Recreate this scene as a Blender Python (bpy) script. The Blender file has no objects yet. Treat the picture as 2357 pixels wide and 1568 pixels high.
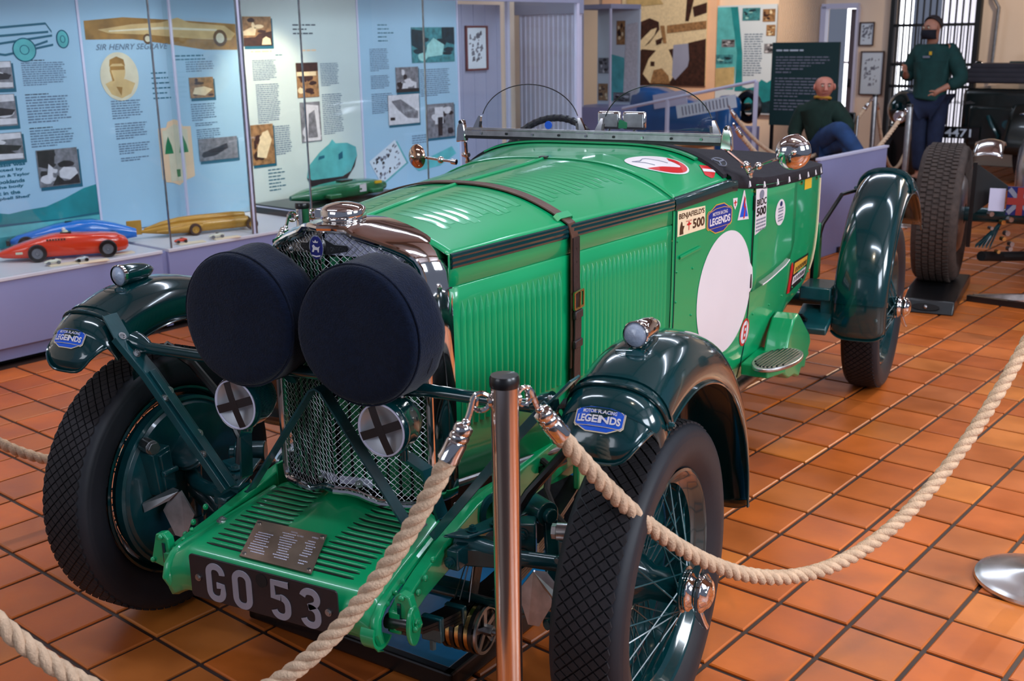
import bpy, bmesh, math, random
import numpy as np
from mathutils import Vector, Matrix
random.seed(7)
D = bpy.data
SC = bpy.context.scene
COL = SC.collection
PI = math.pi

# ------------------------------------------------------------------ camera
cam_d = D.cameras.new('camera')
cam_d.sensor_width = 36.0
cam_d.lens = 2528.0865 * 36.0 / 2357.0
cam_d.clip_start = 0.05
cam_o = D.objects.new('camera', cam_d)
COL.objects.link(cam_o)
_r = Vector((0.88802277, 0.45955593, -0.01496365))
_u = Vector((-0.10949807, 0.24297203, 0.96383337))
_f = Vector((-0.44657109, 0.85426748, -0.26608518))
cam_o.matrix_world = Matrix(((_r.x, _u.x, -_f.x, 1.49655111), (_r.y, _u.y, -_f.y, -2.11240717),
                             (_r.z, _u.z, -_f.z, 1.55118807), (0, 0, 0, 1)))
cam_d.dof.use_dof = True
cam_d.dof.focus_distance = 2.75
cam_d.dof.aperture_fstop = 6.3
SC.camera = cam_o

# ------------------------------------------------------------------ world, lamps, exposure
w = D.worlds.new('hall_light')
SC.world = w
w.use_nodes = True
w.node_tree.nodes['Background'].inputs[0].default_value = (0.62, 0.72, 1.0, 1)
w.node_tree.nodes['Background'].inputs[1].default_value = 0.22
SC.view_settings.view_transform = 'Standard'
SC.view_settings.look = 'None'
SC.view_settings.exposure = -0.15
SC.view_settings.gamma = 1.0
SC.view_settings.use_curve_mapping = False
SC.cycles.transparent_max_bounces = 32

TH = -0.22281035          # the hall is turned against the car
CT, ST = math.cos(TH), math.sin(TH)
def RW(u, v, z=0.0):
    return Vector((CT*u - ST*v, ST*u + CT*v, z))

def lamp(name, kind, loc, target, energy, color, size=0.1, size_y=None, angle=None, blend=0.5):
    l = D.lights.new(name, kind)
    l.energy = energy
    l.color = color
    if kind == 'AREA':
        l.size = size
        if size_y:
            l.shape = 'RECTANGLE'; l.size_y = size_y
    elif kind == 'SPOT':
        l.shadow_soft_size = size
        l.spot_size = angle; l.spot_blend = blend
    o = D.objects.new(name, l)
    COL.objects.link(o)
    o.location = loc
    o.rotation_euler = (Vector(target) - Vector(loc)).to_track_quat('-Z', 'Y').to_euler()
    return o
COOL = (0.72, 0.83, 1.0); WARM = (1.0, 0.80, 0.56)
# long strip lights under the roof of the hall
for k, (uu, vv) in enumerate([(-1.6, -1.2), (-1.6, 2.6), (1.8, 0.4), (1.8, 4.0), (-1.6, 6.6), (-5.6, 9.0), (1.8, 8.0)]):
    lamp('strip_light', 'AREA', RW(uu, vv, 3.8), RW(uu, vv, 0), 50, COOL, 2.4, 0.20)
# daylight from the tall windows on the right hand side of the hall and behind the visitor
lamp('window_light', 'AREA', RW(6.3, 2.6, 3.1), RW(0.6, 1.6, 0.6), 260, (0.85, 0.91, 1.0), 2.4, 1.5)
lamp('window_light', 'AREA', RW(6.3, -1.2, 2.9), RW(0.0, 0.6, 0.5), 170, (0.80, 0.88, 1.0), 2.4, 1.7)
lamp('window_light', 'AREA', RW(-0.8, -6.0, 2.6), RW(-0.4, 0.0, 0.6), 60, (0.85, 0.90, 1.0), 3.0, 1.6)
# fill lights added under the case roof to brighten the boards
for vv in (.4, 1.9, 3.3, 4.6):
    lamp('case_fill_light', 'AREA', RW(-3.56, vv, 1.858), RW(-4.0, vv, .9), 5.5, (0.86, 0.93, 1.0), 1.0, 0.05)
# warm spots; the last is added as stand-in for low far-window light
for (a, b, e, ang) in [((-3.50, 2.86, 1.84), (-4.16, 2.96, 1.16), 70, 1.15), ((-3.55, 2.0, 1.84), (-4.16, 2.05, 1.35), 5, 1.2), ((-2.3, 0.5, 3.4), (-2.6, -0.2, 0.0), 160, 0.9),
                       ((1.6, -0.6, 3.8), (0.6, 1.0, 0.9), 120, 0.7), ((2.6, 2.4, 3.8), (2.0, 1.2, 0.0), 170, 0.8),
                       ((-4.0, 9.2, 3.2), (-6.2, 11.9, 1.4), 420, 0.9), ((-0.4, 9.6, 3.4), (-2.2, 12.0, 1.4), 220, 0.9),
                       ((-3.0, 0.8, 2.6), (-4.0, 1.6, 0.6), 36, 0.9), ((1.3, 8.6, 3.7), (0.95, 3.2, 0.0), 620, 0.52)]:
    lamp('warm_spot', 'SPOT', RW(*a), RW(*b), e, WARM, 0.06, None, ang, 0.6)

# ------------------------------------------------------------------ helpers
def V(*a):
    return np.array(a if len(a) > 1 else a[0], float)
def nrm(v):
    v = np.asarray(v, float); return v / (np.linalg.norm(v) + 1e-12)
def frame(d):
    d = nrm(d)
    a = V(0, 0, 1) if abs(d[2]) < 0.9 else V(0, 1, 0)
    x = nrm(np.cross(a, d)); y = np.cross(d, x)
    return x, y, d
def rotz(a):
    c, s = math.cos(a), math.sin(a)
    return np.array([[c, -s, 0], [s, c, 0], [0, 0, 1.0]])
def rotx(a):
    c, s = math.cos(a), math.sin(a)
    return np.array([[1.0, 0, 0], [0, c, -s], [0, s, c]])
def roty(a):
    c, s = math.cos(a), math.sin(a)
    return np.array([[c, 0, s], [0, 1.0, 0], [-s, 0, c]])

class MB:
    """collects shapes for ONE mesh object"""
    def __init__(s):
        s.v = []; s.f = []; s.m = []
    def add(s, vs, fs, mi=0):
        n = len(s.v)
        s.v.extend([tuple(map(float, p)) for p in vs])
        s.f.extend([tuple(i + n for i in f) for f in fs])
        s.m.extend([mi] * len(fs))
        return s
    def box(s, c, size, R=None, mi=0, taper=1.0):
        hx, hy, hz = [0.5 * q for q in size]
        P = np.array([[x, y, z] for z in (-hz, hz) for y in (-hy, hy) for x in (-hx, hx)], float)
        P[4:, :2] *= taper
        if R is not None: P = P @ np.asarray(R).T
        return s.add(P + V(c), [(0, 2, 3, 1), (4, 5, 7, 6), (0, 1, 5, 4), (2, 6, 7, 3), (0, 4, 6, 2), (1, 3, 7, 5)], mi)
    def cyl(s, p0, p1, r0, r1=None, n=16, mi=0, caps=True):
        p0, p1 = V(p0), V(p1); r1 = r0 if r1 is None else r1
        x, y, d = frame(p1 - p0)
        vs = []; a = [2*PI*i/n for i in range(n)]
        for p, r in ((p0, r0), (p1, r1)):
            vs += [p + r*(math.cos(t)*x + math.sin(t)*y) for t in a]
        fs = [(i, (i+1) % n, n + (i+1) % n, n + i) for i in range(n)]
        if caps: fs += [tuple(range(n-1, -1, -1)), tuple(range(n, 2*n))]
        return s.add(vs, fs, mi)
    def lathe(s, prof, o, axis, n=24, mi=0, closed=False, a0=0.0, a1=2*PI):
        """prof: (radius, height along axis)"""
        x, y, d = frame(axis); o = V(o)
        full = abs(a1 - a0 - 2*PI) < 1e-6
        m = n if full else n + 1
        vs = []
        for (r, h) in prof:
            for i in range(m):
                t = a0 + (a1 - a0) * i / n
                vs.append(o + h*d + r*(math.cos(t)*x + math.sin(t)*y))
        fs = []; k = len(prof)
        for j in range(k if closed else k-1):
            j2 = (j+1) % k
            for i in range(n):
                i2 = (i+1) % m
                fs.append((j*m + i, j*m + i2, j2*m + i2, j2*m + i))
        return s.add(vs, fs, mi)
    def tube(s, pts, r, n=8, closed=False, mi=0, caps=True, sx=1.0):
        pts = [V(p) for p in pts]; k = len(pts)
        rr = r if hasattr(r, '__len__') else [r]*k
        T = []
        for i in range(k):
            a = pts[(i-1) % k] if (closed or i > 0) else pts[i]
            b = pts[(i+1) % k] if (closed or i < k-1) else pts[i]
            T.append(nrm(b - a))
        x, y, _ = frame(T[0]); vs = []
        for i in range(k):
            x = nrm(x - T[i]*np.dot(x, T[i])); y = np.cross(T[i], x)
            for j in range(n):
                t = 2*PI*j/n
                vs.append(pts[i] + rr[i]*(sx*math.cos(t)*x + math.sin(t)*y))
        fs = []
        for i in range(k if closed else k-1):
            i2 = (i+1) % k
            for j in range(n):
                j2 = (j+1) % n
                fs.append((i*n+j, i*n+j2, i2*n+j2, i2*n+j))
        if caps and not closed:
            fs += [tuple(range(n-1, -1, -1)), tuple(range((k-1)*n, k*n))]
        return s.add(vs, fs, mi)
    def bar(s, pts, wv, nv, mi=0):
        """flat bar swept along pts; wv half width vectors, nv half thickness vectors (one each or lists)"""
        k = len(pts); vs = []
        W_ = wv if isinstance(wv, list) else [wv]*k
        N_ = nv if isinstance(nv, list) else [nv]*k
        for p, a, b in zip(pts, W_, N_):
            p, a, b = V(p), V(a), V(b)
            vs += [p-a-b, p+a-b, p+a+b, p-a+b]
        fs = [(3, 2, 1, 0), tuple(range(4*k-4, 4*k))]
        for i in range(k-1):
            for j in range(4):
                j2 = (j+1) % 4
                fs.append((i*4+j, i*4+j2, i*4+4+j2, i*4+4+j))
        return s.add(vs, fs, mi)
    def grid(s, P, cu=False, cv=False, mi=0):
        P = np.asarray(P, float); a, b = P.shape[:2]
        fs = []
        for i in range(a if cu else a-1):
            i2 = (i+1) % a
            for j in range(b if cv else b-1):
                j2 = (j+1) % b
                fs.append((i*b+j, i2*b+j, i2*b+j2, i*b+j2))
        return s.add(P.reshape(-1, 3), fs, mi)
    def prism(s, pts, vec, mi=0):
        pts = [V(p) for p in pts]; n = len(pts); vec = V(vec)
        vs = pts + [p + vec for p in pts]
        fs = [tuple(range(n-1, -1, -1)), tuple(range(n, 2*n))] + [(i, (i+1) % n, n+(i+1) % n, n+i) for i in range(n)]
        return s.add(vs, fs, mi)
    def poly(s, pts, mi=0):
        return s.add(pts, [tuple(range(len(pts)))], mi)
    def ball(s, c, r, n=10, m=14, mi=0):
        r = V(r) if hasattr(r, '__len__') else V(r, r, r)
        P = [[V(c) + r*V(math.sin(a)*math.cos(b), math.sin(a)*math.sin(b), math.cos(a))
              for b in [2*PI*j/m for j in range(m)]] for a in [0.02 + (PI-0.04)*i/n for i in range(n+1)]]
        s.grid(P, cv=True, mi=mi)
        return s
    def bolt(s, p, d, r=0.007, h=0.006, washer=True, mi=0):
        p = V(p); d = nrm(d)
        if washer: s.cyl(p, p + d*0.002, r*1.6, n=14, mi=mi)
        s.cyl(p, p + d*h, r, n=6, mi=mi)
        s.cyl(p + d*h, p + d*(h+0.003), r*0.5, n=8, mi=mi)
        return s
    def build(s, name, mat, parent=None, smooth=35, bevel=0, sub=0, solid=0, flip=False, o=None, kind=None, label=None):
        me = D.meshes.new(name)
        v = np.array(s.v)
        me.from_pydata(s.v if o is None else [tuple(p) for p in (v - V(o))], [], s.f)
        mats = mat if isinstance(mat, (list, tuple)) else [mat]
        for q in mats: me.materials.append(q)
        if len(mats) > 1:
            me.polygons.foreach_set('material_index', s.m)
        me.validate()
        ob = D.objects.new(name, me)
        COL.objects.link(ob)
        if smooth:
            me.shade_smooth()
            me.set_sharp_from_angle(angle=math.radians(smooth))
        if solid:
            md = ob.modifiers.new('thick', 'SOLIDIFY'); md.thickness = solid; md.offset = -1 if not flip else 1
        if bevel:
            md = ob.modifiers.new('bevel', 'BEVEL'); md.width = bevel; md.segments = 2; md.limit_method = 'ANGLE'; md.angle_limit = 0.6
        if sub:
            md = ob.modifiers.new('sub', 'SUBSURF'); md.levels = sub; md.render_levels = sub
        if parent is not None: ob.parent = parent
        if o is not None: ob.location = o
        if kind: ob['kind'] = kind
        if label: ob['label'] = label
        return ob

def tag(o, label, cat, group=None):
    o['label'] = label; o['category'] = cat
    if group: o['group'] = group
    return o
def thing(name, label, cat, loc=(0, 0, 0), rz=0.0, group=None):
    o = D.objects.new(name, None)
    o.empty_display_size = 0.1
    COL.objects.link(o)
    o.location = loc; o.rotation_euler = (0, 0, rz)
    return tag(o, label, cat, group)
def structure(o):
    o['kind'] = 'structure'; return o

_fontcache = {}
def text_mesh(body, size=1.0, bold=0.0, align='LEFT', spacing=1.0, extrude=0.0):
    """returns verts, faces of flat lettering in the xy plane"""
    key = (body, size, bold, align, spacing, extrude)
    if key in _fontcache: return _fontcache[key]
    cu = D.curves.new('lettering', 'FONT')
    cu.body = body; cu.size = size; cu.offset = bold; cu.align_x = align
    cu.space_character = spacing; cu.extrude = extrude; cu.resolution_u = 3
    ob = D.objects.new('lettering', cu)
    me = D.meshes.new_from_object(ob)
    vs = [tuple(v.co) for v in me.vertices]; fs = [tuple(p.vertices) for p in me.polygons]
    D.objects.remove(ob); D.curves.remove(cu); D.meshes.remove(me)
    _fontcache[key] = (vs, fs)
    return vs, fs
def put_text(mb, body, fn, x0, y0, w, h, bold=0.0, mi=0, spacing=1.0):
    """lettering fitted into the box x0,y0,w,h of a decal plane; fn maps (u, v) to a point"""
    vs, fs = text_mesh(body, 1.0, bold, 'LEFT', spacing)
    if not vs: return
    A = np.array(vs); lo = A.min(0); hi = A.max(0); sp = np.maximum(hi - lo, 1e-6)
    P = [fn(x0 + (p[0]-lo[0])/sp[0]*w, y0 + (p[1]-lo[1])/sp[1]*h) for p in A]
    mb.add(P, fs, mi)

# ------------------------------------------------------------------ materials
def sr(r, g, b):
    f = lambda c: (c/255/12.92) if c/255 <= 0.04045 else ((c/255+0.055)/1.055)**2.4
    return (f(r), f(g), f(b), 1.0)
def mat(name, col, rough=0.5, metal=0.0, coat=0.0, var=0.0, vscale=6.0, bump=0.0, bscale=60.0, rvar=0.0, sheen=0.0, emit=None, spec=0.5, detail=4.0):
    m = D.materials.new(name); m.use_nodes = True
    nt = m.node_tree; b = nt.nodes['Principled BSDF']
    b.inputs['Base Color'].default_value = col
    b.inputs['Roughness'].default_value = rough
    b.inputs['Metallic'].default_value = metal
    b.inputs['Coat Weight'].default_value = coat
    b.inputs['Coat Roughness'].default_value = 0.06
    b.inputs['Specular IOR Level'].default_value = spec
    if sheen:
        b.inputs['Sheen Weight'].default_value = sheen; b.inputs['Sheen Roughness'].default_value = 0.5
    tc = nt.nodes.new('ShaderNodeTexCoord')
    if var or rvar:
        n = nt.nodes.new('ShaderNodeTexNoise'); n.inputs['Scale'].default_value = vscale; n.inputs['Detail'].default_value = detail
        nt.links.new(tc.outputs['Object'], n.inputs['Vector'])
        if var:
            r = nt.nodes.new('ShaderNodeValToRGB')
            r.color_ramp.elements[0].position = 0.3; r.color_ramp.elements[1].position = 0.72
            r.color_ramp.elements[0].color = tuple(c*(1-var) for c in col[:3]) + (1,)
            r.color_ramp.elements[1].color = tuple(min(1, c*(1+var)) for c in col[:3]) + (1,)
            nt.links.new(n.outputs['Fac'], r.inputs['Fac']); nt.links.new(r.outputs['Color'], b.inputs['Base Color'])
        if rvar:
            mr = nt.nodes.new('ShaderNodeMapRange'); mr.inputs['To Min'].default_value = max(0.02, rough-rvar); mr.inputs['To Max'].default_value = min(1, rough+rvar)
            nt.links.new(n.outputs['Fac'], mr.inputs['Value']); nt.links.new(mr.outputs['Result'], b.inputs['Roughness'])
    if bump:
        n2 = nt.nodes.new('ShaderNodeTexNoise'); n2.inputs['Scale'].default_value = bscale; n2.inputs['Detail'].default_value = 3
        bp = nt.nodes.new('ShaderNodeBump'); bp.inputs['Strength'].default_value = bump; bp.inputs['Distance'].default_value = 0.004
        nt.links.new(tc.outputs['Object'], n2.inputs['Vector']); nt.links.new(n2.outputs['Fac'], bp.inputs['Height']); nt.links.new(bp.outputs['Normal'], b.inputs['Normal'])
    if emit:
        b.inputs['Emission Color'].default_value = emit[:3] + (1,); b.inputs['Emission Strength'].default_value = emit[3]
    return m
def glass(name, tint=(1, 1, 1, 1), trans=0.93, rough=0.02):
    """thin clear sheet: mostly see-through with a grazing mirror"""
    m = D.materials.new(name); m.use_nodes = True
    nt = m.node_tree
    for n in list(nt.nodes): nt.nodes.remove(n)
    out = nt.nodes.new('ShaderNodeOutputMaterial')
    tr = nt.nodes.new('ShaderNodeBsdfTransparent'); tr.inputs[0].default_value = tint
    gl = nt.nodes.new('ShaderNodeBsdfGlossy'); gl.inputs['Roughness'].default_value = rough
    fc = nt.nodes.new('ShaderNodeLayerWeight'); fc.inputs[0].default_value = 0.5
    pw = nt.nodes.new('ShaderNodeMath'); pw.operation = 'POWER'; pw.inputs[1].default_value = 5.0
    fr = nt.nodes.new('ShaderNodeMath'); fr.operation = 'MULTIPLY_ADD'; fr.inputs[1].default_value = 0.93; fr.inputs[2].default_value = 0.035
    nt.links.new(fc.outputs['Facing'], pw.inputs[0]); nt.links.new(pw.outputs[0], fr.inputs[0])
    mx = nt.nodes.new('ShaderNodeMixShader')
    nt.links.new(fr.outputs[0], mx.inputs[0]); nt.links.new(tr.outputs[0], mx.inputs[1]); nt.links.new(gl.outputs[0], mx.inputs[2])
    nt.links.new(mx.outputs[0], out.inputs[0])
    return m

M_GREEN = mat('racing_green_paint', sr(0, 150, 92), 0.34, 0, 0.55, var=0.05, vscale=3, rvar=0.04)
M_DKGREEN = mat('dark_green_enamel', sr(0, 48, 52), 0.16, 0, 0.9, var=0.10, vscale=4)
M_CHASSIS = mat('chassis_green_enamel', sr(10, 66, 72), 0.30, 0, 0.5, var=0.25, vscale=14, bump=0.15, bscale=40)
M_CHROME = mat('chrome', (0.78, 0.76, 0.75, 1), 0.06, 1.0, var=0.03, vscale=3)
M_STEEL = mat('dull_steel', (0.42, 0.42, 0.43, 1), 0.32, 1.0, var=0.2, vscale=30)
M_WIRE = mat('plated_wire', (0.50, 0.52, 0.54, 1), 0.38, 1.0)
M_RUBBER = mat('tyre_rubber', sr(36, 33, 36), 0.72, 0, 0, var=0.3, vscale=9, bump=0.25, bscale=120, spec=0.3)
M_SIDEWALL = mat('tyre_sidewall_rubber', sr(34, 36, 42), 0.55, 0, 0, var=0.2, vscale=7, bump=0.06, bscale=90, spec=0.35)
M_BLACK = mat('black_enamel', sr(12, 13, 15), 0.35, 0, 0.3, var=0.2)
M_DARK = mat('underside_black', sr(8, 10, 12), 0.7, 0, 0, var=0.3)
M_CLOTH = mat('navy_cover_cloth', sr(10, 20, 40), 0.95, 0, 0, var=0.25, vscale=90, bump=0.5, bscale=260, sheen=0.12, spec=0.12)
M_TONNEAU = mat('black_tonneau_cloth', sr(42, 40, 46), 0.8, 0, 0, var=0.15, vscale=25, bump=0.3, bscale=150, spec=0.2)
M_LEATHER = mat('dark_strap_leather', sr(44, 33, 36), 0.42, 0, 0, var=0.25, vscale=20, bump=0.25, bscale=90)
M_LEATHER2 = mat('brown_strap_leather', sr(82, 52, 40), 0.45, 0, 0, var=0.25, vscale=20, bump=0.25, bscale=90)
M_BRASS = mat('brass', (0.62, 0.42, 0.16, 1), 0.25, 1.0, var=0.2, vscale=20)
M_COPPER = mat('engraved_copper_plate', (0.72, 0.54, 0.42, 1), 0.34, 1.0, var=0.15, vscale=12, rvar=0.06)
M_WHITE = mat('white_vinyl', sr(222, 214, 218), 0.4, 0, 0, var=0.02)
M_CREAM = mat('cream_vinyl', sr(236, 214, 178), 0.4)
M_BLUE = mat('royal_blue_vinyl', sr(22, 62, 160), 0.35)
M_NAVY = mat('navy_vinyl', sr(22, 36, 96), 0.35)
M_RED = mat('red_vinyl', sr(196, 34, 36), 0.35)
M_ORANGE = mat('gold_vinyl', sr(214, 160, 60), 0.35)
M_YELLOW = mat('yellow_vinyl', sr(226, 180, 40), 0.4)
M_INK = mat('black_ink', sr(14, 12, 14), 0.5)
M_BROWNINK = mat('brown_ink', sr(74, 44, 22), 0.5)
M_GREYINK = mat('grey_ink', sr(120, 124, 140), 0.5)
M_PLATE = mat('number_plate_black', sr(34, 27, 31), 0.45, var=0.12, vscale=30)
M_PLATEL = mat('number_plate_letter_grey', sr(150, 148, 160), 0.4, var=0.06, vscale=20)
M_LENS = mat('frosted_lens', sr(158, 170, 192), 0.12, 0, 0.6, var=0.12, vscale=30, bump=0.3, bscale=120)
M_TAPE = mat('black_tape', sr(34, 24, 26), 0.5)
M_GLASS = glass('clear_glass', (0.96, 0.98, 0.98, 1))
M_GLASSL = glass('lamp_glass', (0.86, 0.88, 0.9, 1), rough=0.12)
M_CHROMEW = mat('copper_reflection_chrome', (0.62, 0.40, 0.28, 1), 0.08, 1.0)  # copper reflection put into the mirror's chrome colour
M_TAILREFL = mat('tail_reflection_metal', (0.74, 0.68, 0.68, 1), 0.22, 1.0, var=0.1, vscale=8)
M_BLUED = mat('bright_blue_vinyl', sr(16, 84, 200), 0.35)
M_NAVYB = mat('deep_blue_vinyl', sr(22, 50, 140), 0.35)
M_DAYW = mat('bright_lobby', (0.8, 0.78, 0.84, 1), 0.6, emit=(0.86, 0.82, 0.92, 0.75))
M_ALUM = mat('satin_reflector', (0.80, 0.80, 0.82, 1), 0.5, 0.7)
M_BASE = mat('satin_chrome', (0.86, 0.83, 0.80, 1), 0.26, 1.0, rvar=0.05)
M_SHUTTER = mat('green_shutter', sr(20, 122, 76), 0.5, 0, 0.1, var=0.3, vscale=16)
M_BADGE = mat('blue_enamel', sr(26, 30, 112), 0.18, 0, 0.6)
M_ROPE = mat('pale_rope_fibre', sr(206, 176, 148), 0.9, 0, 0, var=0.18, vscale=40, bump=0.7, bscale=220, spec=0.1)
M_POST = mat('floor_tinted_chrome', (0.80, 0.68, 0.60, 1), 0.16, 1.0, rvar=0.03, vscale=5)  # chrome, its colour warmed to carry the orange floor's reflection
# ------------------------------------------------------------------ the hall
def floor_tile_mat():
    m = D.materials.new('terracotta_tile'); m.use_nodes = True
    nt = m.node_tree; b = nt.nodes['Principled BSDF']; L = nt.links.new
    oi = nt.nodes.new('ShaderNodeObjectInfo'); ge = nt.nodes.new('ShaderNodeNewGeometry')
    ad = nt.nodes.new('ShaderNodeMath'); ad.operation = 'ADD'
    fr = nt.nodes.new('ShaderNodeMath'); fr.operation = 'FRACT'
    L(oi.outputs['Random'], ad.inputs[0]); L(ge.outputs['Random Per Island'], ad.inputs[1]); L(ad.outputs[0], fr.inputs[0])
    r = nt.nodes.new('ShaderNodeValToRGB'); e = r.color_ramp.elements
    e[0].position = 0.0; e[0].color = sr(186, 92, 34)
    e[1].position = 1.0; e[1].color = sr(218, 126, 50)
    x = r.color_ramp.elements.new(0.35); x.color = sr(206, 106, 36)
    x = r.color_ramp.elements.new(0.7); x.color = sr(180, 98, 44)
    L(fr.outputs[0], r.inputs[0])
    n = nt.nodes.new('ShaderNodeTexNoise'); n.inputs['Scale'].default_value = 5; n.inputs['Detail'].default_value = 6
    L(ge.outputs['Position'], n.inputs['Vector'])
    mx = nt.nodes.new('ShaderNodeMix'); mx.data_type = 'RGBA'; mx.blend_type = 'MULTIPLY'
    r2 = nt.nodes.new('ShaderNodeValToRGB'); r2.color_ramp.elements[0].color = (0.62, 0.58, 0.56, 1); r2.color_ramp.elements[0].position = 0.3
    r2.color_ramp.elements[1].color = (1, 1, 1, 1); r2.color_ramp.elements[1].position = 0.65
    L(n.outputs['Fac'], r2.inputs[0]); mx.inputs[0].default_value = 0.75
    L(r.outputs[0], mx.inputs[6]); L(r2.outputs[0], mx.inputs[7]); L(mx.outputs[2], b.inputs['Base Color'])
    mr = nt.nodes.new('ShaderNodeMapRange'); mr.inputs['To Min'].default_value = 0.24; mr.inputs['To Max'].default_value = 0.48
    L(n.outputs['Fac'], mr.inputs['Value']); L(mr.outputs[0], b.inputs['Roughness'])
    n3 = nt.nodes.new('ShaderNodeTexNoise'); n3.inputs['Scale'].default_value = 26; n3.inputs['Detail'].default_value = 4
    bp = nt.nodes.new('ShaderNodeBump'); bp.inputs['Strength'].default_value = 0.12; bp.inputs['Distance'].default_value = 0.004
    L(ge.outputs['Position'], n3.inputs['Vector']); L(n3.outputs['Fac'], bp.inputs['Height']); L(bp.outputs[0], b.inputs['Normal'])
    return m
M_TILE = floor_tile_mat()
M_GROUT = mat('grey_brown_grout', sr(52, 36, 32), 0.5, 0, 0, var=0.3, vscale=5)
M_WALL = mat('cream_wall_paint', sr(232, 208, 186), 0.75, var=0.03, vscale=2, bump=0.1, bscale=30)
M_CEIL = mat('pale_ceiling_boards', sr(206, 200, 204), 0.8, var=0.05, vscale=3)
M_BEAM = mat('brown_roof_timber', sr(110, 82, 66), 0.7, var=0.2, vscale=6)
M_WHITEP = mat('white_gloss_paint', sr(208, 208, 232), 0.45, var=0.03)
M_GREYWALL = mat('grey_board_paint', sr(150, 154, 180), 0.7, var=0.04)
M_PLINTH = mat('pale_grey_plinth_paint', sr(146, 150, 194), 0.42, var=0.04, vscale=2)
M_PLTOP = mat('white_plinth_top', sr(214, 212, 220), 0.4, var=0.03)

TS = 0.20360054
GU = CT*1.25878549 + ST*0.62099814
GV = -ST*1.25878549 + CT*0.62099814
bed = MB().box((-1.2, 4.6, -0.032), (16.0, 19.0, 0.05)).build('floor', M_GROUT, smooth=0)
bed.rotation_euler = (0, 0, TH)
structure(bed)
tp = MB()
h, ch = TS/2 - 0.0065, 0.004
vs = []
for z, q in ((-0.02, h), (-0.003, h), (0.0, h-ch)):
    vs += [(-q, -q, z), (q, -q, z), (q, q, z), (-q, q, z)]
tfaces = [(8, 9, 10, 11)] + [(a*4+i, a*4+(i+1) % 4, a*4+4+(i+1) % 4, a*4+4+i) for a in (0, 1) for i in range(4)]
tp.add(vs, tfaces)
TILE_V = np.array(vs, float)
tile_me = D.meshes.new('tile'); tile_me.from_pydata(vs, [], tfaces); tile_me.materials.append(M_TILE)

def in_car(P):
    """is the line of sight to P stopped by the car body or a wheel?"""
    C = Vector((1.4966, -2.1124, 1.5512)); d = Vector(P) - C
    for (x0, x1, y0, y1, z0, z1) in ((-0.3, 0.3, -0.1, 1.0, 0.35, 1.1), (-0.5, 0.5, 0.9, 2.9, 0.3, 1.05), (-0.8, -0.62, -0.3, 0.3, 0.0, 0.7),
                                     (0.62, 0.8, -0.3, 0.3, 0.0, 0.7), (-0.35, 0.35, -0.42, 0.0, 0.2, 0.45)):
        t0, t1 = 0.0, 1.0
        for a, (lo, hi) in enumerate(((x0, x1), (y0, y1), (z0, z1))):
            if abs(d[a]) < 1e-9: continue
            q0, q1 = (lo - C[a])/d[a], (hi - C[a])/d[a]
            if q0 > q1: q0, q1 = q1, q0
            t0, t1 = max(t0, q0), min(t1, q1)
        if t1 > t0: return True
    return False
cand = []
inv = cam_o.matrix_world.inverted()
for i in range(-36, 30):
    for j in range(-10, 66):
        u, v = GU + (i+0.5)*TS, GV + (j+0.5)*TS
        if u < -3.36 and v < 6.0: continue
        if v > 11.9 or u > 5.2 or v < -3.5 or u < -8.5: continue
        P = RW(u, v)
        q = inv @ P
        area = 0.0
        if q.z < -0.2:
            px, py = 1178.5 - 2528*q.x/q.z, 784 + 2528*q.y/q.z
            vis = -60 < px < 2417 and -60 < py < 1640
            if vis and not in_car(P):
                area = abs(1.55/(-q.z)**3)
            elif vis:
                area = 1e-9
        cand.append((area, i, j, u, v))
cand.sort(reverse=True)
many = []
for k, (a, i, j, u, v) in enumerate(cand):
    lift = random.uniform(-0.0012, 0.0006)
    if k < 300 and a > 1e-6:
        o = D.objects.new('tile', tile_me); COL.objects.link(o); o.parent = bed
        o.location = (u, v, lift); o.rotation_euler = (random.uniform(-.002, .002), random.uniform(-.002, .002), random.choice((0, PI/2, PI, -PI/2)))
    else:
        many.append((u, v, lift))
mbt = MB()
for (u, v, lift) in many:
    mbt.add(TILE_V + V(u, v, lift), tfaces)
mbt.build('tiles', M_TILE, bed, smooth=0, kind='stuff')

def room_struct(name, mb, m, **k):
    o = mb.build(name, m, **k); o.rotation_euler = (0, 0, TH); return structure(o)
room_struct('wall_left', MB().box((-4.62, -.4, 2.05), (0.12, 12.8, 4.2)), M_WALL, smooth=0)
room_struct('wall_far_left', MB().box((-9.0, 9.0, 2.05), (0.12, 6.0, 4.2)), M_WALL, smooth=0)
room_struct('ceiling', MB().box((-1.4, 3.4, 4.25), (15.4, 19.0, 0.06)), M_CEIL, smooth=0)
for k in range(7):
    bm_ = MB().box((-1.4, -4.2 + 2.6*k, 4.06), (15.4, .16, .32)).build('roof_beam', M_BEAM, D.objects['ceiling'], smooth=0)
for k in range(4):
    MB().box((-7.2 + 3.6*k, 3.4, 4.16), (.12, 18.8, .12)).build('purlin', M_BEAM, D.objects['ceiling'], smooth=0)
# end wall: door opening and gate opening are real gaps
bw = MB()
for (a, b, z0, z1) in ((-9.0, -4.42, -0.01, 4.2), (-4.42, -3.99, 1.84, 4.2), (-3.99, -3.50, -0.01, 4.2), (-3.50, -2.50, 2.35, 4.2), (-2.50, 6.0, -0.01, 4.2)):
    bw.box(((a+b)/2, 12.06, (z0+z1)/2), (b-a, 0.12, z1-z0))
room_struct('wall_back', bw, M_WALL, smooth=0)
ribs = MB()
for k in range(36):
    ribs.box((-5.06 + k*0.018, 11.985, 1.5), (0.008, 0.03, 3.0))
room_struct('trim_1', ribs, M_WALL, smooth=0)
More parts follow.
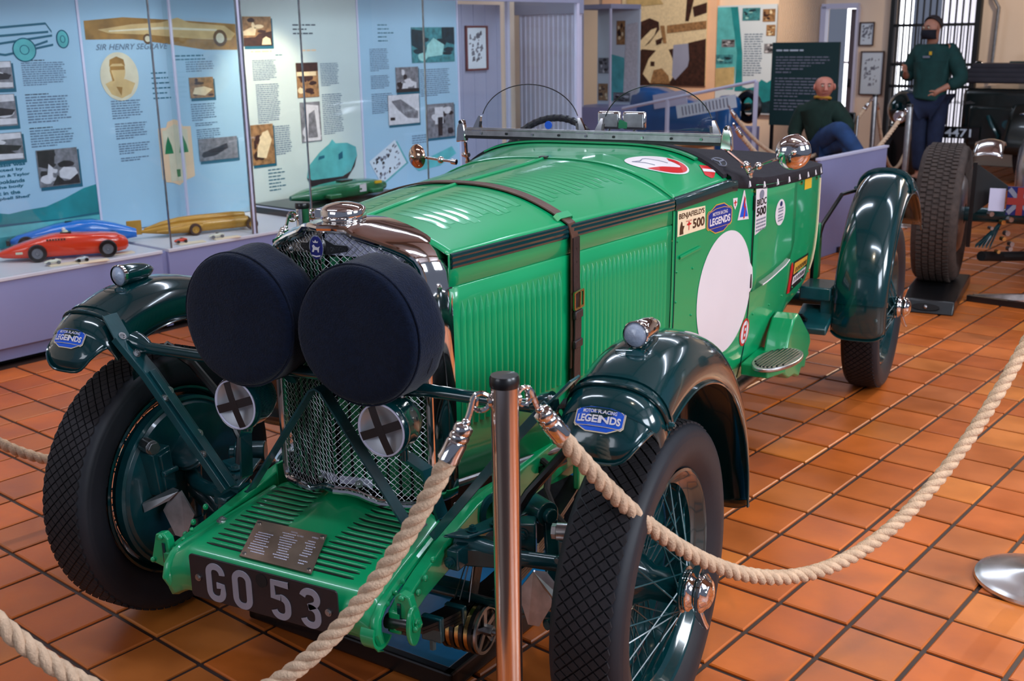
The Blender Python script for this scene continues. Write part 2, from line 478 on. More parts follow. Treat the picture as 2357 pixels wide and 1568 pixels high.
# ------------------------------------------------------------------ the green car (built in place, nose towards -y)
CAR = thing('vintage_racing_car', 'bright green open vintage racing car with dark green wings behind the rope', 'car')
def lerp(y, a, b): return float(np.interp(y, a, b))
def XS(y): return lerp(y, [-.05, 1.0, 1.4, 1.55, 1.75, 2.0, 2.25, 2.4, 2.5, 2.58, 2.66, 2.73, 2.78], [.243, .424, .492, .512, .532, .548, .551, .545, .532, .505, .45, .35, .2])
def ZT(y): return lerp(y, [-.05, 1.0, 1.385, 1.42, 1.65, 2.25, 2.8], [1.083, 1.083, 1.098, 1.09, 1.062, 1.035, 1.0])
def ZC(y): return lerp(y, [-.03, .04, .244, .5, .872, 1.28, 1.4], [1.146, 1.150, 1.165, 1.175, 1.182, 1.203, 1.205])
def PW(y): return lerp(y, [0, .9, 1.3], [2.25, 2.5, 4.2])
def ZB(y): return lerp(y, [-.05, .3, 1.0, 1.45, 1.75, 1.9, 2.1, 2.4, 2.8], [.53, .49, .40, .365, .375, .44, .52, .55, .62])
def top_pt(t, y, off=0.0):
    a = XS(y); x = a*t
    z = ZT(y) + (ZC(y)-ZT(y))*(1-abs(t)**PW(y))
    if off:
        e = 1e-3
        dz = (ZC(y)-ZT(y))*(-PW(y)*max(abs(t), 1e-4)**(PW(y)-1))*np.sign(t)/a
        n = nrm(V(-dz, 0, 1)); return V(x, y, z) + off*n
    return V(x, y, z)
def side_pt(s, y, off=0.0, sg=1):
    """s = height in metres"""
    zt, zb = ZT(y), ZB(y)
    k = max(0.0, min(1.0, (zt-s)/(zt-zb)))
    x = XS(y)*(1 - 0.07*k**5) + off
    return V(sg*x, y, s)
# ---- bonnet
for sg in (-1, 1):
    ys = np.linspace(-.028, .985, 40); ts = np.linspace(0.012, 1, 22)
    P = [[top_pt(sg*t, y) for t in ts] for y in ys]
    bt = MB().grid(P[::-1] if sg > 0 else P).build('bonnet_top_panel', M_GREEN, CAR, solid=0.002)
    # louvres pressed across the top
    k = 0
    for y in np.arange(.085, .93, .0335):
        if .395 < y < .50: continue
        t0, t1 = 0.16, 0.70 - 0.04*math.sin(k*1.7)
        n = 10; rows = []
        for i in range(n+1):
            t = t0 + (t1-t0)*i/n; hgt = 0.0024*math.sin(PI*min(1, max(0, i/n)))**0.35 if 0 < i < n else 0.0003
            yy = y + 0.004*i/n
            rows.append([top_pt(sg*t, yy - .020, .0005), top_pt(sg*t, yy - .010, hgt*.55+.0004), top_pt(sg*t, yy, hgt*.95+.0004), top_pt(sg*t, yy + .003, hgt+.0004), top_pt(sg*t, yy + .0045, .0004)])
        MB().grid(rows if sg < 0 else rows[::-1]).build('louvre', M_GREEN, bt, smooth=50)
        k += 1
    # side panel
    ys = np.linspace(-.025, .985, 30)
    zz = [0, .035, .036, .075, .0775, .080, .12, .3, .45, 1]
    P = []
    for y in ys:
        row = []
        for q in zz:
            z = ZT(y) - q if q < 1 else ZB(y)
            row.append(side_pt(z, y, -.004 if q == .0775 else 0, sg))
        P.append(row)
    sp = MB().grid(P[::-1] if sg > 0 else P).build('bonnet_side_panel', M_GREEN, CAR, smooth=60, solid=0.002)
    for y in list(np.linspace(.018, .405, 18)) + list(np.linspace(.492, .945, 22)):
        z1 = .968 - .008*y; z0 = .66
        n = 12; rows = []
        for i in range(n+1):
            q = i/n
            z = z1 + (z0-z1)*q
            w_ = .0095*min(1, .25 + 6*q)
            hh = .0075*min(1, (q*14)**.5) if q > 0 else 0.0002
            rows.append([side_pt(z, y - w_, .0002, sg), side_pt(z, y - w_*.55, hh*.8, sg), side_pt(z, y, hh, sg), side_pt(z, y + w_*.35, hh*.8, sg), side_pt(z, y + w_*.55, .0002, sg)])
        MB().grid(rows if sg > 0 else [r[::-1] for r in rows]).build('louvre', M_GREEN, sp, smooth=50)
    # dark beading along the top edge of the side, running on past the scuttle
    bd = MB()
    for dz, r in ((-.006, .0075), (-.017, .0085), (-.028, .0075)):
        bd.tube([side_pt(ZT(y)+dz, y, .001, sg) for y in np.linspace(-.02, .985, 24)], r, 8)
    bd.build('beading', M_DKGREEN, CAR)
    bd = MB()
    ys = np.linspace(.992, 1.40, 14)
    P = [[side_pt(ZT(y)+.004, y, -.001, sg), side_pt(ZT(y)-.004, y, .006, sg), side_pt(ZT(y)-.020, y, .008, sg), side_pt(ZT(y)-.036, y, .006, sg), side_pt(ZT(y)-.040, y, -.001, sg)] for y in ys]
    bd.grid(P[::-1] if sg > 0 else P).build('beading', M_DKGREEN, CAR)
    # polished tube along the lower edge of the bonnet
    MB().tube([side_pt(ZB(y)-.004, y, .006, sg) for y in np.linspace(-.03, .95, 16)], .010, 10).build('lower_tube', M_STEEL, CAR)
MB().tube([top_pt(0, y, .001) for y in np.linspace(-.0, .985, 20)], .005, 8).build('bonnet_hinge', M_GREEN, CAR)
MB().bar([top_pt(0, .972, .003), top_pt(0, .992, .003)], V(.012, 0, 0), V(0, 0, .004)).build('hinge_catch', M_BLACK, CAR)

# ---- scuttle and tub
ys = np.linspace(.990, 1.345, 16); ts = np.linspace(-1, 1, 61)
P = [[top_pt(t, y) for t in ts] for y in ys]
MB().grid(P).build('scuttle', M_GREEN, CAR, solid=.003, flip=True)
MB().tube([top_pt(t, .988, .0015) for t in np.linspace(-1, 1, 40)], .0028, 6).build('scuttle_seam', M_GREEN, CAR)
ys = list(np.linspace(.990, 2.4, 40)) + [2.45, 2.5, 2.54, 2.58, 2.62, 2.66, 2.70, 2.73, 2.76, 2.78]
qs = [0, .02, .06, .12, .25, .4, .55, .7, .82, .9, .96, 1]
rowsR = [[side_pt(ZT(y) + (ZB(y)-ZT(y))*q, y, 0, 1) for q in qs] for y in ys]
rowsL = [[side_pt(ZT(y) + (ZB(y)-ZT(y))*q, y, 0, -1) for q in qs] for y in ys[::-1]]
MB().grid(rowsR[::-1] + rowsL[::-1] if False else (rowsR + rowsL)[::-1]).build('body_tub', M_GREEN, CAR, smooth=60)
MB().grid([[V(s*XS(y)*.93*k, y, ZB(y)+.005) for k in (-1, 1) for s in (1,)] for y in np.linspace(0, 2.75, 20)]).build('underbody_light_block', M_DARK, CAR)  # unseen dark sheet added to block light through the body
# door with its shut lines, latch and bright lower trim
def side_panel(y0, y1, zlo, zhi, off, n=12, m=8, sg=1):
    return [[side_pt(zlo(y) + (zhi(y)-zlo(y))*j/m, y, off, sg) for j in range(m+1)] for y in np.linspace(y0, y1, n)]
dlow = lambda y: lerp(y, [1.555, 1.68, 1.95, 2.0], [.69, .695, .725, .80])
dmb = MB(); dmb.grid(side_panel(1.553, 1.995, dlow, lambda y: ZT(y)-.012, .0035)[::-1])
door = dmb.build('door', M_GREEN, CAR, smooth=60, solid=.003)
MB().tube([side_pt(dlow(y), y, .005, 1) for y in np.linspace(1.66, 1.955, 8)], .0032, 6).build('door_trim', M_WHITE, door)
for z in (.73, 1.0): MB().box(side_pt(z, 1.548, .004), (.006, .012, .05)).build('door_hinge', M_BLACK, door, bevel=.001)
MB().tube([side_pt(z, 1.549, .0005) for z in np.linspace(ZB(1.55)+.01, 1.04, 14)], .0025, 6).build('shut_line', M_DKGREEN, CAR)
MB().tube([side_pt(z, 1.006, .001) for z in np.linspace(.42, 1.045, 14)], .0022, 6).build('panel_seam', M_DKGREEN, CAR)
rv = MB()
for z in np.linspace(.48, .95, 6): rv.ball(side_pt(z, 1.018, .001), .004, 5, 8)
for z in (.55, .7, .85): rv.ball(side_pt(z, 1.12, .001), .004, 5, 8)
for y in np.linspace(1.6, 2.4, 6): rv.ball(side_pt(.60, y, .001), .004, 5, 8)
rv.build('rivets', M_GREEN, CAR, kind='stuff')
MB().tube([side_pt(.898 + .012*k/7, 1.03 + .13*k/7, .004) for k in range(8)], .006, 6, sx=.5).build('bonnet_catch', M_GREEN, CAR)

# ---- tonneau cover with its press studs
ys = np.linspace(1.36, 2.70, 26)
def tn(y, t):
    a = XS(y); edge = abs(t)
    z = ZT(y) + .012 + .05*(1-edge**3)*min(1, (2.75-y)/.25) + (.055*max(0, 1-(y-1.36)/.22)) * (1-edge**4)
    z += .006*math.sin(9*y + 5*t)*(1-edge)
    return V(t*a*1.006, y, z)
ts = list(np.linspace(-1, 1, 25))
P = [[V(-XS(y)*1.01-.003, y, ZT(y)-.026)] + [tn(y, t) for t in ts] + [V(XS(y)*1.01+.003, y, ZT(y)-.026)] for y in ys]
ton = MB().grid(P).build('tonneau_cover', M_TONNEAU, CAR, smooth=60, solid=.003, flip=True)
for i, y in enumerate(np.linspace(1.50, 2.42, 8)):
    c = V(XS(y)*1.008+.004, y, ZT(y)-.004)
    MB().bar([c + V(.001, -.012, -.016), c + V(-.012, .012, .014)], V(0, .007, .0), V(.003, 0, .002)).build('fastener', M_WHITE, ton, bevel=.001)
    if i % 2 == 0:
        MB().cyl(side_pt(ZT(y)-.040, y+.05, 0), side_pt(ZT(y)-.040, y+.05, .006), .007, n=10).build('press_stud', M_BRASS, ton)

# ---- radiator: a pointed (vee) front
def VY(x): return -.168 + .42*abs(x)
OUT = [(0, 1.150), (.030, 1.150), (.055, 1.147), (.064, 1.140), (.072, 1.134), (.10, 1.124), (.128, 1.114), (.155, 1.103), (.180, 1.091), (.197, 1.077), (.208, 1.058), (.214, 1.035), (.217, .99), (.218, .90), (.2185, .80), (.219, .70), (.219, .60), (.218, .515), (.213, .493), (.200, .484), (.15, .486), (.10, .491), (.072, .503), (.055, .512), (.03, .519), (0, .522)]
REAR = [(0, 1.152), (.03, 1.1515), (.06, 1.149), (.075, 1.147), (.09, 1.144), (.12, 1.138), (.15, 1.130), (.178, 1.120), (.202, 1.106), (.221, 1.090), (.235, 1.070), (.245, 1.045), (.249, 1.0), (.250, .90), (.2505, .80), (.251, .70), (.251, .60), (.251, .52), (.247, .497), (.23, .486), (.17, .484), (.11, .486), (.08, .49), (.055, .495), (.03, .5), (0, .5)]
full = [(x, z) for x, z in OUT] + [(-x, z) for x, z in OUT[-2:0:-1]]
rear = [(x, z) for x, z in REAR] + [(-x, z) for x, z in REAR[-2:0:-1]]
loops = []
for q in (0, .12, .35, .6, .8, .93, 1):
    lp = []
    for (x, z), (x2, z2) in zip(full, rear):
        yr = .035 - .20*abs(x2); bul = .006*math.sin(PI*q)
        cx, cz = x + (x2-x)*q, z + (z2-z)*q
        lp.append(V(cx + bul*np.sign(cx)*(abs(cx) > .15), VY(x) + (yr-VY(x))*q, cz + (bul if z > 1.05 else 0)))
    loops.append(lp)
sh = MB().grid(loops, cv=True)
RAD = sh.build('radiator_shell', M_CHROME, CAR, smooth=50)
bead = MB()
bead.tube([V(x, VY(x)-.002, z) for x, z in full], .0075, 8, closed=True)
bead.tube([V(x*.965, VY(x*.965)+.002, .83 + (z-.83)*.975) for x, z in full], .004, 6, closed=True)
bead.build('front_bead', M_CHROME, RAD)
# woven mesh
polyR = np.array([(x, z) for x, z in OUT])
def zlim(x):
    top = np.interp(abs(x), [p[0] for p in OUT[:13]], [p[1] for p in OUT[:13]])
    bot = np.interp(abs(x), [p[0] for p in OUT[:-9:-1]], [p[1] for p in OUT[:-9:-1]])
    return bot + .004, top - .004
wm = MB(); pitch = .0155; half = pitch/2
LEN = math.hypot(.214, .214*.42)
for sg in (-1, 1):
    nv = nrm(V(sg*.42, -1, 0))
    for fam in (1, -1):
        for c in np.arange(-.9, 1.2, pitch):
            run = []; kk = 0
            n = int(LEN/half)
            for k in range(n+1):
                s = k*half; z = .45 + c + fam*s*.95 if fam > 0 else .45 + c + .25 - s*.95
                x = s/LEN*.214; lo, hi = zlim(x)
                if lo <= z <= hi:
                    par = 1 if (k % 2 == 0) == (fam > 0) else -1
                    run.append(V(sg*x, VY(x)+.006, z) + nv*.0014*par)
                else:
                    if len(run) > 1: wm.tube(run, .00085, 4, caps=False)
                    run = []
            if len(run) > 1: wm.tube(run, .00085, 4, caps=False)
wm.build('grille_mesh', M_WIRE, RAD, kind='stuff')
for sg in (-1, 1):
    for k in range(8):
        x = .016 + k*.0262
        lo, hi = zlim(x); hi = min(hi, 1.085)
        d = nrm(V(1, .42, 0)) if sg > 0 else nrm(V(-1, .42, 0))
        d = nrm(d + V(0, .35, 0))
        MB().bar([V(sg*x, VY(x)+.024, lo+.012), V(sg*x, VY(x)+.024, hi-.004)], d*.0105, np.cross(d, V(0, 0, 1))*.001).build('shutter_slat', M_SHUTTER, RAD, smooth=0)
    pl = [V(sg*x, VY(x)+.014, z) for x, z in ((.004, 1.088), (.004, 1.140), (.05, 1.138), (.07, 1.128), (.125, 1.106), (.17, 1.085), (.17, 1.072), (.12, 1.078))]
    MB().prism(pl, V(0, .003, 0)).build('tank_plate', M_WHITEP if sg > 0 else M_STEEL, RAD, smooth=0)
    pl = [V(sg*x, VY(x)+.014, z) for x, z in ((.004, .535), (.06, .53), (.075, .52), (.075, .545), (.004, .555))]
    MB().prism(pl, V(0, .003, 0)).build('lower_plate', M_WHITEP, RAD, smooth=0)
    MB().grid([[V(sg*x, VY(x)+.05, z) for z in (.51, 1.085)] for x in (0, .195)]).build('radiator_core', M_DARK, RAD, smooth=0)
    for (x, z) in ((.118, 1.086), (.055, .540)):
        p = V(sg*x, VY(x)-.0005, z); n = nrm(V(sg*.42, -1, 0))
        b = MB(); b.cyl(p, p+n*.002, .0095, n=16); b.ball(p+n*.003, .0052, 6, 10)
        b.build('grille_button', M_WIRE, RAD)
# filler cap
cap = MB()
cap.lathe([(.0, -.02), (.044, -.02), (.044, 0), (.050, .002), (.0525, .006), (.0525, .026), (.050, .030), (.040, .036), (.022, .041), (0, .043)], (0, -.072, 1.153), (0, 0, 1), 40)
cap.box((-.052, -.075, 1.168), (.028, .04, .022))
cap.build('filler_cap', M_CHROME, RAD, bevel=.002)
# badge: enamel oval with winged name plates
bg = MB(); cz = 1.108
def bpt(x, z, o=0): return V(x, VY(x)-.008-o, z)
for (rx, rz, o, mi) in ((.0195, .0285, .000, 0), (.0165, .0255, .0015, 1)):
    ring = [V(rx*math.cos(a), -.180-o, cz + rz*math.sin(a)) for a in np.linspace(0, 2*PI, 29)[:-1]]
    bg.prism(ring, V(0, .012, 0), mi)
bdg = bg.build('badge', [M_CHROME, M_BADGE], RAD)
fig = MB(); y_ = -.1822
fp = lambda pts: [V(x, y_, cz+z) for x, z in pts]
fig.poly(fp([(-.008, .016), (-.006, .011), (.006, .011), (.008, .016), (.004, .013), (0, .018), (-.004, .013)]))
fig.poly(fp([(-.011, -.010), (-.008, -.002), (-.010, .004), (-.005, .007), (-.001, .002), (.006, .001), (.012, .004), (.009, -.001), (.008, -.010), (.005, -.010), (.004, -.005), (-.004, -.005), (-.006, -.010)]))
fig.poly(fp([(-.012, -.016), (0, -.018), (.012, -.016), (.011, -.019), (0, -.0215), (-.011, -.019)]))
fig.build('emblem', M_WHITE, bdg, smooth=0)
for sg, word in ((1, 'LONDON'), (-1, 'CLEMENT')):
    n = nrm(V(sg*.42, -1, 0))
    fn = lambda u, v, sg=sg, n=n: V(sg*u, VY(u)-.004, v) + n*.0055
    wg = MB()
    edge = [(.014, 1.128), (.022, 1.122), (.035, 1.114), (.060, 1.1115), (.064, 1.104), (.060, 1.098), (.035, 1.094), (.014, 1.090)]
    wg.prism([V(sg*u, VY(u)-.004, v) + n*.001 for u, v in edge], n*.0045)
    wob = wg.build('name_wing', M_BLACK, bdg, smooth=0)
    t = MB()
    if sg > 0: put_text(t, word, lambda u, v: fn(u, v), .0205, 1.0985, .036, .0105, bold=.01)
    else: put_text(t, word, lambda u, v: fn(.078-u, v), .0205, 1.0985, .036, .0105, bold=.01)
    t.tube([fn(u, v) for u, v in edge[:4]], .0008, 5)
    t.build('lettering', M_WIRE, bdg, smooth=0)

# ---- leather bonnet strap
ST_Y = .455; hwid = .021
path = [top_pt(t, ST_Y, .0045) for t in np.linspace(-1, 1, 40)]
dn = [side_pt(z, ST_Y, .011) for z in np.linspace(1.055, .70, 12)]
lf = [side_pt(z, ST_Y, .011, -1) for z in np.linspace(.70, 1.055, 10)]
pts = lf + path + dn
k = len(pts); ns = []
for i in range(k):
    t_ = nrm(pts[min(k-1, i+1)] - pts[max(0, i-1)])
    ns.append(np.cross(V(0, 1, 0), t_)*.0017)
strap = MB().bar(pts, V(0, hwid, 0), ns).build('bonnet_strap', M_LEATHER2, CAR, smooth=40)
s2 = MB()
yb = ST_Y + .004
p2 = [side_pt(z, yb, o) for z, o in ((1.05, .014), (1.0, .014), (.93, .0145), (.90, .016), (.86, .019), (.80, .019), (.74, .018), (.70, .018), (.66, .02), (.62, .03))]
p2 += [V(p2[-1][0]+.012, yb+.012, .59), V(p2[-1][0]+.026, yb+.022, .565)]
s2.bar(p2, V(0, hwid*.95, 0), V(.0017, 0, 0)); s2.build('strap_end', M_LEATHER, strap, smooth=40)
s3 = MB(); s3.bar([side_pt(z, yb, .010) for z in (.72, .6, .5)], V(0, hwid*.9, 0), V(.0016, 0, 0)); s3.build('strap_lower', M_LEATHER, strap)
bk = MB(); c = side_pt(.885, yb, .022)
for a, b in (((0, -.028, .022), (0, .028, .022)), ((0, -.028, .022), (0, -.028, -.022)), ((0, .028, .022), (0, .028, -.022)), ((0, -.028, -.022), (0, .028, -.022)), ((0.004, .0, .022), (.003, .0, -.02))):
    bk.tube([c+V(a), c+V(b)], .0034, 8)
bk.build('buckle', M_BRASS, strap)
for z in (.845, .765): 
    c = side_pt(z, yb, .020); MB().box(c, (.010, hwid*2.3, .022)).build('strap_keeper', M_LEATHER, strap, bevel=.003)
hl = MB()
for z in (1.02, .985, .945): hl.cyl(side_pt(z, yb, .0155), side_pt(z, yb, .0162), .0028, n=10)
hl.build('strap_holes', M_INK, strap)
gd = MB(); c0 = top_pt(.955, ST_Y, .012)
gd.bar([top_pt(.93, ST_Y-.035, .003), top_pt(.93, ST_Y-.026, .011), top_pt(.93, ST_Y+.026, .011), top_pt(.93, ST_Y+.035, .003)], nrm(V(.7, 0, -.7))*.009, nrm(V(.5, 0, .8))*.0015)
gd.build('strap_guide', M_GREEN, strap)
# ------------------------------------------------------------------ wheels
WR = .3715; TX = .7215; WB = 2.8876
def make_wheel(cx, cy, sg, front, steer=0.0):
    """sg = +1: the outside faces +x"""
    o = V(cx, cy, WR)
    R3 = rotz(steer)
    ex = R3 @ V(sg, 0, 0)
    def W(a, r, t):                     # axial (outwards), radius, angle
        return o + a*ex + r*(math.cos(t)*(R3 @ V(0, -1, 0)) + math.sin(t)*V(0, 0, 1))
    def lathe(prof, n=64, closed=False):
        P = [[W(a, r, 2*PI*i/n) for i in range(n)] for r, a in prof]
        if sg < 0: P = P[::-1]
        return MB().grid(P, cu=closed, cv=True)
    # rim, the part that carries the rest
    rim = lathe([(.262, -.052), (.264, -.058), (.258, -.060), (.250, -.055), (.243, -.040), (.226, -.030), (.222, 0), (.226, .030), (.243, .040), (.250, .055), (.258, .060), (.264, .058), (.262, .052), (.248, .040), (.238, .02), (.238, -.02), (.248, -.04)], closed=True)
    wh = rim.build('wheel', M_DKGREEN, CAR, smooth=40)
    tread = .058
    prof = [(.262, -.050), (.285, -.070), (.312, -.0785), (.335, -.078), (.340, -.0775), (.342, -.0765), (.346, -.0765), (.348, -.0755), (.352, -.0745), (.3535, -.073), (.357, -.071), (.362, -.064), (WR-.0065, -tread), (WR-.0055, -.03), (WR-.005, 0), (WR-.0055, .03), (WR-.0065, tread), (.362, .064), (.357, .071), (.3535, .073), (.352, .0745), (.348, .0755), (.346, .0765), (.342, .0765), (.340, .0775), (.335, .078), (.312, .0785), (.285, .070), (.262, .050)]
    ty = lathe(prof, 72)
    n0 = len(ty.f)
    # tread blocks set on the diagonal
    dg = .0285; n = int(round(2*PI*WR/dg)); q = dg*.44
    for i in range(n):
        for row in range(-4, 5):
            if (row % 2): th = 2*PI*(i+.5)/n
            else: th = 2*PI*i/n
            a = row*dg*.5
            if abs(a) > tread: continue
            def pt(da, dt, r):
                aa = max(-tread-.003, min(tread+.003, a+da))
                rr = r - 1.2*max(0, abs(aa)-.035)**1.6
                return W(aa, rr, th + dt/WR)
            base = [pt(q, 0, WR-.007), pt(0, q, WR-.007), pt(-q, 0, WR-.007), pt(0, -q, WR-.007)]
            top = [pt(q*.93, 0, WR), pt(0, q*.93, WR), pt(-q*.93, 0, WR), pt(0, -q*.93, WR)]
            fs = [(4, 5, 6, 7)] + [(k, (k+1) % 4, 4+(k+1) % 4, 4+k) for k in range(4)]
            if sg < 0: fs = [f[::-1] for f in fs]
            ty.add(base+top, fs, 1)
    tob = ty.build('tyre', [M_SIDEWALL, M_RUBBER], wh, smooth=32)
    # hub shell, drum
    hub = lathe([(.0, .112), (.030, .112), (.034, .10), (.040, .098), (.052, .094), (.052, .088), (.040, .084), (.038, .02), (.06, -.02), (.072, -.024), (.072, -.032), (.05, -.036)], 32)
    hub.build('hub', M_DKGREEN, wh)
    # spokes
    for k in range(56):
        th = 2*PI*k/56
        if k % 3 == 0: p0 = W(.091, .048, th + (.9 if k % 2 else -.9)); p1 = W(.012, .240, th)
        else: p0 = W(-.028, .068, th + (.75 if k % 2 else -.75)); p1 = W(-.012 + .02*(k % 2), .240, th)
        MB().cyl(p0, p1, .0022, n=5, caps=False).build('spoke', M_CHASSIS, wh)
    nb = MB()
    for k in range(56):
        th = 2*PI*k/56; nb.cyl(W(.010 if k % 3 == 0 else -.005, .236, th), W(.010 if k % 3 == 0 else -.005, .226, th), .004, n=6)
    nb.build('spoke_nipples', M_CHASSIS, wh, kind='stuff')
    # two eared knock-off nut
    nut = lathe([(.046, .098), (.048, .106), (.040, .112), (.036, .120), (.044, .126), (.044, .136), (.034, .144), (.030, .150), (.014, .156), (0, .157)], 32)
    for e in (PI/2 - .18, -PI/2 - .18):
        ear = [(.118, .020), (.128, .050), (.138, .082), (.144, .094), (.139, .096), (.128, .088), (.112, .06), (.104, .028)]
        pts = [W(a, r, e) for a, r in ear]
        tang = nrm(W(.11, .05, e+.1) - W(.11, .05, e))
        nut.prism([p - tang*.007 for p in pts], tang*.014)
    nut.build('wing_nut', M_CHROME, wh, smooth=40, bevel=.002)
    # brake drum and back plate on the inside
    dr = lathe([(.05, -.040), (.215, -.030), (.228, -.036), (.232, -.055), (.240, -.060), (.240, -.082), (.232, -.086), (.226, -.082), (.219, -.090), (.19, -.096), (.06, -.106), (0, -.106)], 56)
    dr.build('brake_drum', M_CHASSIS, wh)
    MB().cyl(W(-.02, .262, -2.2), W(-.02, .262-.03, -2.2), .004, n=8).build('valve', M_STEEL, wh)
    return wh
WHEELS = [make_wheel(-TX, 0, -1, True, .006), make_wheel(TX, 0, 1, True, .006), make_wheel(-TX, WB, -1, False), make_wheel(TX, WB, 1, False)]

# ------------------------------------------------------------------ cycle wings
def fender_pt(cx, cy, phi, th, ang, rc, re, hw, off=0.0):
    """phi: angle from straight up, negative to the front; th 0..pi across"""
    Rc, Re = np.interp(phi, ang, rc), np.interp(phi, ang, re)
    c, s_ = math.cos(th), math.sin(th)
    x = hw*np.sign(c)*abs(c)**.75
    r = Re + (Rc-Re)*max(0, s_)**.8
    nx = c; nr = s_
    x += off*nx; r += off*nr
    return V(cx + x, cy + r*math.sin(phi), WR + r*math.cos(phi))
FA = np.radians([-37, -33, -28, -23, -12, 0, 30, 60, 92])
FRC = [.487, .520, .545, .563, .572, .572, .566, .545, .510]
FRE = [.468, .463, .460, .460, .462, .463, .460, .458, .455]
RA = np.radians([-95, -60, -30, 0, 30, 60])
RRC = [.500, .545, .580, .605, .600, .585]
RRE = [.465, .475, .490, .500, .500, .500]
def make_fender(cx, cy, front):
    ang, rc, re, hw = (FA, FRC, FRE, .104) if front else (RA, RRC, RRE, .108)
    n = 44; m = 22
    P = []
    for i in range(n+1):
        row = []
        for j in range(m+1):
            th = PI*j/m
            u = abs(math.cos(th))
            a0 = ang[0] + (math.radians(13)*u**3 if front else math.radians(3)*u**3)
            a1 = ang[-1] - (math.radians(4)*u**3)
            row.append(fender_pt(cx, cy, a0 + (a1-a0)*i/n, th, ang, rc, re, hw))
        P.append(row)
    f = MB().grid(P).build('front_wing' if front else 'rear_wing', M_DKGREEN, CAR, smooth=70, solid=.003)
    # rolled edge
    ed = MB()
    loop = [P[i][0] for i in range(n+1)] + [P[n][j] for j in range(1, m+1)] + [P[i][m] for i in range(n-1, -1, -1)] + [P[0][j] for j in range(m-1, 0, -1)]
    ed.tube(loop, .0032, 6, closed=True)
    ed.build('rolled_edge', M_DKGREEN, f)
    return f, (lambda phi, th, off=0.0: fender_pt(cx, cy, phi, th, ang, rc, re, hw, off))
WING = {}
for sg in (-1, 1):
    for front, cy in ((True, 0.0), (False, WB)):
        WING[(sg, front)] = make_fender(sg*(TX if front else .735), cy, front)
for sg in (-1, 1):
    f, fp = WING[(sg, True)]
    # lap joint, clamp strap and its flange
    lap = MB()
    for (a, w_, h_) in ((-25.5, 2.6, .003), (-19.5, .5, .004)):
        rows = [[fp(math.radians(a + d), t, h_*(1 if abs(d) < w_*.9 else 0.02)) for t in np.linspace(.02, PI-.02, 24)] for d in (-w_, -w_*.85, 0, w_*.85, w_)]
        lap.grid(rows)
    lap.build('joint_band', M_DKGREEN, f, smooth=50)
    MB().tube([fp(math.radians(-22.2), t, .004) for t in np.linspace(.05, PI-.05, 24)], .0045, 8).build('clamp_strap', M_DKGREEN, f)
    for t in (.12, PI-.12):
        p = fp(math.radians(-22), t, .003); n = nrm(p - fp(math.radians(-22), t, -.01))
        MB().bolt(p, n, .007, .012).build('wing_bolt', M_CHASSIS, f)
    # pod lamp on the crown
    base = V(sg*TX, 0, 0); c = V(sg*TX, -.079, .965)
    pod = MB().lathe([(0, -.012), (.020, -.010), (.0255, -.002), (.0265, .010), (.0262, .040), (.023, .070), (.016, .095), (.006, .110), (0, .112)], c + V(0, .0, 0), V(0, 1, -.04), 28)
    pod.box((c[0], c[1]+.05, c[2]-.024), (.018, .07, .022))
    lp = pod.build('side_lamp', M_DKGREEN if sg < 0 else M_CHROME, f, smooth=50, label='dark green side lamp' if sg < 0 else 'chromed side lamp')
    MB().lathe([(.0265, -.004), (.0285, -.002), (.0285, .006), (.0262, .008)], c + V(0, -.008, 0), V(0, 1, -.04), 28).build('lamp_rim', M_CHROME, lp)
    MB().lathe([(0, -.009), (.012, -.0075), (.021, -.003), (.026, .002)], c + V(0, -.009, 0), V(0, 1, -.04), 24).build('lens', M_LENS, lp)
    MB().tube([fp(math.radians(a), PI/2 + .95*math.sin(k), .002) for k, a in ((0, -10.5),)] + [fp(math.radians(-10.5) + .035*math.sin(q), PI/2 + .25*math.cos(q), .001) for q in np.linspace(0, 2*PI, 16)], .0008, 4).build('blanking_disc', M_DKGREEN, f)
    # stay from the wing to the frame: folded channel with bolts
    A_ = V(sg*.640, -.205, .895); B_ = V(sg*.595, -.215, .845); C_ = V(sg*.52, -.205, .76); D_ = V(sg*.30, -.195, .485)
    st = MB()
    d = nrm(D_-C_); wv = V(0, .025, 0); nn = nrm(np.cross(d, V(0, 1, 0)))*(-sg)
    st.bar([A_, B_, C_, D_], [wv*.9, wv*.95, wv, wv], [nn*.0025]*4)
    st.bar([C_ + nn*.004, D_ + nn*.004], wv*.40, nn*.008)
    st.bar([B_ - wv, C_ - wv, D_ - wv], nn*.010, V(0, .0022, 0))
    stay = st.build('wing_stay', M_CHASSIS, CAR, smooth=30, bevel=.001)
    for p in (B_, (B_+C_)/2, C_*.82+D_*.18 + wv*.6, C_*.78+D_*.22 - wv*.5, C_*.45 + D_*.55 + wv*.6, C_*.3 + D_*.7 - wv*.6):
        MB().bolt(p + nn*.003, nn, .0065, .007).build('bolt', M_STEEL, stay)
    # curved strap that ties the joint to the lamp bar
    MB().bar([fp(math.radians(-21), PI/2 + sg*.9, .004), fp(math.radians(-21), PI/2 + sg*1.35, .006), V(sg*.60, -.19, .83), V(sg*.585, -.19, .80), V(sg*.60, -.17, .76), V(sg*.62, -.15, .72)], V(0, .018, .006), V(.002, 0, .0015)).build('wing_bracket', M_DKGREEN, CAR, smooth=60)
# lamp bar with its flanged ends
lb = MB().cyl((-.545, -.188, .816), (.545, -.188, .816), .0145, n=18)
for s_ in (-1, 1):
    lb.lathe([(.0145, 0), (.020, .012), (.026, .03), (.027, .05), (.0, .052)], (s_*.535, -.188, .816), (s_, 0, .25), 16)
LAMPBAR = lb.build('lamp_bar', M_DKGREEN, CAR)
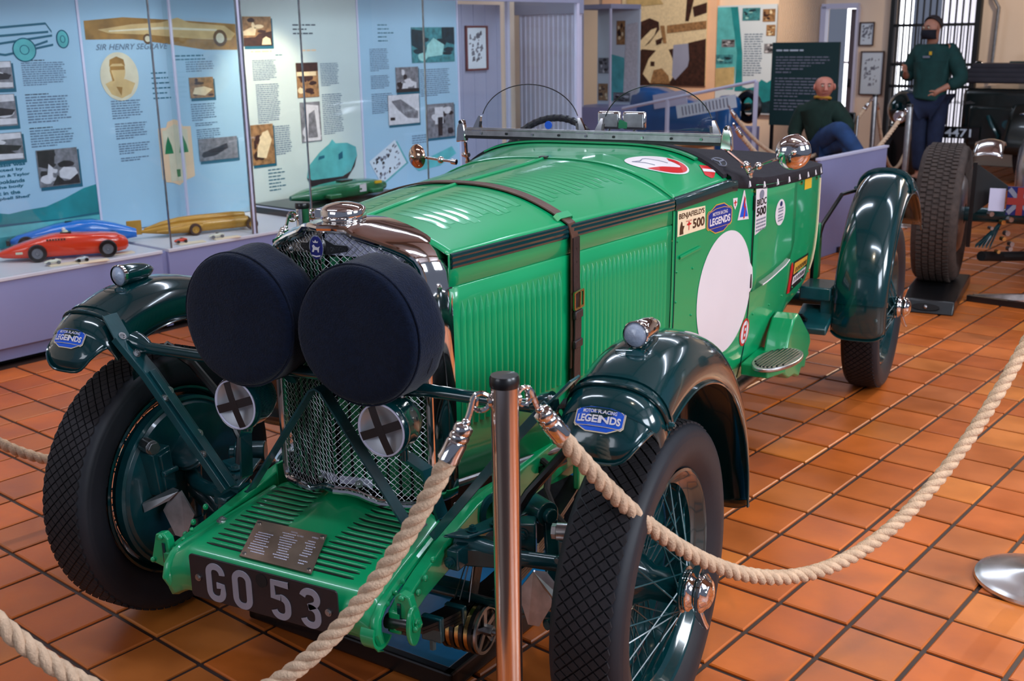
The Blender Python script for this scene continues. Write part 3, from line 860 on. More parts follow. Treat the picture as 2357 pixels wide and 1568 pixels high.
# inverted vee stay in front of the radiator
vs_ = MB()
vs_.bar([V(-.250, -.185, .487), V(-.225, -.205, .497), V(-.016, -.205, .783), V(0, -.205, .790), V(.016, -.205, .783), V(.225, -.205, .497), V(.255, -.185, .487)], V(0, .0165, 0), [V(.0018, 0, .0018), V(-.002, 0, .0016), V(-.002, 0, .0016), V(0, 0, .0025), V(.002, 0, .0016), V(.002, 0, .0016), V(-.0018, 0, .0018)])
vs_.build('vee_stay', M_CHASSIS, CAR, smooth=25)

# ------------------------------------------------------------------ headlamps under cloth covers, spot lamps with taped glass
for sg in (-1, 1):
    c = V(sg*.163, -.281, .945)
    bowl = MB().lathe([(.148, .03), (.148, .09), (.13, .14), (.09, .175), (.03, .195), (0, .197)], c, (0, 1, 0), 40)
    bowl.cyl(c + V(0, .09, -.14), c + V(0, .093, -.115), .02, n=12)
    hd = bowl.build('headlamp', M_DKGREEN, CAR)
    n = 56; rows = []
    prof = [(0, -.004), (.06, -.004), (.11, -.003), (.140, .0), (.148, .0025), (.1515, .007), (.1525, .012), (.1545, .016), (.1545, .022), (.1550, .045), (.1565, .075), (.157, .10), (.1535, .118), (.145, .125)]
    ph = random.random()*6
    for r, h in prof:
        row = []
        for i in range(n):
            t = 2*PI*i/n
            k = 0.0 if r < .02 else (.0018*math.sin(3*t+ph) + .0016*math.sin(7*t+2*ph)*(h > .03) + .0010*math.sin(19*t)*(h > .05))
            pk = .006*math.exp(-((t-PI/2-.0)/.16)**2)*min(1, max(0, h-.01)/.05)
            row.append(c + V((r+k+pk)*math.cos(t), h + .002*math.sin(2*t+ph)*(r > .02), (r+k+pk)*math.sin(t)))
        rows.append(row)
    cv = MB().grid(rows, cv=True).build('cloth_cover', M_CLOTH, hd, smooth=60)
    MB().tube([c + V(.1552*math.cos(t), .014, .1552*math.sin(t)) for t in np.linspace(0, 2*PI, 60)[:-1]], .0022, 6, closed=True).build('piping', M_CLOTH, cv)
    MB().tube([c + V(.1575*math.cos(t), .072 + .003*math.sin(5*t), .1575*math.sin(t)) for t in np.linspace(-2.4, -.3, 30)], .0008, 5).build('stitching', M_TONNEAU, cv)
    MB().cyl(c + V(0, .093, -.11), V(sg*.163, -.188, .816), .018, n=12).build('lamp_post', M_DKGREEN, hd)
    # spot lamp
    c = V(sg*.204, -.253, .735)
    ax = nrm(V(.0, 1, .0))
    bw_ = MB().lathe([(.058, -.004), (.062, -.006), (.065, 0), (.0655, .012), (.062, .016), (.0625, .05), (.0615, .054), (.058, .068), (.048, .088), (.030, .103), (.010, .110), (0, .111)], c, ax, 40)
    bw_.cyl(c + V(sg*.02, .05, -.06), c + V(sg*.02, .05, -.085), .010, n=10)
    sl = bw_.build('spot_lamp', M_DKGREEN, CAR, smooth=45)
    MB().lathe([(.061, 0), (.0605, -.006), (.057, -.007), (.0565, -.002)], c, ax, 40).build('lamp_rim', M_WHITEP, sl)
    MB().lathe([(0, .020), (.02, .017), (.045, .007), (.057, -.002)], c, ax, 36).build('reflector', M_ALUM, sl)
    MB().lathe([(0, -.007), (.03, -.006), (.057, -.003)], c, ax, 36).build('lens', M_GLASSL, sl)
    ra = math.radians(20)
    for k in range(2):
        a = ra + k*PI/2 + math.radians(3 if sg > 0 else 0)
        d = V(math.cos(a), 0, math.sin(a)); e = V(-math.sin(a), 0, math.cos(a))
        MB().bar([c + d*q + V(0, -.0092 + .0035*(abs(q)/.057)**2 - .0004*k, 0) for q in np.linspace(-.056, .056, 7)], e*.0098, V(0, .0004, 0)).build('tape', M_TAPE, sl)
    sc = c + V(sg*.02, .05, .062); MB().bolt(sc, (0, 0, 1), .005, .008).build('lamp_screw', M_STEEL, sl)
    br = MB().bar([c + V(sg*.02, .055, -.075), V(sg*.26, -.17, .62), V(sg*.285, -.15, .50)], V(.004, .016, 0), V(.003, 0, .003)); br.build('lamp_bracket', M_CHASSIS, sl, smooth=20)
    hc = MB()
    for k in range(3): hc.cyl((sg*.163 - .03 + sg*.06, -.165 + .012*k, .79), (sg*.163 + .03 + sg*.06, -.165 + .012*k, .795), .006, n=8)
    hc.cyl((sg*.11, -.17, .785), (sg*.11, -.15, .80), .017, n=14)
    hc.build('lamp_clamp', M_CHASSIS, hd)

# ------------------------------------------------------------------ front apron, plates, dumb irons
def AZ(y): return lerp(y, [-.44, -.425, -.41, -.39, -.30, -.2, -.09], [.395, .424, .434, .440, .452, .464, .478])
def AW(y): return lerp(y, [-.44, -.40, -.28, -.09], [.288, .287, .270, .248])
def ap_pt(u, y, off=0.0):
    x = u*AW(y); z = AZ(y)
    z -= .035*max(0, abs(u)-.82)**1.5*9
    q = max(0.0, min(1.0, (y+.285)/.19))
    z += .036*q**1.1*math.exp(-(x/.066)**4)
    return V(x, y, z + off)
P = [[ap_pt(u, y) for u in np.linspace(-1, 1, 49)] for y in list(np.linspace(-.09, -.39, 24)) + [-.40, -.41, -.42, -.43, -.438]]
P += [[ap_pt(u, -.438) + V(0, -.002+dy, -dz) for u in np.linspace(-1, 1, 49)] for dy, dz in ((0, .02), (.002, .045), (.01, .065), (.03, .075))]
APR = MB().grid(P).build('front_apron', M_GREEN, CAR, smooth=50, solid=.003)
for sg in (-1, 1):
    ed = MB().tube([ap_pt(sg*1.0, y, -.004) for y in np.linspace(-.09, -.43, 20)] + [V(sg*.288, -.436, .36), V(sg*.286, -.42, .325)], [.012]*20 + [.014, .012], 10); ed.build('apron_edge', M_GREEN, APR)
    for k in range(14):
        y = -.118 - .0208*k
        xo, xi = .218 - .001*k, .082 - .0022*k
        sl = MB()
        pts = [ap_pt(sg*(xi + (xo-xi)*i/8)/AW(y), y, .0007) for i in range(9)]
        sl.bar(pts, [V(0, .0012, 0)] + [V(0, .0034, 0)]*7 + [V(0, .0012, 0)], V(0, 0, .0004), 0)
        ridge = [ap_pt(sg*(xi + (xo-xi)*i/8)/AW(y), y+.0068, .0004) for i in range(9)]
        sl.tube(ridge, [.0008] + [.0036]*7 + [.0008], 8, mi=1, sx=1.0)
        sl.build('slot', [M_INK, M_GREEN], APR, smooth=50)
    b = MB().bolt(ap_pt(sg*.90, -.292, .001), (0, 0, 1), .0085, .008); b.build('apron_bolt', M_STEEL, APR)
    b = MB()
    for k in range(3): b.ball(V(sg*.297, -.40 + .03*k, .41 + .012*k), .006, 5, 8)
    b.build('rivets', M_GREEN, APR, kind='stuff')
# engraved plaque
def plq(u, v, o=0):   # u 0..1 left to right, v 0..1 front to back
    a = V(-.092, -.408, AZ(-.408)+.004); b = V(.108, -.408, AZ(-.408)+.004); c_ = V(-.147, -.278, AZ(-.278)+.006); d_ = V(.052, -.274, AZ(-.274)+.006)
    p = (a*(1-u) + b*u)*(1-v) + (c_*(1-u) + d_*u)*v
    return p + V(0, 0, o)
pq = MB().prism([plq(0, 0), plq(1, 0), plq(1, 1), plq(0, 1)], V(0, 0, .0025)).build('plaque', M_COPPER, APR, smooth=0, label='engraved copper plate')
ink = MB()
rq = random.Random(3)
for r in range(11):                                              # worn rows of engraving, too small to read
    for x0, x1 in ((.06, .36), (.40, .68), (.74, .94)):
        if (r < 2 and x0 < .3) or (r in (0, 8) and x0 > .7): continue
        x = x0 + rq.uniform(0, .06)
        while x < x1 - .02 - rq.uniform(0, .08):
            w_ = rq.uniform(.008, .022); y = .80 - .064*r
            ink.poly([plq(x, y, .0028), plq(x+w_, y, .0028), plq(x+w_, y+.022, .0028), plq(x, y+.022, .0028)]); x += w_ + .006
for word, x0, y0 in (('POSITION', .52, .86), ('CLASS', .62, .80), ('SPEED', .82, .84)):
    put_text(ink, word, lambda u, v: plq(u, v, .0028), x0, y0, .09, .035)
ink.build('engraving', M_WHITEP, pq, smooth=0)
for u in (.05, .95):
    for v in (.08, .92):
        MB().cyl(plq(u, v, .002), plq(u, v, .0045), .005, n=12).build('screw', M_STEEL, pq)
# number plate with raised grey characters
PY = -.449
pl = []
for (cx_, cz_, a0) in ((.196, .432, 0), (-.196, .432, PI/2), (-.196, .345, PI), (.196, .345, 1.5*PI)):
    for k in range(4):
        a = a0 + k*PI/6; pl.append(V(cx_ + .009*math.cos(a), PY, cz_ + .009*math.sin(a)))
NP = MB().prism(pl, V(0, .004, 0)).build('number_plate', M_PLATE, CAR, smooth=0, bevel=.0008)
def ribbon(path, hw_, closed=False):
    """flat ribbon of half width hw_ along a 2d path"""
    k = len(path); L_, R_ = [], []
    for i in range(k):
        a = path[(i-1) % k] if (closed or i) else path[i]; b = path[(i+1) % k] if (closed or i < k-1) else path[i]
        d = nrm(V(b[0]-a[0], b[1]-a[1])); n = V(-d[1], d[0])
        L_.append((path[i][0]+n[0]*hw_, path[i][1]+n[1]*hw_)); R_.append((path[i][0]-n[0]*hw_, path[i][1]-n[1]*hw_))
    return L_, R_
def arc(cx_, cy_, r, a0, a1, n=7):
    return [(cx_ + r*math.cos(math.radians(a0 + (a1-a0)*i/n)), cy_ + r*math.sin(math.radians(a0 + (a1-a0)*i/n))) for i in range(n+1)]
gw, gh, q = .054, .094, .018
S = .0075; x0_, x1_, y0_, y1_ = S, gw-S, S, gh-S
glyph = {
 'G': arc(x1_-q, y1_-q, q, 0, 90)[0:] + arc(x0_+q, y1_-q, q, 90, 180) + arc(x0_+q, y0_+q, q, 180, 270) + arc(x1_-q, y0_+q, q, 270, 360) + [(x1_, gh*.44), (gw*.54, gh*.44)],
 'O': arc(x1_-q, y1_-q, q, 0, 90) + arc(x0_+q, y1_-q, q, 90, 180) + arc(x0_+q, y0_+q, q, 180, 270) + arc(x1_-q, y0_+q, q, 270, 360),
 '5': [(x1_+S*.6, y1_), (x0_, y1_), (x0_-.0, gh*.56), (gw*.55, gh*.57)] + arc(x1_-q, gh*.57-q, q, 90, 0) + arc(x1_-q, y0_+q, q, 0, -90) + arc(x0_+q, y0_+q, q, 270, 195),
 '3': [arc(x0_+q, y1_-q, q, 165, 90) + arc(x1_-q*.9, y1_-q*.9, q*.9, 90, -70, 11) + [(gw*.42, gh*.525)], [(gw*.42, gh*.525)] + arc(x1_-q, gh*.53-q, q, 88, 0) + arc(x1_-q, y0_+q, q, 0, -90) + arc(x0_+q, y0_+q, q, 270, 195)]}
for ch_, gx in (('G', -.156), ('O', -.080), ('5', .026), ('3', .106)):
    pa = glyph[ch_]
    z0 = .338; m_ = MB()
    for pq_ in (pa if isinstance(pa[0], list) else [pa]):
        L_, R_ = ribbon(pq_, S, ch_ == 'O'); k = len(pq_)
        tl = [V(gx+a, PY-.0022, z0+b) for a, b in L_]; tr = [V(gx+a, PY-.0022, z0+b) for a, b in R_]
        bl = [p + V(0, .002, 0) for p in tl]; brr = [p + V(0, .002, 0) for p in tr]
        m_.grid([[bl[i], tl[i], tr[i], brr[i]] for i in range(k)], cu=(ch_ == 'O'))
    m_.build('character', M_PLATEL, NP, smooth=20)
for sx_ in (-.180, .181):
    MB().cyl((sx_, PY, .387), (sx_, PY-.003, .387), .0085, n=14).cyl((sx_, PY-.003, .387), (sx_, PY-.006, .387), .0055, n=8).build('plate_bolt', M_STEEL, NP)
MB().cyl((.003, PY-.0005, .420), (.003, PY-.0012, .420), .016, n=18).build('starter_hole', M_DARK, NP)
# dumb irons / side rails
for sg in (-1, 1):
    rail = MB()
    cl = [(.300, 1.9, .41), (.297, 1.0, .42), (.292, .5, .445), (.290, .15, .440), (.290, -.02, .436), (.292, -.16, .420), (.300, -.28, .400), (.310, -.36, .385), (.316, -.405, .372)]
    hh = [.055, .055, .055, .050, .048, .038, .030, .028, .026]
    rail.bar([V(sg*x, y, z) for x, y, z in cl], [V(0, 0, h_) for h_ in hh], V(.016, 0, 0))
    rl = rail.build('side_rail', M_GREEN, CAR, smooth=50, bevel=.004)
    for (y, z) in ((-.30, .43), (-.33, .41), (-.26, .455)):
        MB().ball((sg*(.325 if y > -.3 else .33), y, z), (.006, .008, .008), 6, 10).build('rivet', M_GREEN, rl)
    # shackle cheek, pin and scroll
    e = V(sg*.352, -.395, .372)
    if sg > 0:
        pts = [e + V(0, .024*math.cos(t), .046*math.sin(t)) for t in np.linspace(0, 2*PI, 25)[:-1]]
        sk = MB().prism(pts, V(sg*.010, 0, 0)).build('shackle_cheek', M_GREEN, rl, smooth=40, bevel=.003)
        MB().bolt(e + V(sg*.010, 0, .012), (sg, 0, 0), .009, .008).build('shackle_bolt', M_GREEN, sk)
        MB().cyl(e + V(-sg*.06, 0, -.004), e, .017, n=16).build('shackle_pin', M_BLACK, rl)
        hk = MB().bar([V(sg*.285, -.425, .37) + V(0, .036*math.cos(t), .036*math.sin(t)-.01) for t in np.linspace(2.6, 5.6, 14)], V(.016, 0, 0), [V(0, .003*math.cos(t), .003*math.sin(t)) for t in np.linspace(2.6, 5.6, 14)])
        hk.build('spring_scroll', M_GREEN, rl, smooth=60)
    # riveted cover plate standing beside the apron
    cpts = [(.316, .432), (.330, .444), (.352, .438), (.372, .372), (.368, .362), (.320, .352), (.306, .362)]
    cvp = MB().prism([V(sg*x, -.402, z) for x, z in cpts], V(0, .022, 0)).build('end_cover', M_GREEN, rl, smooth=20, bevel=.003)
    for (x, z) in ((.335, .434), (.366, .370), (.318, .362)):
        MB().ball((sg*x, -.404, z), (.007, .006, .007), 6, 10).build('rivet', M_GREEN, cvp)
    MB().bar([V(sg*.328, -.4035, z) for z in (.42, .40, .37)], V(.004, 0, 0), V(0, .001, 0)).build('cover_slot', M_DKGREEN, cvp)
    # green side member plate below the bonnet tube with its cable and wire
    pts = [(-.05, .50), (.10, .49), (.5, .455), (.9, .425), (.9, .34), (.5, .36), (.1, .41), (-.05, .44)]
    MB().prism([V(sg*(.27 + .05*max(0, y)), y, z) for y, z in pts], V(sg*.004, 0, 0)).build('frame_side_plate', M_GREEN, rl, smooth=0)
    # semi elliptic spring, its clips
    for k in range(6):
        L_ = 1.0 - .13*k
        yy = np.linspace(-.40 + .065*k, .52 - .065*k, 14)
        MB().bar([V(sg*.318, y, .265 - .0085*k + .085*abs((y-.06)/.46)**2.0) for y in yy], V(.022, 0, 0), V(0, 0, .0037)).build('spring_leaf', M_BLACK, rl, smooth=40)
    for y in (-.26, -.16, .22, .34):
        z = .245 + .085*abs((y-.06)/.46)**2
        MB().box((sg*.318, y, z), (.052, .016, .060)).build('spring_clip', M_CHASSIS, rl, bevel=.003)
    MB().cyl((sg*.318, -.262, .26), (sg*.318, -.262, .235), .008, n=6).build('clip_bolt', M_CHASSIS, rl)
# axle beam, dropped in the middle
ax = MB().tube([(-.63, 0, .372), (-.58, 0, .335), (-.52, 0, .285), (-.44, 0, .252), (-.30, 0, .235), (.30, 0, .235), (.44, 0, .252), (.52, 0, .285), (.58, 0, .335), (.63, 0, .372)], .027, 14)
AXL = ax.build('front_axle', M_CHASSIS, CAR)
for sg in (-1, 1):
    k_ = MB()
    k_.cyl((sg*.628, 0, .27), (sg*.612, 0, .48), .027, n=16).cyl((sg*.630, 0, .25), (sg*.628, 0, .272), .034, n=16).cyl((sg*.612, 0, .475), (sg*.610, 0, .497), .034, n=18)
    k_.lathe([(.040, 0), (.052, .012), (.052, .02), (.046, .024), (.052, .03), (.046, .036), (.052, .042), (.04, .05), (0, .05)], (sg*.612, -.01, .455), (-sg*.3, -.6, .6), 20)
    k_.build('king_pin_post', M_CHASSIS, AXL, smooth=40)
    st = MB().tube([(sg*.60, -.02, .40), (sg*.54, -.06, .40), (sg*.46, -.10, .415), (sg*.38, -.12, .43), (sg*.31, -.13, .445)], [.022, .019, .018, .022, .026], 12)
    st.build('radius_arm', M_CHASSIS, AXL)
    bx = MB()
    bx.box((sg*.608, -.130, .455), (.050, .062, .125), rotx(.12)).box((sg*.588, -.130, .485), (.03, .036, .05), rotx(.12)).box((sg*.588, -.125, .425), (.03, .036, .05), rotx(.12))
    bx.cyl((sg*.572, -.150, .455), (sg*.572, -.100, .455), .009, n=10)
    bx.build('brake_cylinder', M_CHASSIS, AXL, smooth=30, bevel=.007)
    MB().cyl((sg*.62, -.155, .535), (sg*.58, -.168, .535), .019, n=16).cyl((sg*.58, -.168, .535), (sg*.570, -.171, .535), .017, n=6).build('adjuster_bolt', M_STEEL, AXL, bevel=.001)
    MB().tube([(sg*.61, -.05, .31), (sg*.58, -.10, .315), (sg*.56, -.14, .30), (sg*.55, -.16, .30)], [.012, .01, .010, .013], 10).build('steering_arm', M_CHASSIS, AXL)
    # bent alloy scoop by the drum
    sc = MB()
    sc.prism([V(sg*.622, -.185, .375), V(sg*.612, -.19, .355), V(sg*.545, -.165, .392), V(sg*.52, -.155, .418), V(sg*.545, -.15, .418)], V(0, .004, .004))
    sc.prism([V(sg*.57, -.165, .360), V(sg*.535, -.165, .295), V(sg*.505, -.16, .29), V(sg*.475, -.15, .36), V(sg*.515, -.15, .418), V(sg*.545, -.155, .405)], V(0, .004, .002))
    sc.build('air_scoop', M_STEEL, AXL, smooth=0)
MB().cyl((-.57, -.10, .285), (.57, -.10, .285), .011, n=12).build('track_rod', M_CHASSIS, AXL)
# friction damper: stacked discs with star nut and arms
for sg in (-1, 1):
    dp = MB(); o_ = V(sg*.285, -.118, .222)
    for k in range(7):
        dp.cyl(o_ + V(sg*.012*k, 0, 0), o_ + V(sg*(.012*k+.0095), 0, 0), .060 if k % 2 == 0 else .057, n=36, mi=k % 2)
    dob = dp.build('friction_damper', [M_BLACK, M_BRASS], AXL, smooth=40)
    st = MB(); e = o_ + V(sg*.086, 0, 0)
    for k in range(5):
        a = 2*PI*k/5 + .3; st.bar([e + V(0, .010*math.cos(a), .010*math.sin(a)), e + V(0, .052*math.cos(a), .052*math.sin(a))], V(0, -math.sin(a), math.cos(a))*.007, V(.002, 0, 0))
    st.lathe([(.058, 0), (.058, .006), (.050, .006), (.050, 0)], e, (sg, 0, 0), 32)
    st.cyl(e, e + V(sg*.022, 0, 0), .013, n=6).cyl(e + V(sg*.022, 0, 0), e + V(sg*.034, 0, 0), .008, n=10)
    st.build('damper_star', M_STEEL, dob, smooth=30)
    MB().bar([V(sg*.315, -.09, .24), V(sg*.315, -.02, .40)], V(0, .018, -.006), V(.004, 0, 0)).build('damper_arm', M_LEATHER2, dob, smooth=0)
    for q in (.29, .305, .33): MB().tube([V(sg*q, -.118, .282), V(sg*(.31 + (q-.31)*.2), -.05, .40)], .0016, 5).build('damper_blade', M_STEEL, dob)
    # bracket casting, bolts, upper arm between frame and wing
    cb = MB()
    cb.box((sg*.372, -.105, .415), (.085, .075, .045), rotz(sg*.3)).box((sg*.43, -.03, .43), (.06, .05, .09), rotz(sg*.4))
    cb.bar([V(sg*.33, -.17, .47), V(sg*.36, -.10, .468), V(sg*.40, 0, .475)], V(.028, .01, 0), V(0, 0, .004))
    cb.box((sg*.335, -.165, .425), (.03, .06, .05))
    cbo = cb.build('frame_bracket', M_CHASSIS, CAR, smooth=30, bevel=.006)
    for p, d in (((sg*.352, -.13, .475), (0, 0, 1)), ((sg*.385, -.08, .478), (0, 0, 1)), ((sg*.33, -.197, .42), (0, -1, 0)), ((sg*.440, -.055, .45), (sg*.4, -1, 0)), ((sg*.440, -.055, .40), (sg*.4, -1, 0))):
        MB().bolt(p, d, .009, .010).build('bolt', M_CHASSIS, cbo)
    up = MB()
    up.cyl((sg*.40, .06, .475), (sg*.47, .02, .475), .030, n=18).cyl((sg*.47, .02, .475), (sg*.485, .012, .475), .018, n=12)
    up.bar([V(sg*.47, .03, .46), V(sg*.485, .01, .40), V(sg*.50, -.02, .31), V(sg*.515, -.03, .29)], V(.012, .012, 0), V(.006, -.006, 0))
    up.cyl((sg*.495, -.02, .285), (sg*.54, -.02, .285), .022, n=14)
    up.cyl((sg*.39, -.02, .39), (sg*.43, -.05, .39), .035, n=18)
    up.build('steering_drop_link', M_CHASSIS, CAR, smooth=35, bevel=.003)
    MB().tube([V(sg*.31, .32, .475), V(sg*.34, .30, .47), V(sg*.36, .24, .43), V(sg*.42, .17, .40), V(sg*.50, .10, .39), V(sg*.58, .04, .40)], .009, 8).build('brake_hose', M_RUBBER, CAR)
    MB().tube([V(sg*.40, -.05, .46), V(sg*.43, .0, .53), V(sg*.50, .02, .62), V(sg*.58, .0, .72), V(sg*.62, -.05, .78)], .012, 8).build('cable', M_BLACK, CAR)
    MB().tube([V(sg*.315, .30, .455), V(sg*.335, .40, .45)], .012, 8).build('grommet', M_BLACK, CAR)
    MB().lathe([(.0, 0), (.035, .002), (.045, .012), (.045, .02), (.03, .024)], (sg*.30, .03, .45), (sg, -.2, 0), 24).build('frame_cap', M_CHASSIS, CAR)
    bx = MB().box((sg*.345, .50, .40), (.02, .09, .11)).build('frame_gusset', M_GREEN, CAR, bevel=.006)
# engine and gearbox mass underneath
MB().box((0, .5, .40), (.34, .9, .30)).box((0, 1.5, .36), (.5, 1.2, .16)).build('sump', M_DARK, CAR, smooth=0, bevel=.03, kind='stuff')
MB().tube([(.36, .9, .30), (.40, 1.5, .28), (.42, 2.0, .26)], .032, 12).build('exhaust_pipe', M_STEEL, CAR)
# rear axle, spring boxes, wing stays
ra_ = MB().cyl((-.66, WB, WR), (.66, WB, WR), .04, n=16).ball((0, WB, WR), .14, 10, 16)
RAX = ra_.build('rear_axle', M_CHASSIS, CAR)
for sg in (-1, 1):
    MB().box((sg*.555, 2.50, .505), (.13, .18, .055)).box((sg*.60, 2.46, .44), (.05, .07, .12)).box((sg*.56, 2.40, .40), (.14, .20, .03), rotx(.3)).build('spring_hanger', M_CHASSIS, RAX, bevel=.006)
    for k in range(5): MB().bar([V(sg*.52, y, .33 - .008*k + .10*abs((y-2.75)/.45)**2) for y in np.linspace(2.26 + .05*k, 3.2 - .05*k, 12)], V(.022, 0, 0), V(0, 0, .0036)).build('spring_leaf', M_BLACK, RAX)
    f, fp = WING[(sg, False)]
    inner = PI if sg > 0 else 0.0
    def wp(a, t, off=.004): return fp(math.radians(a), t if sg > 0 else PI - t, off)
    MB().tube([wp(-4, t) for t in np.linspace(.06, PI-.06, 20)], .010, 8).build('wing_band', M_DKGREEN, f)
    MB().tube([wp(-1, t) for t in np.linspace(.06, PI-.06, 20)], .005, 8).build('wing_piping', M_DKGREEN, f)
    MB().tube([wp(-4, PI-.1), V(sg*.58, 2.72, .88), V(sg*.52, 2.66, .76), V(sg*.49, 2.64, .62), V(sg*.49, 2.64, .52)], .009, 8).build('wing_stay', M_BLACK, f)
    lap = MB().grid([[fp(math.radians(a), t, .003) for t in np.linspace(.03, PI-.03, 22)] for a in (-78, -77.5, -76, -75.5)]); lap.build('joint_band', M_DKGREEN, f)
    for t in (.15, PI-.15): MB().bolt(wp(-4, t), nrm(wp(-4, t)-wp(-4, t, -.01)), .008, .016).build('wing_bolt', M_CHASSIS, f)
    MB().box((sg*.50, 2.66, .64), (.03, .05, .24)).build('tail_bracket', M_GREEN, f, bevel=.004)
# ------------------------------------------------------------------ windscreens, mirrors, stickers and fittings of the green car
# cowl lip, screen rail, two curved aero screens
MB().bar([top_pt(t, 1.318, .006) for t in np.linspace(-.80, .80, 30)], V(0, .022, 0), V(0, 0, .003)).build('cowl_lip', M_GREEN, CAR)
MB().bar([top_pt(t, 1.350, .004) for t in np.linspace(-.97, .97, 40)], V(0, .026, 0), V(0, 0, .006)).build('cockpit_rim', M_TONNEAU, CAR)
WY = 1.315
ra = MB()
ra.box((0, WY, 1.229), (.93, .016, .022)).box((0, WY-.006, 1.243), (.93, .006, .010))
RAIL = ra.build('windscreen_rail', M_STEEL, CAR, smooth=20, bevel=.002)
MB().box((0, WY-.002, 1.214), (.94, .018, .008)).build('rail_seal', M_BLACK, RAIL)
for k in range(9): MB().cyl((-.40 + .1*k, WY-.010, 1.229), (-.40 + .1*k, WY-.013, 1.229), .0045, n=8).build('rail_screw', M_BLACK if k % 2 else M_CHROME, RAIL)
for cx_ in (-.218, .246):
    def arch(a, r=.190, hgt=.152): return V(cx_ + r*math.cos(a), WY + .004, 1.244 + hgt*math.sin(a)**.9)
    pts = [arch(a) for a in np.linspace(.03, PI-.03, 36)]
    g = MB().prism([p for p in pts], V(0, .004, 0)).build('aero_screen', M_GLASS, RAIL, smooth=20)
    MB().tube([p + V(0, .002, 0) for p in pts[3:-3]], .0018, 5).build('glass_edge', M_BLACK, g)
    for e in (-1, 1):
        MB().bar([V(cx_ + e*.200, WY-.002, 1.236), V(cx_ + e*.198, WY, 1.262), V(cx_ + e*.190, WY+.002, 1.288)], [V(.020, 0, 0), V(.010, 0, 0), V(.004, 0, 0)], V(0, .007, 0)).build('screen_clip', M_CHROME, g, smooth=30)
        MB().bar([V(cx_ + e*.186, WY-.008, 1.250), V(cx_ + e*.184, WY-.006, 1.270)], V(.004, 0, 0), V(0, .003, 0)).build('rubber_block', M_BLACK, g)
for e in (-1, 1):
    ps = MB()
    ps.prism([V(e*(.462+x), WY-.012, z) for x, z in ((0, 1.20), (.040, 1.195), (.036, 1.245), (.026, 1.272), (.016, 1.275), (.008, 1.262), (.004, 1.235))], V(0, .024, 0))
    po = ps.build('screen_pillar', M_CHROME, RAIL, smooth=30, bevel=.004)
    MB().cyl((e*.481, WY-.016, 1.266), (e*.481, WY+.016, 1.266), .006, n=12).build('pillar_pivot', M_BLACK, po)
    MB().tube([V(e*.478, 1.33, 1.195), V(e*.515, 1.40, 1.145), V(e*.53, 1.44, 1.10)], .006, 8).build('side_stay', M_CHROME, CAR)
    fx = MB(); fx.ball((e*.520, 1.405, 1.142), .013, 8, 12).ball((e*.528, 1.43, 1.115), .011, 8, 12).cyl((e*.505, 1.40, 1.14), (e*.535, 1.41, 1.14), .008, n=10)
    fx.build('stay_clamp', M_CHROME, CAR)
# rear view mirrors on stalks
def mirror(base, knuckle, c, face, r, m, label):
    st = MB().tube([V(base), V(knuckle), V(c)], .0048, 8)
    st.ball(V(knuckle), .013, 8, 12)
    st.cyl(V(base), V(base)*.7 + V(knuckle)*.3, .010, n=12)
    so = st.build('wing_mirror', M_CHROME, CAR, label=label)
    f_ = nrm(V(face))
    MB().lathe([(0, -.022), (r*.45, -.020), (r*.8, -.012), (r*.97, -.003), (r, .003), (r*.98, .006), (r*.93, .006), (0, .005)], V(c), f_, 36).build('mirror_dish', m, so, smooth=50)
    MB().ball(V(c) - f_*.022, .009, 8, 12).build('mirror_boss', M_CHROME, so)
mirror((.525, 1.43, 1.120), (.560, 1.41, 1.140), (.668, 1.42, 1.187), (-.25, .9, -.05), .056, M_CHROME, 'round chrome wing mirror')
mirror((-.50, 1.30, 1.125), (-.565, 1.30, 1.131), (-.665, 1.30, 1.140), (.35, .9, 0), .044, M_CHROMEW, 'round wing mirror with a coppery reflection in its colour')
# two square interior mirrors
for x in (.005, .098):
    im = MB().box((x, 1.50, 1.268), (.086, .018, .062)); io = im.build('cockpit_mirror', M_CHROME, CAR, bevel=.008)
    MB().box((x, 1.489, 1.268), (.070, .003, .046)).build('mirror_face', M_STEEL, io, bevel=.004)
    MB().cyl((x, 1.50, 1.20), (x, 1.50, 1.24), .006, n=10).build('mirror_stem', M_CHROME, io)
MB().prism([V(.045, 1.484, 1.242), V(.075, 1.484, 1.242), V(.075, 1.484, 1.262), V(.052, 1.484, 1.272), V(.045, 1.484, 1.264)], V(0, .003, 0)).build('green_ticket', M_SHUTTER, CAR)
# steering wheel seen over the scuttle
swc = V(-.315, 1.66, 1.09); sa = rotx(-.55)
ring = [swc + sa @ V(.19*math.cos(t), .0, .19*math.sin(t)) for t in np.linspace(0, 2*PI, 49)[:-1]]
SWH = MB().tube(ring, .013, 10, closed=True).build('steering_wheel', M_BLACK, CAR)
for k in range(22):
    t = PI*(k+.5)/22; p = swc + sa @ V(.19*math.cos(t), 0, .19*math.sin(t)); d = sa @ V(-math.sin(t), 0, math.cos(t))
    MB().cyl(p - d*.004, p + d*.004, .0142, n=10).build('rim_binding', M_TONNEAU, SWH)
for k in range(4):
    t = PI*.25 + PI*k/2; MB().cyl(swc, swc + sa @ V(.185*math.cos(t), 0, .185*math.sin(t)), .007, n=8).build('wheel_spoke', M_STEEL, SWH)
MB().cyl((-.140, WY-.004, 1.262), (-.140, WY-.007, 1.262), .0135, n=24).build('blue_disc', M_BLUED, CAR, label='round blue sticker')
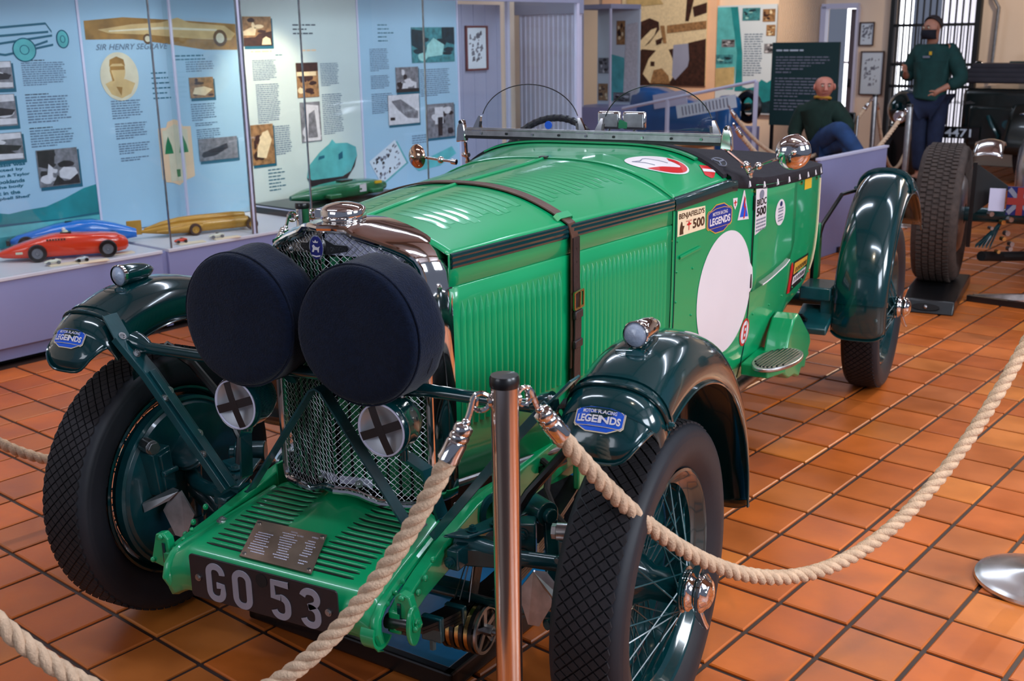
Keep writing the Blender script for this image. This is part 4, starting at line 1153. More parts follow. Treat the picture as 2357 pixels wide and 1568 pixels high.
# stickers: flat print laid on the panels
def side_fn(y0, z0, o): return lambda u, v: side_pt(z0 + v, y0 + u, .0006 + o)
def decal(name, m, pts, fn, parent=CAR, sub=1):
    """pts in the sheet plane; subdivided so that it follows the panel"""
    mb_ = MB(); P = []
    k = len(pts)
    for i in range(k):
        a, b = V(pts[i]), V(pts[(i+1) % k])
        for j in range(sub): P.append(a + (b-a)*j/sub)
    mb_.add([fn(p[0], p[1]) for p in P], [tuple(range(len(P)))])
    return mb_.build(name, m, parent, smooth=0)
def ell(cx_, cy_, rx, ry, n=40): return [(cx_ + rx*math.cos(t), cy_ + ry*math.sin(t)) for t in np.linspace(0, 2*PI, n+1)[:-1]]
def decal_fan(name, m, c, pts, fn, parent=CAR, rings=6):
    rows = [[fn(c[0] + (p[0]-c[0])*q, c[1] + (p[1]-c[1])*q) for p in pts] for q in np.linspace(.001, 1, rings)]
    return MB().grid(rows, cv=True).build(name, m, parent, smooth=60)
side = lambda o: (lambda y, z: side_pt(z, y, .0075 if 1.545 < y < 2.0 and z > .70 else .0010, 1) + V(o, 0, 0))
dec_n = 0
decal_fan('roundel', M_WHITE, (1.354, .7245), ell(1.354, .7245, .199, .2085, 72), side(.0004), rings=12)
# BENJAFIELD'S 500
b = decal('sticker', M_CREAM, [(1.016, .964), (1.194, .965), (1.189, 1.037), (1.015, 1.042)], side(.0004), sub=6)
t = MB(); f = side(.0012)
put_text(t, "BENJAFIELD'S", f, 1.023, 1.011, .160, .022, bold=.02)
put_text(t, "500", f, 1.110, .976, .076, .030, bold=.03)
t.build('lettering', M_BROWNINK, b, smooth=0)
t = MB()
t.add([f(*p) for p in ((1.028, .968), (1.052, .968), (1.050, .980), (1.058, .992), (1.046, .994), (1.044, 1.004), (1.038, 1.008), (1.034, 1.0), (1.030, .99))], [tuple(range(9))])
t.build('figure', M_BROWNINK, b, smooth=0)
t = MB()
t.add([f(*p) for p in ((1.084, .975), (1.088, .975), (1.088, .990), (1.100, .992), (1.100, .996), (1.090, .997), (1.090, 1.002), (1.082, 1.002), (1.082, .997), (1.073, .996), (1.073, .992), (1.084, .990))], [tuple(range(12))])
put_text(t, 'RACING', f, 1.068, 1.002, .036, .005)
t.build('figure', M_RED, b, smooth=0)
# hexagonal MOTOR RACING LEGENDS badges (one on the side, one on each front wing)
def legends(fn, parent, gold=True):
    """fn(u, v, o): u in -.5...5, v in -.32...32"""
    outer = [(-.5, -.15), (-.44, -.21), (-.37, -.21), (-.16, -.32), (.16, -.32), (.37, -.21), (.44, -.21), (.5, -.15), (.5, .15), (.44, .21), (.37, .21), (.16, .32), (-.16, .32), (-.37, .21), (-.44, .21), (-.5, .15)]
    def lay(name, m, pts, o, par, sub=3):
        return decal(name, m, pts, lambda u, v: fn(u, v, o), par, sub)
    s0 = lay('sticker', M_ORANGE if gold else M_CREAM, outer, .0004, parent)
    lay('field', M_BLUED if not gold else M_NAVYB, [(u*.955, v*.93) for u, v in outer], .0008, s0)
    inner = [(-.47, -.14), (-.42, -.185), (-.36, -.195), (.36, -.195), (.42, -.185), (.47, -.14), (.47, .13), (.40, .18), (.16, .235), (-.16, .235), (-.40, .18), (-.47, .13)]
    lay('line', M_ORANGE if gold else M_CREAM, inner, .0012, s0)
    lay('panel', M_BLUED if not gold else M_NAVYB, [(u*.965, v*.945) for u, v in inner], .0016, s0)
    t = MB(); g = lambda u, v: fn(u, v, .0022)
    put_text(t, 'MOTOR RACING', g, -.29, .078, .58, .080, bold=.012)
    put_text(t, 'LEGENDS', g, -.40, -.125, .80, .165, bold=.035)
    t.build('lettering', M_WHITE, s0, smooth=0)
sf = side(0)
legends(lambda u, v, o: sf(1.290 + u*.176, .984 + v*.146) + V(o, 0, 0), CAR)
for sg in (-1, 1):
    f_, fp = WING[(sg, True)]
    def wf(u, v, o, fp=fp):
        return fp(math.radians(-29.3) + v*.080/.53, PI/2 - u*.80 + .04, o + .0016)
    legends(wf, f_, gold=False)
# small shield, triangle, tall BRDC sheet, oval
s_ = decal('sticker', M_WHITE, [(1.380, 1.036), (1.414, 1.034), (1.412, 1.012), (1.398, .996), (1.384, 1.012)], side(.0004))
decal('cross', M_RED, [(1.394, 1.008), (1.400, 1.008), (1.400, 1.028), (1.394, 1.028)], side(.001), s_); decal('cross', M_RED, [(1.386, 1.018), (1.408, 1.018), (1.408, 1.022), (1.386, 1.022)], side(.0011), s_)
s_ = decal('sticker', M_WHITE, [(1.420, .958), (1.512, .950), (1.470, 1.052), (1.462, 1.052)], side(.0004), sub=3)
decal('triangle', M_BLUED, [(1.436, .966), (1.502, .961), (1.468, 1.030)], side(.0009), s_)
decal('stripe', M_RED, [(1.464, .958), (1.474, .958), (1.482, .998), (1.474, 1.0), (1.478, 1.024), (1.468, 1.034), (1.464, 1.0), (1.474, .99)], side(.0013), s_)
s_ = decal('sticker', M_WHITE, [(1.553, .888), (1.657, .905), (1.652, 1.040), (1.549, 1.046)], side(.0004), sub=5)
t = MB(); f = side(.0016)
put_text(t, 'BRDC', f, 1.560, .985, .088, .024, bold=.02); put_text(t, '500', f, 1.560, .950, .088, .030, bold=.03)
t.build('lettering', M_INK, s_, smooth=0)
decal('seal', M_GREYINK, ell(1.603, 1.022, .021, .016, 16), side(.0014), s_)
t = MB()
for k, z in enumerate((.934, .922, .910, .898)):
    for q in range(5): t.add([f(1.562 + q*.018 + a, z + b_) for a, b_ in ((0, 0), (.013, .001), (.013, .007), (0, .006))], [(0, 1, 2, 3)])
t.build('small_print', M_GREYINK, s_, smooth=0)
s_ = decal_fan('sticker', M_WHITE, (1.802, .933), ell(1.802, .933, .056, .047, 32), side(.0004), rings=4)
decal('seal', M_NAVY, ell(1.806, .963, .014, .0095, 14), side(.0014), s_)
t = MB()
for z in (.945, .935, .922, .912, .902): t.add([f(a, z + b_) for a, b_ in ((1.776, 0), (1.83, 0), (1.83, .005), (1.776, .005))], [(0, 1, 2, 3)])
t.build('small_print', M_GREYINK, s_, smooth=0)
decal('sticker', M_YELLOW, [(2.131, .972), (2.243, .967), (2.238, 1.032), (2.130, 1.036)], side(.0004), sub=3)
s_ = decal_fan('sticker', M_RED, (1.538, .548), ell(1.538, .548, .040, .050, 32), side(.0004), rings=4)
decal_fan('disc', M_WHITE, (1.538, .548), ell(1.538, .548, .031, .041, 28), side(.0009), s_, rings=4)
t = MB()
put_text(t, 'E', side(.0016), 1.526, .522, .024, .052, bold=.03); t.build('lettering', M_RED, s_, smooth=0)
s_ = decal('sticker', M_INK, [(2.045, .584), (2.31, .590), (2.29, .700), (2.045, .708)], side(.0004), sub=4)
decal('band', M_ORANGE, [(2.055, .655), (2.28, .655), (2.275, .692), (2.055, .700)], side(.0009), s_, 3)
decal('band', M_WHITE, [(2.06, .612), (2.28, .612), (2.28, .645), (2.06, .645)], side(.0009), s_, 3)
t = MB()
for z in (.668, .628):
    for q in range(6): t.add([f(2.08 + q*.032 + a, z + b_) for a, b_ in ((0, -.008), (.018, -.008), (.022, .010), (.004, .010))], [(0, 1, 2, 3)])
t.build('small_print', M_INK, s_, smooth=0)
MB().prism([side_pt(z, y, .002) for y, z in ((1.985, .594), (2.020, .590), (2.026, .690), (2.008, .712), (1.995, .700))], V(.003, 0, 0)).build('tow_arrow', M_RED, CAR)
# stickers on the scuttle
topf = lambda o: (lambda x, y: top_pt(x/XS(y), y, .001 + o))
def tilt(cx_, cy_, ax_, ay_, bx_, by_): return lambda u, v: (cx_ + u*ax_ + v*bx_, cy_ + u*ay_ + v*by_)
tl = tilt(.322, 1.135, .0585, .060, -.040, .052)      # the oval: u along its length, v across
def rfn(o): 
    g = topf(o); return lambda u, v: g(*tl(u, v))
def rfn(o):
    g = topf(o)
    # corner points measured on the panel: left tip, right tip, rear, front
    L_, R_, B_, F_ = V(.234, 1.068), V(.390, 1.220), V(.290, 1.200), V(.352, 1.095)
    c = (L_ + R_)/2; a = (R_ - L_)/2; b_ = (B_ - F_)/2
    return lambda u, v: g(*(c + a*u + b_*v))
s_ = decal_fan('roundel', M_WHITE, (0, 0), ell(0, 0, 1, 1, 48), rfn(.0004), rings=8)
crescent = [(math.cos(t)*.94, math.sin(t)*.90) for t in np.linspace(-2.0, 1.15, 22)] + [(.42, .50), (.55, .38), (.74, .12), (.72, -.08), (.45, -.20), (.1, -.36), (-.2, -.62)]
cm = MB(); fn = rfn(.0012); 
n1 = 22; outer_ = crescent[:22]; inner_ = crescent[22:][::-1]
inn = [(float(np.interp(i/21, np.linspace(0, 1, len(inner_)), [p[0] for p in inner_])), float(np.interp(i/21, np.linspace(0, 1, len(inner_)), [p[1] for p in inner_]))) for i in range(22)]
cm.grid([[fn(o_[0]*(1-q) + i_[0]*q, o_[1]*(1-q) + i_[1]*q) for q in (0, .33, .66, 1)] for o_, i_ in zip(outer_, inn)])
cm.build('swoosh', M_RED, s_, smooth=0)
ln = MB()
for pa in ([(-.78, -.10), (-.5, .10), (-.42, .42), (-.3, .52), (.1, .35), (.35, .18)], [(-.78, -.10), (-.40, -.12), (-.1, -.30)], [(-.55, .02), (-.42, .42)]):
    ln.tube([fn(*p) for p in pa], .0013, 5)
ln.build('outline', M_GREYINK, s_)
g = topf(.0004)
s_ = decal('sticker', M_RED, [(.400, 1.290), (.432, 1.355), (.440, 1.345), (.452, 1.285), (.449, 1.268), (.432, 1.255)], g, sub=3)
decal('stripe', M_WHITE, [(.414, 1.278), (.441, 1.338), (.445, 1.318), (.422, 1.267)], topf(.0012), s_, 3)
s_ = decal_fan('sticker', M_INK, (.424, 1.425), ell(.424, 1.425, .024, .062, 28), topf(.0004), rings=4)
t = MB(); h_ = topf(.0016)
for a in (PI/2, PI*7/6, PI*11/6): t.tube([h_(.424, 1.425), h_(.424 + .018*math.cos(a), 1.425 + .046*math.sin(a))], .003, 5)
t.tube([h_(.424 + .0195*math.cos(a), 1.425 + .050*math.sin(a)) for a in np.linspace(0, 2*PI, 25)[:-1]], .0018, 5, closed=True)
t.build('emblem', M_GREYINK, s_)
# step plate on its bracket, green gaiter box behind it
sc = V(.612, 1.585, .455)
plate = [sc + V(.072*math.cos(t)*1.0 + .020*math.sin(t), .150*math.sin(t), 0) for t in np.linspace(0, 2*PI, 41)[:-1]]
STP = MB().prism(plate, V(0, 0, -.014)).build('step_plate', M_STEEL, CAR, smooth=30, bevel=.004)
for k in range(9):
    u = -.8 + .2*k; L_ = .130*math.sqrt(1-u*u)
    MB().bar([sc + V(.060*u - .018*L_/.15*1, -L_, .0015), sc + V(.060*u + .018*L_/.15, L_, .0015)], V(.0035, 0, 0), V(0, 0, .0022)).build('tread_rib', M_BLACK, STP, smooth=0)
MB().prism([V(.50, 1.52, .44), V(.60, 1.50, .445), V(.64, 1.60, .445), V(.60, 1.74, .445), V(.50, 1.76, .44)], V(0, 0, -.045)).build('step_bracket', M_GREEN, CAR, bevel=.006)
gb = MB()
prof = [(1.66, .38), (1.74, .50), (1.80, .545), (1.86, .555), (1.90, .535), (2.08, .42), (2.10, .385), (2.07, .36), (2.09, .335), (2.03, .33), (2.02, .30), (1.96, .315), (1.92, .29), (1.84, .32), (1.76, .33)]
gb.prism([V(.53, y, z) for y, z in prof], V(.085, 0, 0)); gb.build('step_gusset', M_GREEN, CAR, smooth=20, bevel=.008)
# white board's reflection on the tail corner, added as a bright panel
tp_ = MB().grid([[side_pt(z, y, .002) for z in np.linspace(lerp(y, [2.45, 2.72], [.80, .66]), ZT(y)-.03, 10)] for y in (2.46, 2.52, 2.56, 2.60, 2.64, 2.68, 2.72)][::-1]); tp_.build('tail_reflection', M_TAILREFL, CAR, smooth=60)
MB().tube([side_pt(z, 2.455, .002) for z in np.linspace(.60, .98, 10)], .004, 6).build('tail_seam', M_CREAM, CAR)
# ------------------------------------------------------------------ the long display case on the left
M_PANEL = mat('pale_blue_print', sr(158, 196, 222), 0.6, var=0.05, vscale=1.5)
M_PANELW = mat('pale_print', sr(196, 212, 212), 0.6, var=0.05, vscale=1.5)
M_TEAL = mat('teal_print', sr(20, 132, 140), 0.6, var=0.25, vscale=5)
M_TEALD = mat('dark_teal_print', sr(16, 92, 116), 0.6)
M_TEALL = mat('light_teal_print', sr(86, 176, 182), 0.6, var=0.25, vscale=7)
M_PALE = mat('pale_sky_print', sr(206, 218, 230), 0.6)
M_TXT = mat('grey_small_type', sr(92, 114, 140), 0.6)
M_TXTD = mat('dark_small_type', sr(40, 50, 68), 0.6)
M_TXTT = mat('teal_type', sr(22, 96, 120), 0.6)
M_GOLDP = mat('gold_brown_print', sr(150, 112, 52), 0.6, var=0.35, vscale=9)
M_GOLDL = mat('gold_light_print', sr(196, 170, 118), 0.6, var=0.2, vscale=9)
M_GOLDD = mat('gold_dark_print', sr(92, 66, 36), 0.6)
M_PEACH = mat('peach_print', sr(230, 198, 164), 0.6)
M_BONE = mat('bone_print', sr(208, 204, 180), 0.6, var=0.1, vscale=12)
M_BW0 = mat('photo_dark_tone', sr(40, 34, 38), 0.5, var=0.5, vscale=24)
M_BW1 = mat('photo_mid_tone', sr(120, 120, 128), 0.5, var=0.45, vscale=30)
M_BW2 = mat('photo_light_tone', sr(206, 206, 214), 0.5, var=0.12, vscale=30)
M_SE0 = mat('sepia_dark_tone', sr(58, 32, 24), 0.5, var=0.5, vscale=24)
M_SE1 = mat('sepia_mid_tone', sr(150, 112, 74), 0.5, var=0.45, vscale=30)
M_SE2 = mat('sepia_light_tone', sr(226, 206, 168), 0.5, var=0.12, vscale=30)
M_TE0 = mat('teal_dark_tone', sr(20, 48, 60), 0.5, var=0.5, vscale=24)
M_TE1 = mat('teal_mid_tone', sr(60, 130, 140), 0.5, var=0.45, vscale=30)
M_TE2 = mat('teal_light_tone', sr(150, 205, 205), 0.5, var=0.15, vscale=30)
TONES = {'bw': [M_BW0, M_BW1, M_BW2], 'sepia': [M_SE0, M_SE1, M_SE2], 'teal': [M_TE0, M_TE1, M_TE2]}
CU, CZ = -4.17, .447

class Sheet:
    """flat print on a board: coordinates (a, z) along the board; board stands at local y-plane or u-plane"""
    def __init__(s, parent, fn): s.p = parent; s.fn = fn; s.k = 0
    def quad(s, name, m, a0, a1, z0, z1, o=.002, th=.0015):
        return MB().prism([s.fn(a0, z0, o), s.fn(a1, z0, o), s.fn(a1, z1, o), s.fn(a0, z1, o)], s.fn(0, 0, th) - s.fn(0, 0, 0)).build(name, m, s.p, smooth=0)
    def poly(s, name, m, pts, o=.003, parent=None):
        return MB().poly([s.fn(a, z, o) for a, z in pts]).build(name, m, parent or s.p, smooth=0)
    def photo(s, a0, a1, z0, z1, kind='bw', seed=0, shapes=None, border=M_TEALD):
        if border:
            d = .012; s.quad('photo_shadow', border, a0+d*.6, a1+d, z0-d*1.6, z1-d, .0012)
        mb_ = MB(); rq = random.Random(seed)
        W_, H_ = a1-a0, z1-z0
        mb_.prism([s.fn(a0, z0, .003), s.fn(a1, z0, .003), s.fn(a1, z1, .003), s.fn(a0, z1, .003)], s.fn(0, 0, .002)-s.fn(0, 0, 0), 1)
        for k in range(9):
            cx_, cz_, rx, rz = rq.uniform(.12, .88), rq.uniform(.12, .88), rq.uniform(.06, .26), rq.uniform(.04, .16)
            rx = min(rx, cx_-.01, .99-cx_); rz = min(rz, cz_-.01, .99-cz_)
            mb_.poly([s.fn(a0 + W_*(cx_ + rx*math.cos(t)*rq.uniform(.7, 1)), z0 + H_*(cz_ + rz*math.sin(t)*rq.uniform(.7, 1)), .0053 + .0001*k) for t in np.linspace(0, 2*PI, 12)[:-1]], rq.choice((0, 0, 2)))
        for q, (mi, pts) in enumerate(shapes or []):
            mb_.poly([s.fn(a0 + W_*u, z0 + H_*v, .0064 + .0002*q) for u, v in pts], mi)
        return mb_.build('photo_print', TONES[kind], s.p, smooth=0)
    def text(s, a0, a1, z0, z1, rows, m=M_TXT, seed=1, name='text_block', head=False):
        mb_ = MB(); rq = random.Random(seed + int(a0*977))
        rh = (z1-z0)/rows
        for r in range(rows):
            z = z1 - rh*(r+1) + rh*.25; x = a0
            end = a1 - rq.uniform(0, .12)*(a1-a0) - (rq.uniform(.2, .5)*(a1-a0) if r == rows-1 else 0)
            while x < end:
                w_ = min(rq.uniform(.4, 1.6)*rh*1.6, end-x)
                mb_.poly([s.fn(x, z, .0022), s.fn(x+w_, z, .0022), s.fn(x+w_, z+rh*.42, .0022), s.fn(x, z+rh*.42, .0022)])
                x += w_ + rh*.35
        return mb_.build(name, m, s.p, smooth=0)
    def words(s, body, a0, z0, w_, h_, m=M_TXTD, slant=0.0, bold=0.0):
        t = MB(); put_text(t, body, lambda u, v: s.fn(u + slant*(v-z0), v, .0024), a0, z0, w_, h_, bold)
        return t.build('lettering', m, s.p, smooth=0)

def panel(v0, v1, label, m, z0=CZ+.004, z1=1.84, group=None):
    t = thing('exhibition_board', label, 'exhibition board', RW(CU, (v0+v1)/2, z0), TH, group)
    vc = (v0+v1)/2
    MB().box((-.02, 0, (z1-z0)/2), (.03, v1-v0-.012, z1-z0)).build('board', m, t, smooth=0, bevel=.002)
    MB().box((-.012, (v1-v0)/2 - .004, (z1-z0)/2), (.03, .014, z1-z0)).build('edge_strip', M_WHITEP, t, smooth=0)
    sh = Sheet(t, lambda a, z, o: V(-.005 + o, a - vc, z - z0))
    return t, sh
CASE = thing('display_case', 'long glazed display case on a pale grey plinth along the left wall', 'display case', RW(-3.8, 2.4, 0), TH)
def cs(u, v, z): return V(u + 3.8, v - 2.4, z)
for (v0, v1) in ((-.9, 1.585), (1.625, 5.42)):
    MB().box(cs(-3.86, (v0+v1)/2, .26), (.88, v1-v0, .34)).build('plinth_front', M_PLINTH, CASE, smooth=0, bevel=.004)
    MB().box(cs(-3.855, (v0+v1)/2, .438), (.89, v1-v0, .018)).build('plinth_top', M_PLTOP, CASE, smooth=0, bevel=.003)
    MB().box(cs(-3.875, (v0+v1)/2, .0575), (.87, v1-v0, .065)).build('plinth_base', M_PLINTH, CASE, smooth=0, bevel=.003)
    MB().box(cs(-3.92, (v0+v1)/2, .012), (.86, v1-v0, .026)).build('toe_recess', M_DARK, CASE, smooth=0)
MB().box(cs(-3.85, 1.605, .22), (.82, .04, .42)).build('plinth_joint', M_PLINTH, CASE, smooth=0)
MB().box(cs(-3.83, 2.27, 1.89), (.84, 6.3, .05)).build('case_roof', M_GREYWALL, CASE, smooth=0)
MB().box(cs(-3.425, 2.27, 1.875), (.03, 6.3, .15)).build('case_light_shield', M_GREYWALL, CASE, smooth=0)  # unseen board added to hide the case lights from view
for (v0, v1) in ((-.88, .52), (.53, 1.645), (1.655, 2.20), (2.24, 2.655), (2.665, 3.7), (3.71, 5.38)):
    MB().box(cs(-3.425, (v0+v1)/2, 1.156), (.006, v1-v0, 1.415)).build('glass_pane', M_GLASS, CASE, smooth=0)
for v in (1.65, 2.205, 2.235, 2.66, 3.705):
    MB().box(cs(-3.425, v, 1.156), (.010, .007, 1.415)).build('pane_joint', M_STEEL, CASE, smooth=0)
MB().box(cs(-3.80, 2.22, 1.156), (.74, .006, 1.415)).build('glass_divider', M_GLASS, CASE, smooth=0)
for u in (-3.43, -4.1): MB().box(cs(u, 2.22, 1.156), (.014, .014, 1.415)).build('divider_post', M_WHITEP, CASE, smooth=0)
MB().box(cs(-3.8, 5.40, 1.156), (.74, .006, 1.415)).build('end_glass', M_GLASS, CASE, smooth=0)
# panel 1: chassis drawing, three photographs at the left edge, columns of text, teal landscape
p1, s = panel(.60, 1.672, 'blue panel with a chassis drawing and a teal mountain view', M_PANEL)
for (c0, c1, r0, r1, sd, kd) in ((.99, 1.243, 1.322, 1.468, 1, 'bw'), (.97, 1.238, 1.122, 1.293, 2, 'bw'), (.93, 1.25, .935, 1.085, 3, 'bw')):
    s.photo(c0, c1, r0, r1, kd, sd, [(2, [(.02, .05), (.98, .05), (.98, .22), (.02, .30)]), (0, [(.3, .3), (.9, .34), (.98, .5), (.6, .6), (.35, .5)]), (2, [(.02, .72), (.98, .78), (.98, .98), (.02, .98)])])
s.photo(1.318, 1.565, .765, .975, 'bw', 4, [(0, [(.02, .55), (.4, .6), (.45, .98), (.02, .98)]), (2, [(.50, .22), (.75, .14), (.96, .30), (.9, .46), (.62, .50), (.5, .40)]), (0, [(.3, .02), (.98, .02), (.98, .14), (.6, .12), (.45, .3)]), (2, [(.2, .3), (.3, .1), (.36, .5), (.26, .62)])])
for (z1, z0, r) in ((1.474, 1.330, 11), (1.290, 1.125, 10), (1.105, .990, 7)):
    s.text(1.30, 1.56, z0, z1-.014, r); s.text(1.30, 1.53, z1-.012, z1, 1, M_TXTD)
for k, (wd, x0, w_) in enumerate((('chassis was', 1.045, .205), ('constructed by', .96, .275), ('Thomson & Taylor', .985, .285), ('at Brooklands', 1.00, .235), ('and the body', 1.00, .225), ('built in the', 1.02, .18), ("Campbell Shed'", 1.00, .255))):
    s.words(wd, x0, .902 - .031*k, w_, .021, M_TXTT, bold=.03)
land = [(.61, .70), (.75, .74), (.88, .68), (1.0, .665), (1.12, .64), (1.22, .65), (1.34, .655), (1.46, .69), (1.58, .735), (1.665, .75), (1.665, .455), (.61, .455)]
s.poly('landscape', M_TEAL, land, .002)
s.poly('lake', M_TEALL, [(.61, .575), (1.665, .568), (1.665, .51), (.61, .52)], .0025)
s.poly('shore', M_TEALD, [(.61, .60), (1.0, .59), (1.4, .575), (1.665, .585), (1.665, .575), (1.4, .568), (.61, .585)], .003)
ch_ = MB(); f = s.fn
for pa in ([(1.16, 1.64), (1.47, 1.665), (1.50, 1.62)], [(1.14, 1.56), (1.20, 1.64)], [(1.16, 1.555), (1.5, 1.60)], [(1.0, 1.53), (1.22, 1.50), (1.50, 1.55)], [(1.2, 1.60), (1.48, 1.62)], [(1.30, 1.52), (1.47, 1.57)]):
    ch_.bar([f(a, z, .0025) for a, z in pa], V(0, 0, .006), V(.0006, 0, 0))
for (a, z, ra, rz) in ((1.05, 1.57, .075, .05), (1.33, 1.525, .065, .062), (1.56, 1.58, .035, .048)):
    ch_.poly([f(a + ra*math.cos(t), z + rz*math.sin(t), .0032) for t in np.linspace(0, 2*PI, 24)[:-1]], 1)
    ch_.tube([f(a + ra*math.cos(t), z + rz*math.sin(t), .0034) for t in np.linspace(0, 2*PI, 24)[:-1]], .003, 4, closed=True)
    ch_.tube([f(a + ra*.4*math.cos(t), z + rz*.4*math.sin(t), .0036) for t in np.linspace(0, 2*PI, 12)[:-1]], .002, 4, closed=True)
ch_.build('chassis_drawing', [M_TEALD, M_TEALL], p1, smooth=0)
# panel 2: golden car frieze, oval portrait, shield card, texts
p2, s = panel(1.672, 2.775, 'blue panel with a golden car frieze and an oval sepia portrait', M_PANEL)
s.poly('frieze', M_GOLDP, [(1.70, 1.68), (1.95, 1.70), (2.3, 1.685), (2.76, 1.66), (2.765, 1.50), (2.5, 1.505), (2.3, 1.535), (2.0, 1.575), (1.70, 1.575)], .002)
car_ = MB(); f = s.fn
car_.poly([f(a, z, .0028) for a, z in ((1.78, 1.63), (2.0, 1.66), (2.2, 1.67), (2.32, 1.70), (2.40, 1.67), (2.66, 1.65), (2.74, 1.60), (2.70, 1.56), (2.4, 1.575), (2.1, 1.60), (1.85, 1.61))], 0)
car_.poly([f(a, z, .0034) for a, z in ((1.85, 1.625), (2.2, 1.645), (2.6, 1.63), (2.6, 1.618), (2.2, 1.630), (1.85, 1.618))], 1)
for (a, r) in ((2.62, .052), (2.10, .030)):
    car_.poly([f(a + r*math.cos(t), 1.575 + r*math.sin(t), .0038) for t in np.linspace(0, 2*PI, 22)[:-1]], 2)
    car_.poly([f(a + r*.6*math.cos(t), 1.575 + r*.6*math.sin(t), .0042) for t in np.linspace(0, 2*PI, 22)[:-1]], 1)
car_.build('car_picture', [M_GOLDL, M_BONE, M_GOLDD], p2, smooth=0)
s.words('SIR HENRY SEGRAVE', 1.755, 1.515, .47, .034, M_TXT, slant=.35, bold=.01)
po = MB()
po.poly([f(1.89 + .125*math.cos(t), 1.362 + .140*math.sin(t), .0025) for t in np.linspace(0, 2*PI, 40)[:-1]], 0)
po.poly([f(1.89 + .115*a, 1.362 + .13*b, .0030) for a, b in ((-.85, -.30), (-.35, -.12), (.30, -.12), (.85, -.32), (.55, -.78), (.0, -.97), (-.55, -.78))], 1)
po.poly([f(1.88 + .05*math.cos(t), 1.40 + .075*math.sin(t), .0034) for t in np.linspace(0, 2*PI, 24)[:-1]], 1)
po.poly([f(1.88 + a, 1.40 + b, .0038) for a, b in ((-.052, .02), (-.045, .06), (0, .078), (.045, .06), (.052, .02), (.03, .036), (-.03, .036))], 2)
po.poly([f(1.88 + a, 1.40 + b, .0040) for a, b in ((-.048, .000), (.046, .000), (.046, .022), (-.048, .022))], 2)
po.poly([f(1.88 + a, 1.40 + b, .0040) for a, b in ((-.052, .0), (-.044, .0), (-.028, -.06), (-.04, -.065))], 2)
po.poly([f(1.88 + a, 1.40 + b, .0040) for a, b in ((-.02, -.095), (.02, -.10), (.008, -.15))], 2)
po.build('oval_portrait', [M_BONE, M_GOLDL, M_GOLDP], p2, smooth=0)
for (a0, a1, z0, z1, r) in ((1.815, 2.02, 1.115, 1.228, 8), (1.825, 2.04, .995, 1.095, 7), (1.835, 2.045, .905, .975, 5), (1.84, 2.04, .862, .890, 2), (2.36, 2.55, 1.068, 1.18, 8), (2.38, 2.56, 1.035, 1.06, 2), (2.385, 2.57, .955, 1.02, 5), (2.35, 2.56, 1.37, 1.44, 5)):
    s.text(a0, a1, z0, z1, r)
for k in range(6): s.text(2.10, 2.27 + .03*(k % 3), 1.366 - .030*k, 1.384 - .030*k, 1, M_TXTT, k)
s.text(2.27, 2.64, 1.462, 1.482, 1, M_TXTT); s.text(2.28, 2.60, 1.442, 1.458, 1, M_TXTT)
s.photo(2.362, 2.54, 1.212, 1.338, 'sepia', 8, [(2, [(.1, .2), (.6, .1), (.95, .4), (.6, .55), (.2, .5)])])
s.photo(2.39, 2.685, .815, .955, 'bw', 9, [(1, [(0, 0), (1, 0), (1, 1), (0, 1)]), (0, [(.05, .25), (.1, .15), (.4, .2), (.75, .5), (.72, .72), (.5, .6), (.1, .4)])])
sd_ = MB()
sd_.poly([f(2.11 + .235*a, .71 + .36*b, .0026) for a, b in ((0, .05), (.08, .05), (.1, 0), (.3, -.02), (.5, -.08), (.7, 0), (.95, .04), (1, .06), (1, .92), (.75, .93), (.7, 1.02), (.5, 1.06), (.3, 1.02), (.25, .93), (0, .92))], 0)
sd_.poly([f(2.11 + .235*a, .71 + .36*b, .0032) for a, b in ((.25, .0), (.75, .0), (.75, .90), (.5, .98), (.25, .90))], 1)
for (x0, x1) in ((.12, .42), (.56, .88)):
    sd_.poly([f(2.11 + .235*a, .71 + .36*b, .0036) for a, b in ((x0, .48), (x1, .48), (x1, .88), (x0, .88))], 1)
    sd_.poly([f(2.11 + .235*a, .71 + .36*b, .0040) for a, b in ((x0+.02, .48), (x1-.02, .48), (x1-.06, .62), ((x0+x1)/2, .78), (x0+.06, .62))], 2)
sd_.poly([f(2.11 + .235*a, .71 + .36*b, .0044) for a, b in ((.45, .07), (.55, .07), (.56, .20), (.44, .20))], 2)
sd_.build('shield_card', [M_PEACH, M_BONE, M_SHUTTER], p2, smooth=0)
# panel 3: warm lit, sepia photographs, racing boat picture
p3, s = panel(2.775, 3.80, 'pale panel with sepia photographs and a teal racing boat picture', M_PANELW)
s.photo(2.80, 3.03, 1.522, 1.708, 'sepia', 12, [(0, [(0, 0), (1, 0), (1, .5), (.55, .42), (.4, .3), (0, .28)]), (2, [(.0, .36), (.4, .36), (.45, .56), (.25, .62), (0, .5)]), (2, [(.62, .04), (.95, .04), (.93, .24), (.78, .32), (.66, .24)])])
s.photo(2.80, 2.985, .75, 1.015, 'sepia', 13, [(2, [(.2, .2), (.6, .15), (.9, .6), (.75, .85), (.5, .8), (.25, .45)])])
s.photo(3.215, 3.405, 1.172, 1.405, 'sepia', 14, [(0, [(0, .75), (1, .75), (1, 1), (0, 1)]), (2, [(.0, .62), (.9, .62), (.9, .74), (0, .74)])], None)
s.photo(3.228, 3.405, .868, 1.14, 'bw', 15, [(2, [(.1, .02), (.95, .02), (.9, .9), (.3, .95)]), (1, [(.3, .1), (.8, .1), (.7, .8), (.4, .7)])], None)
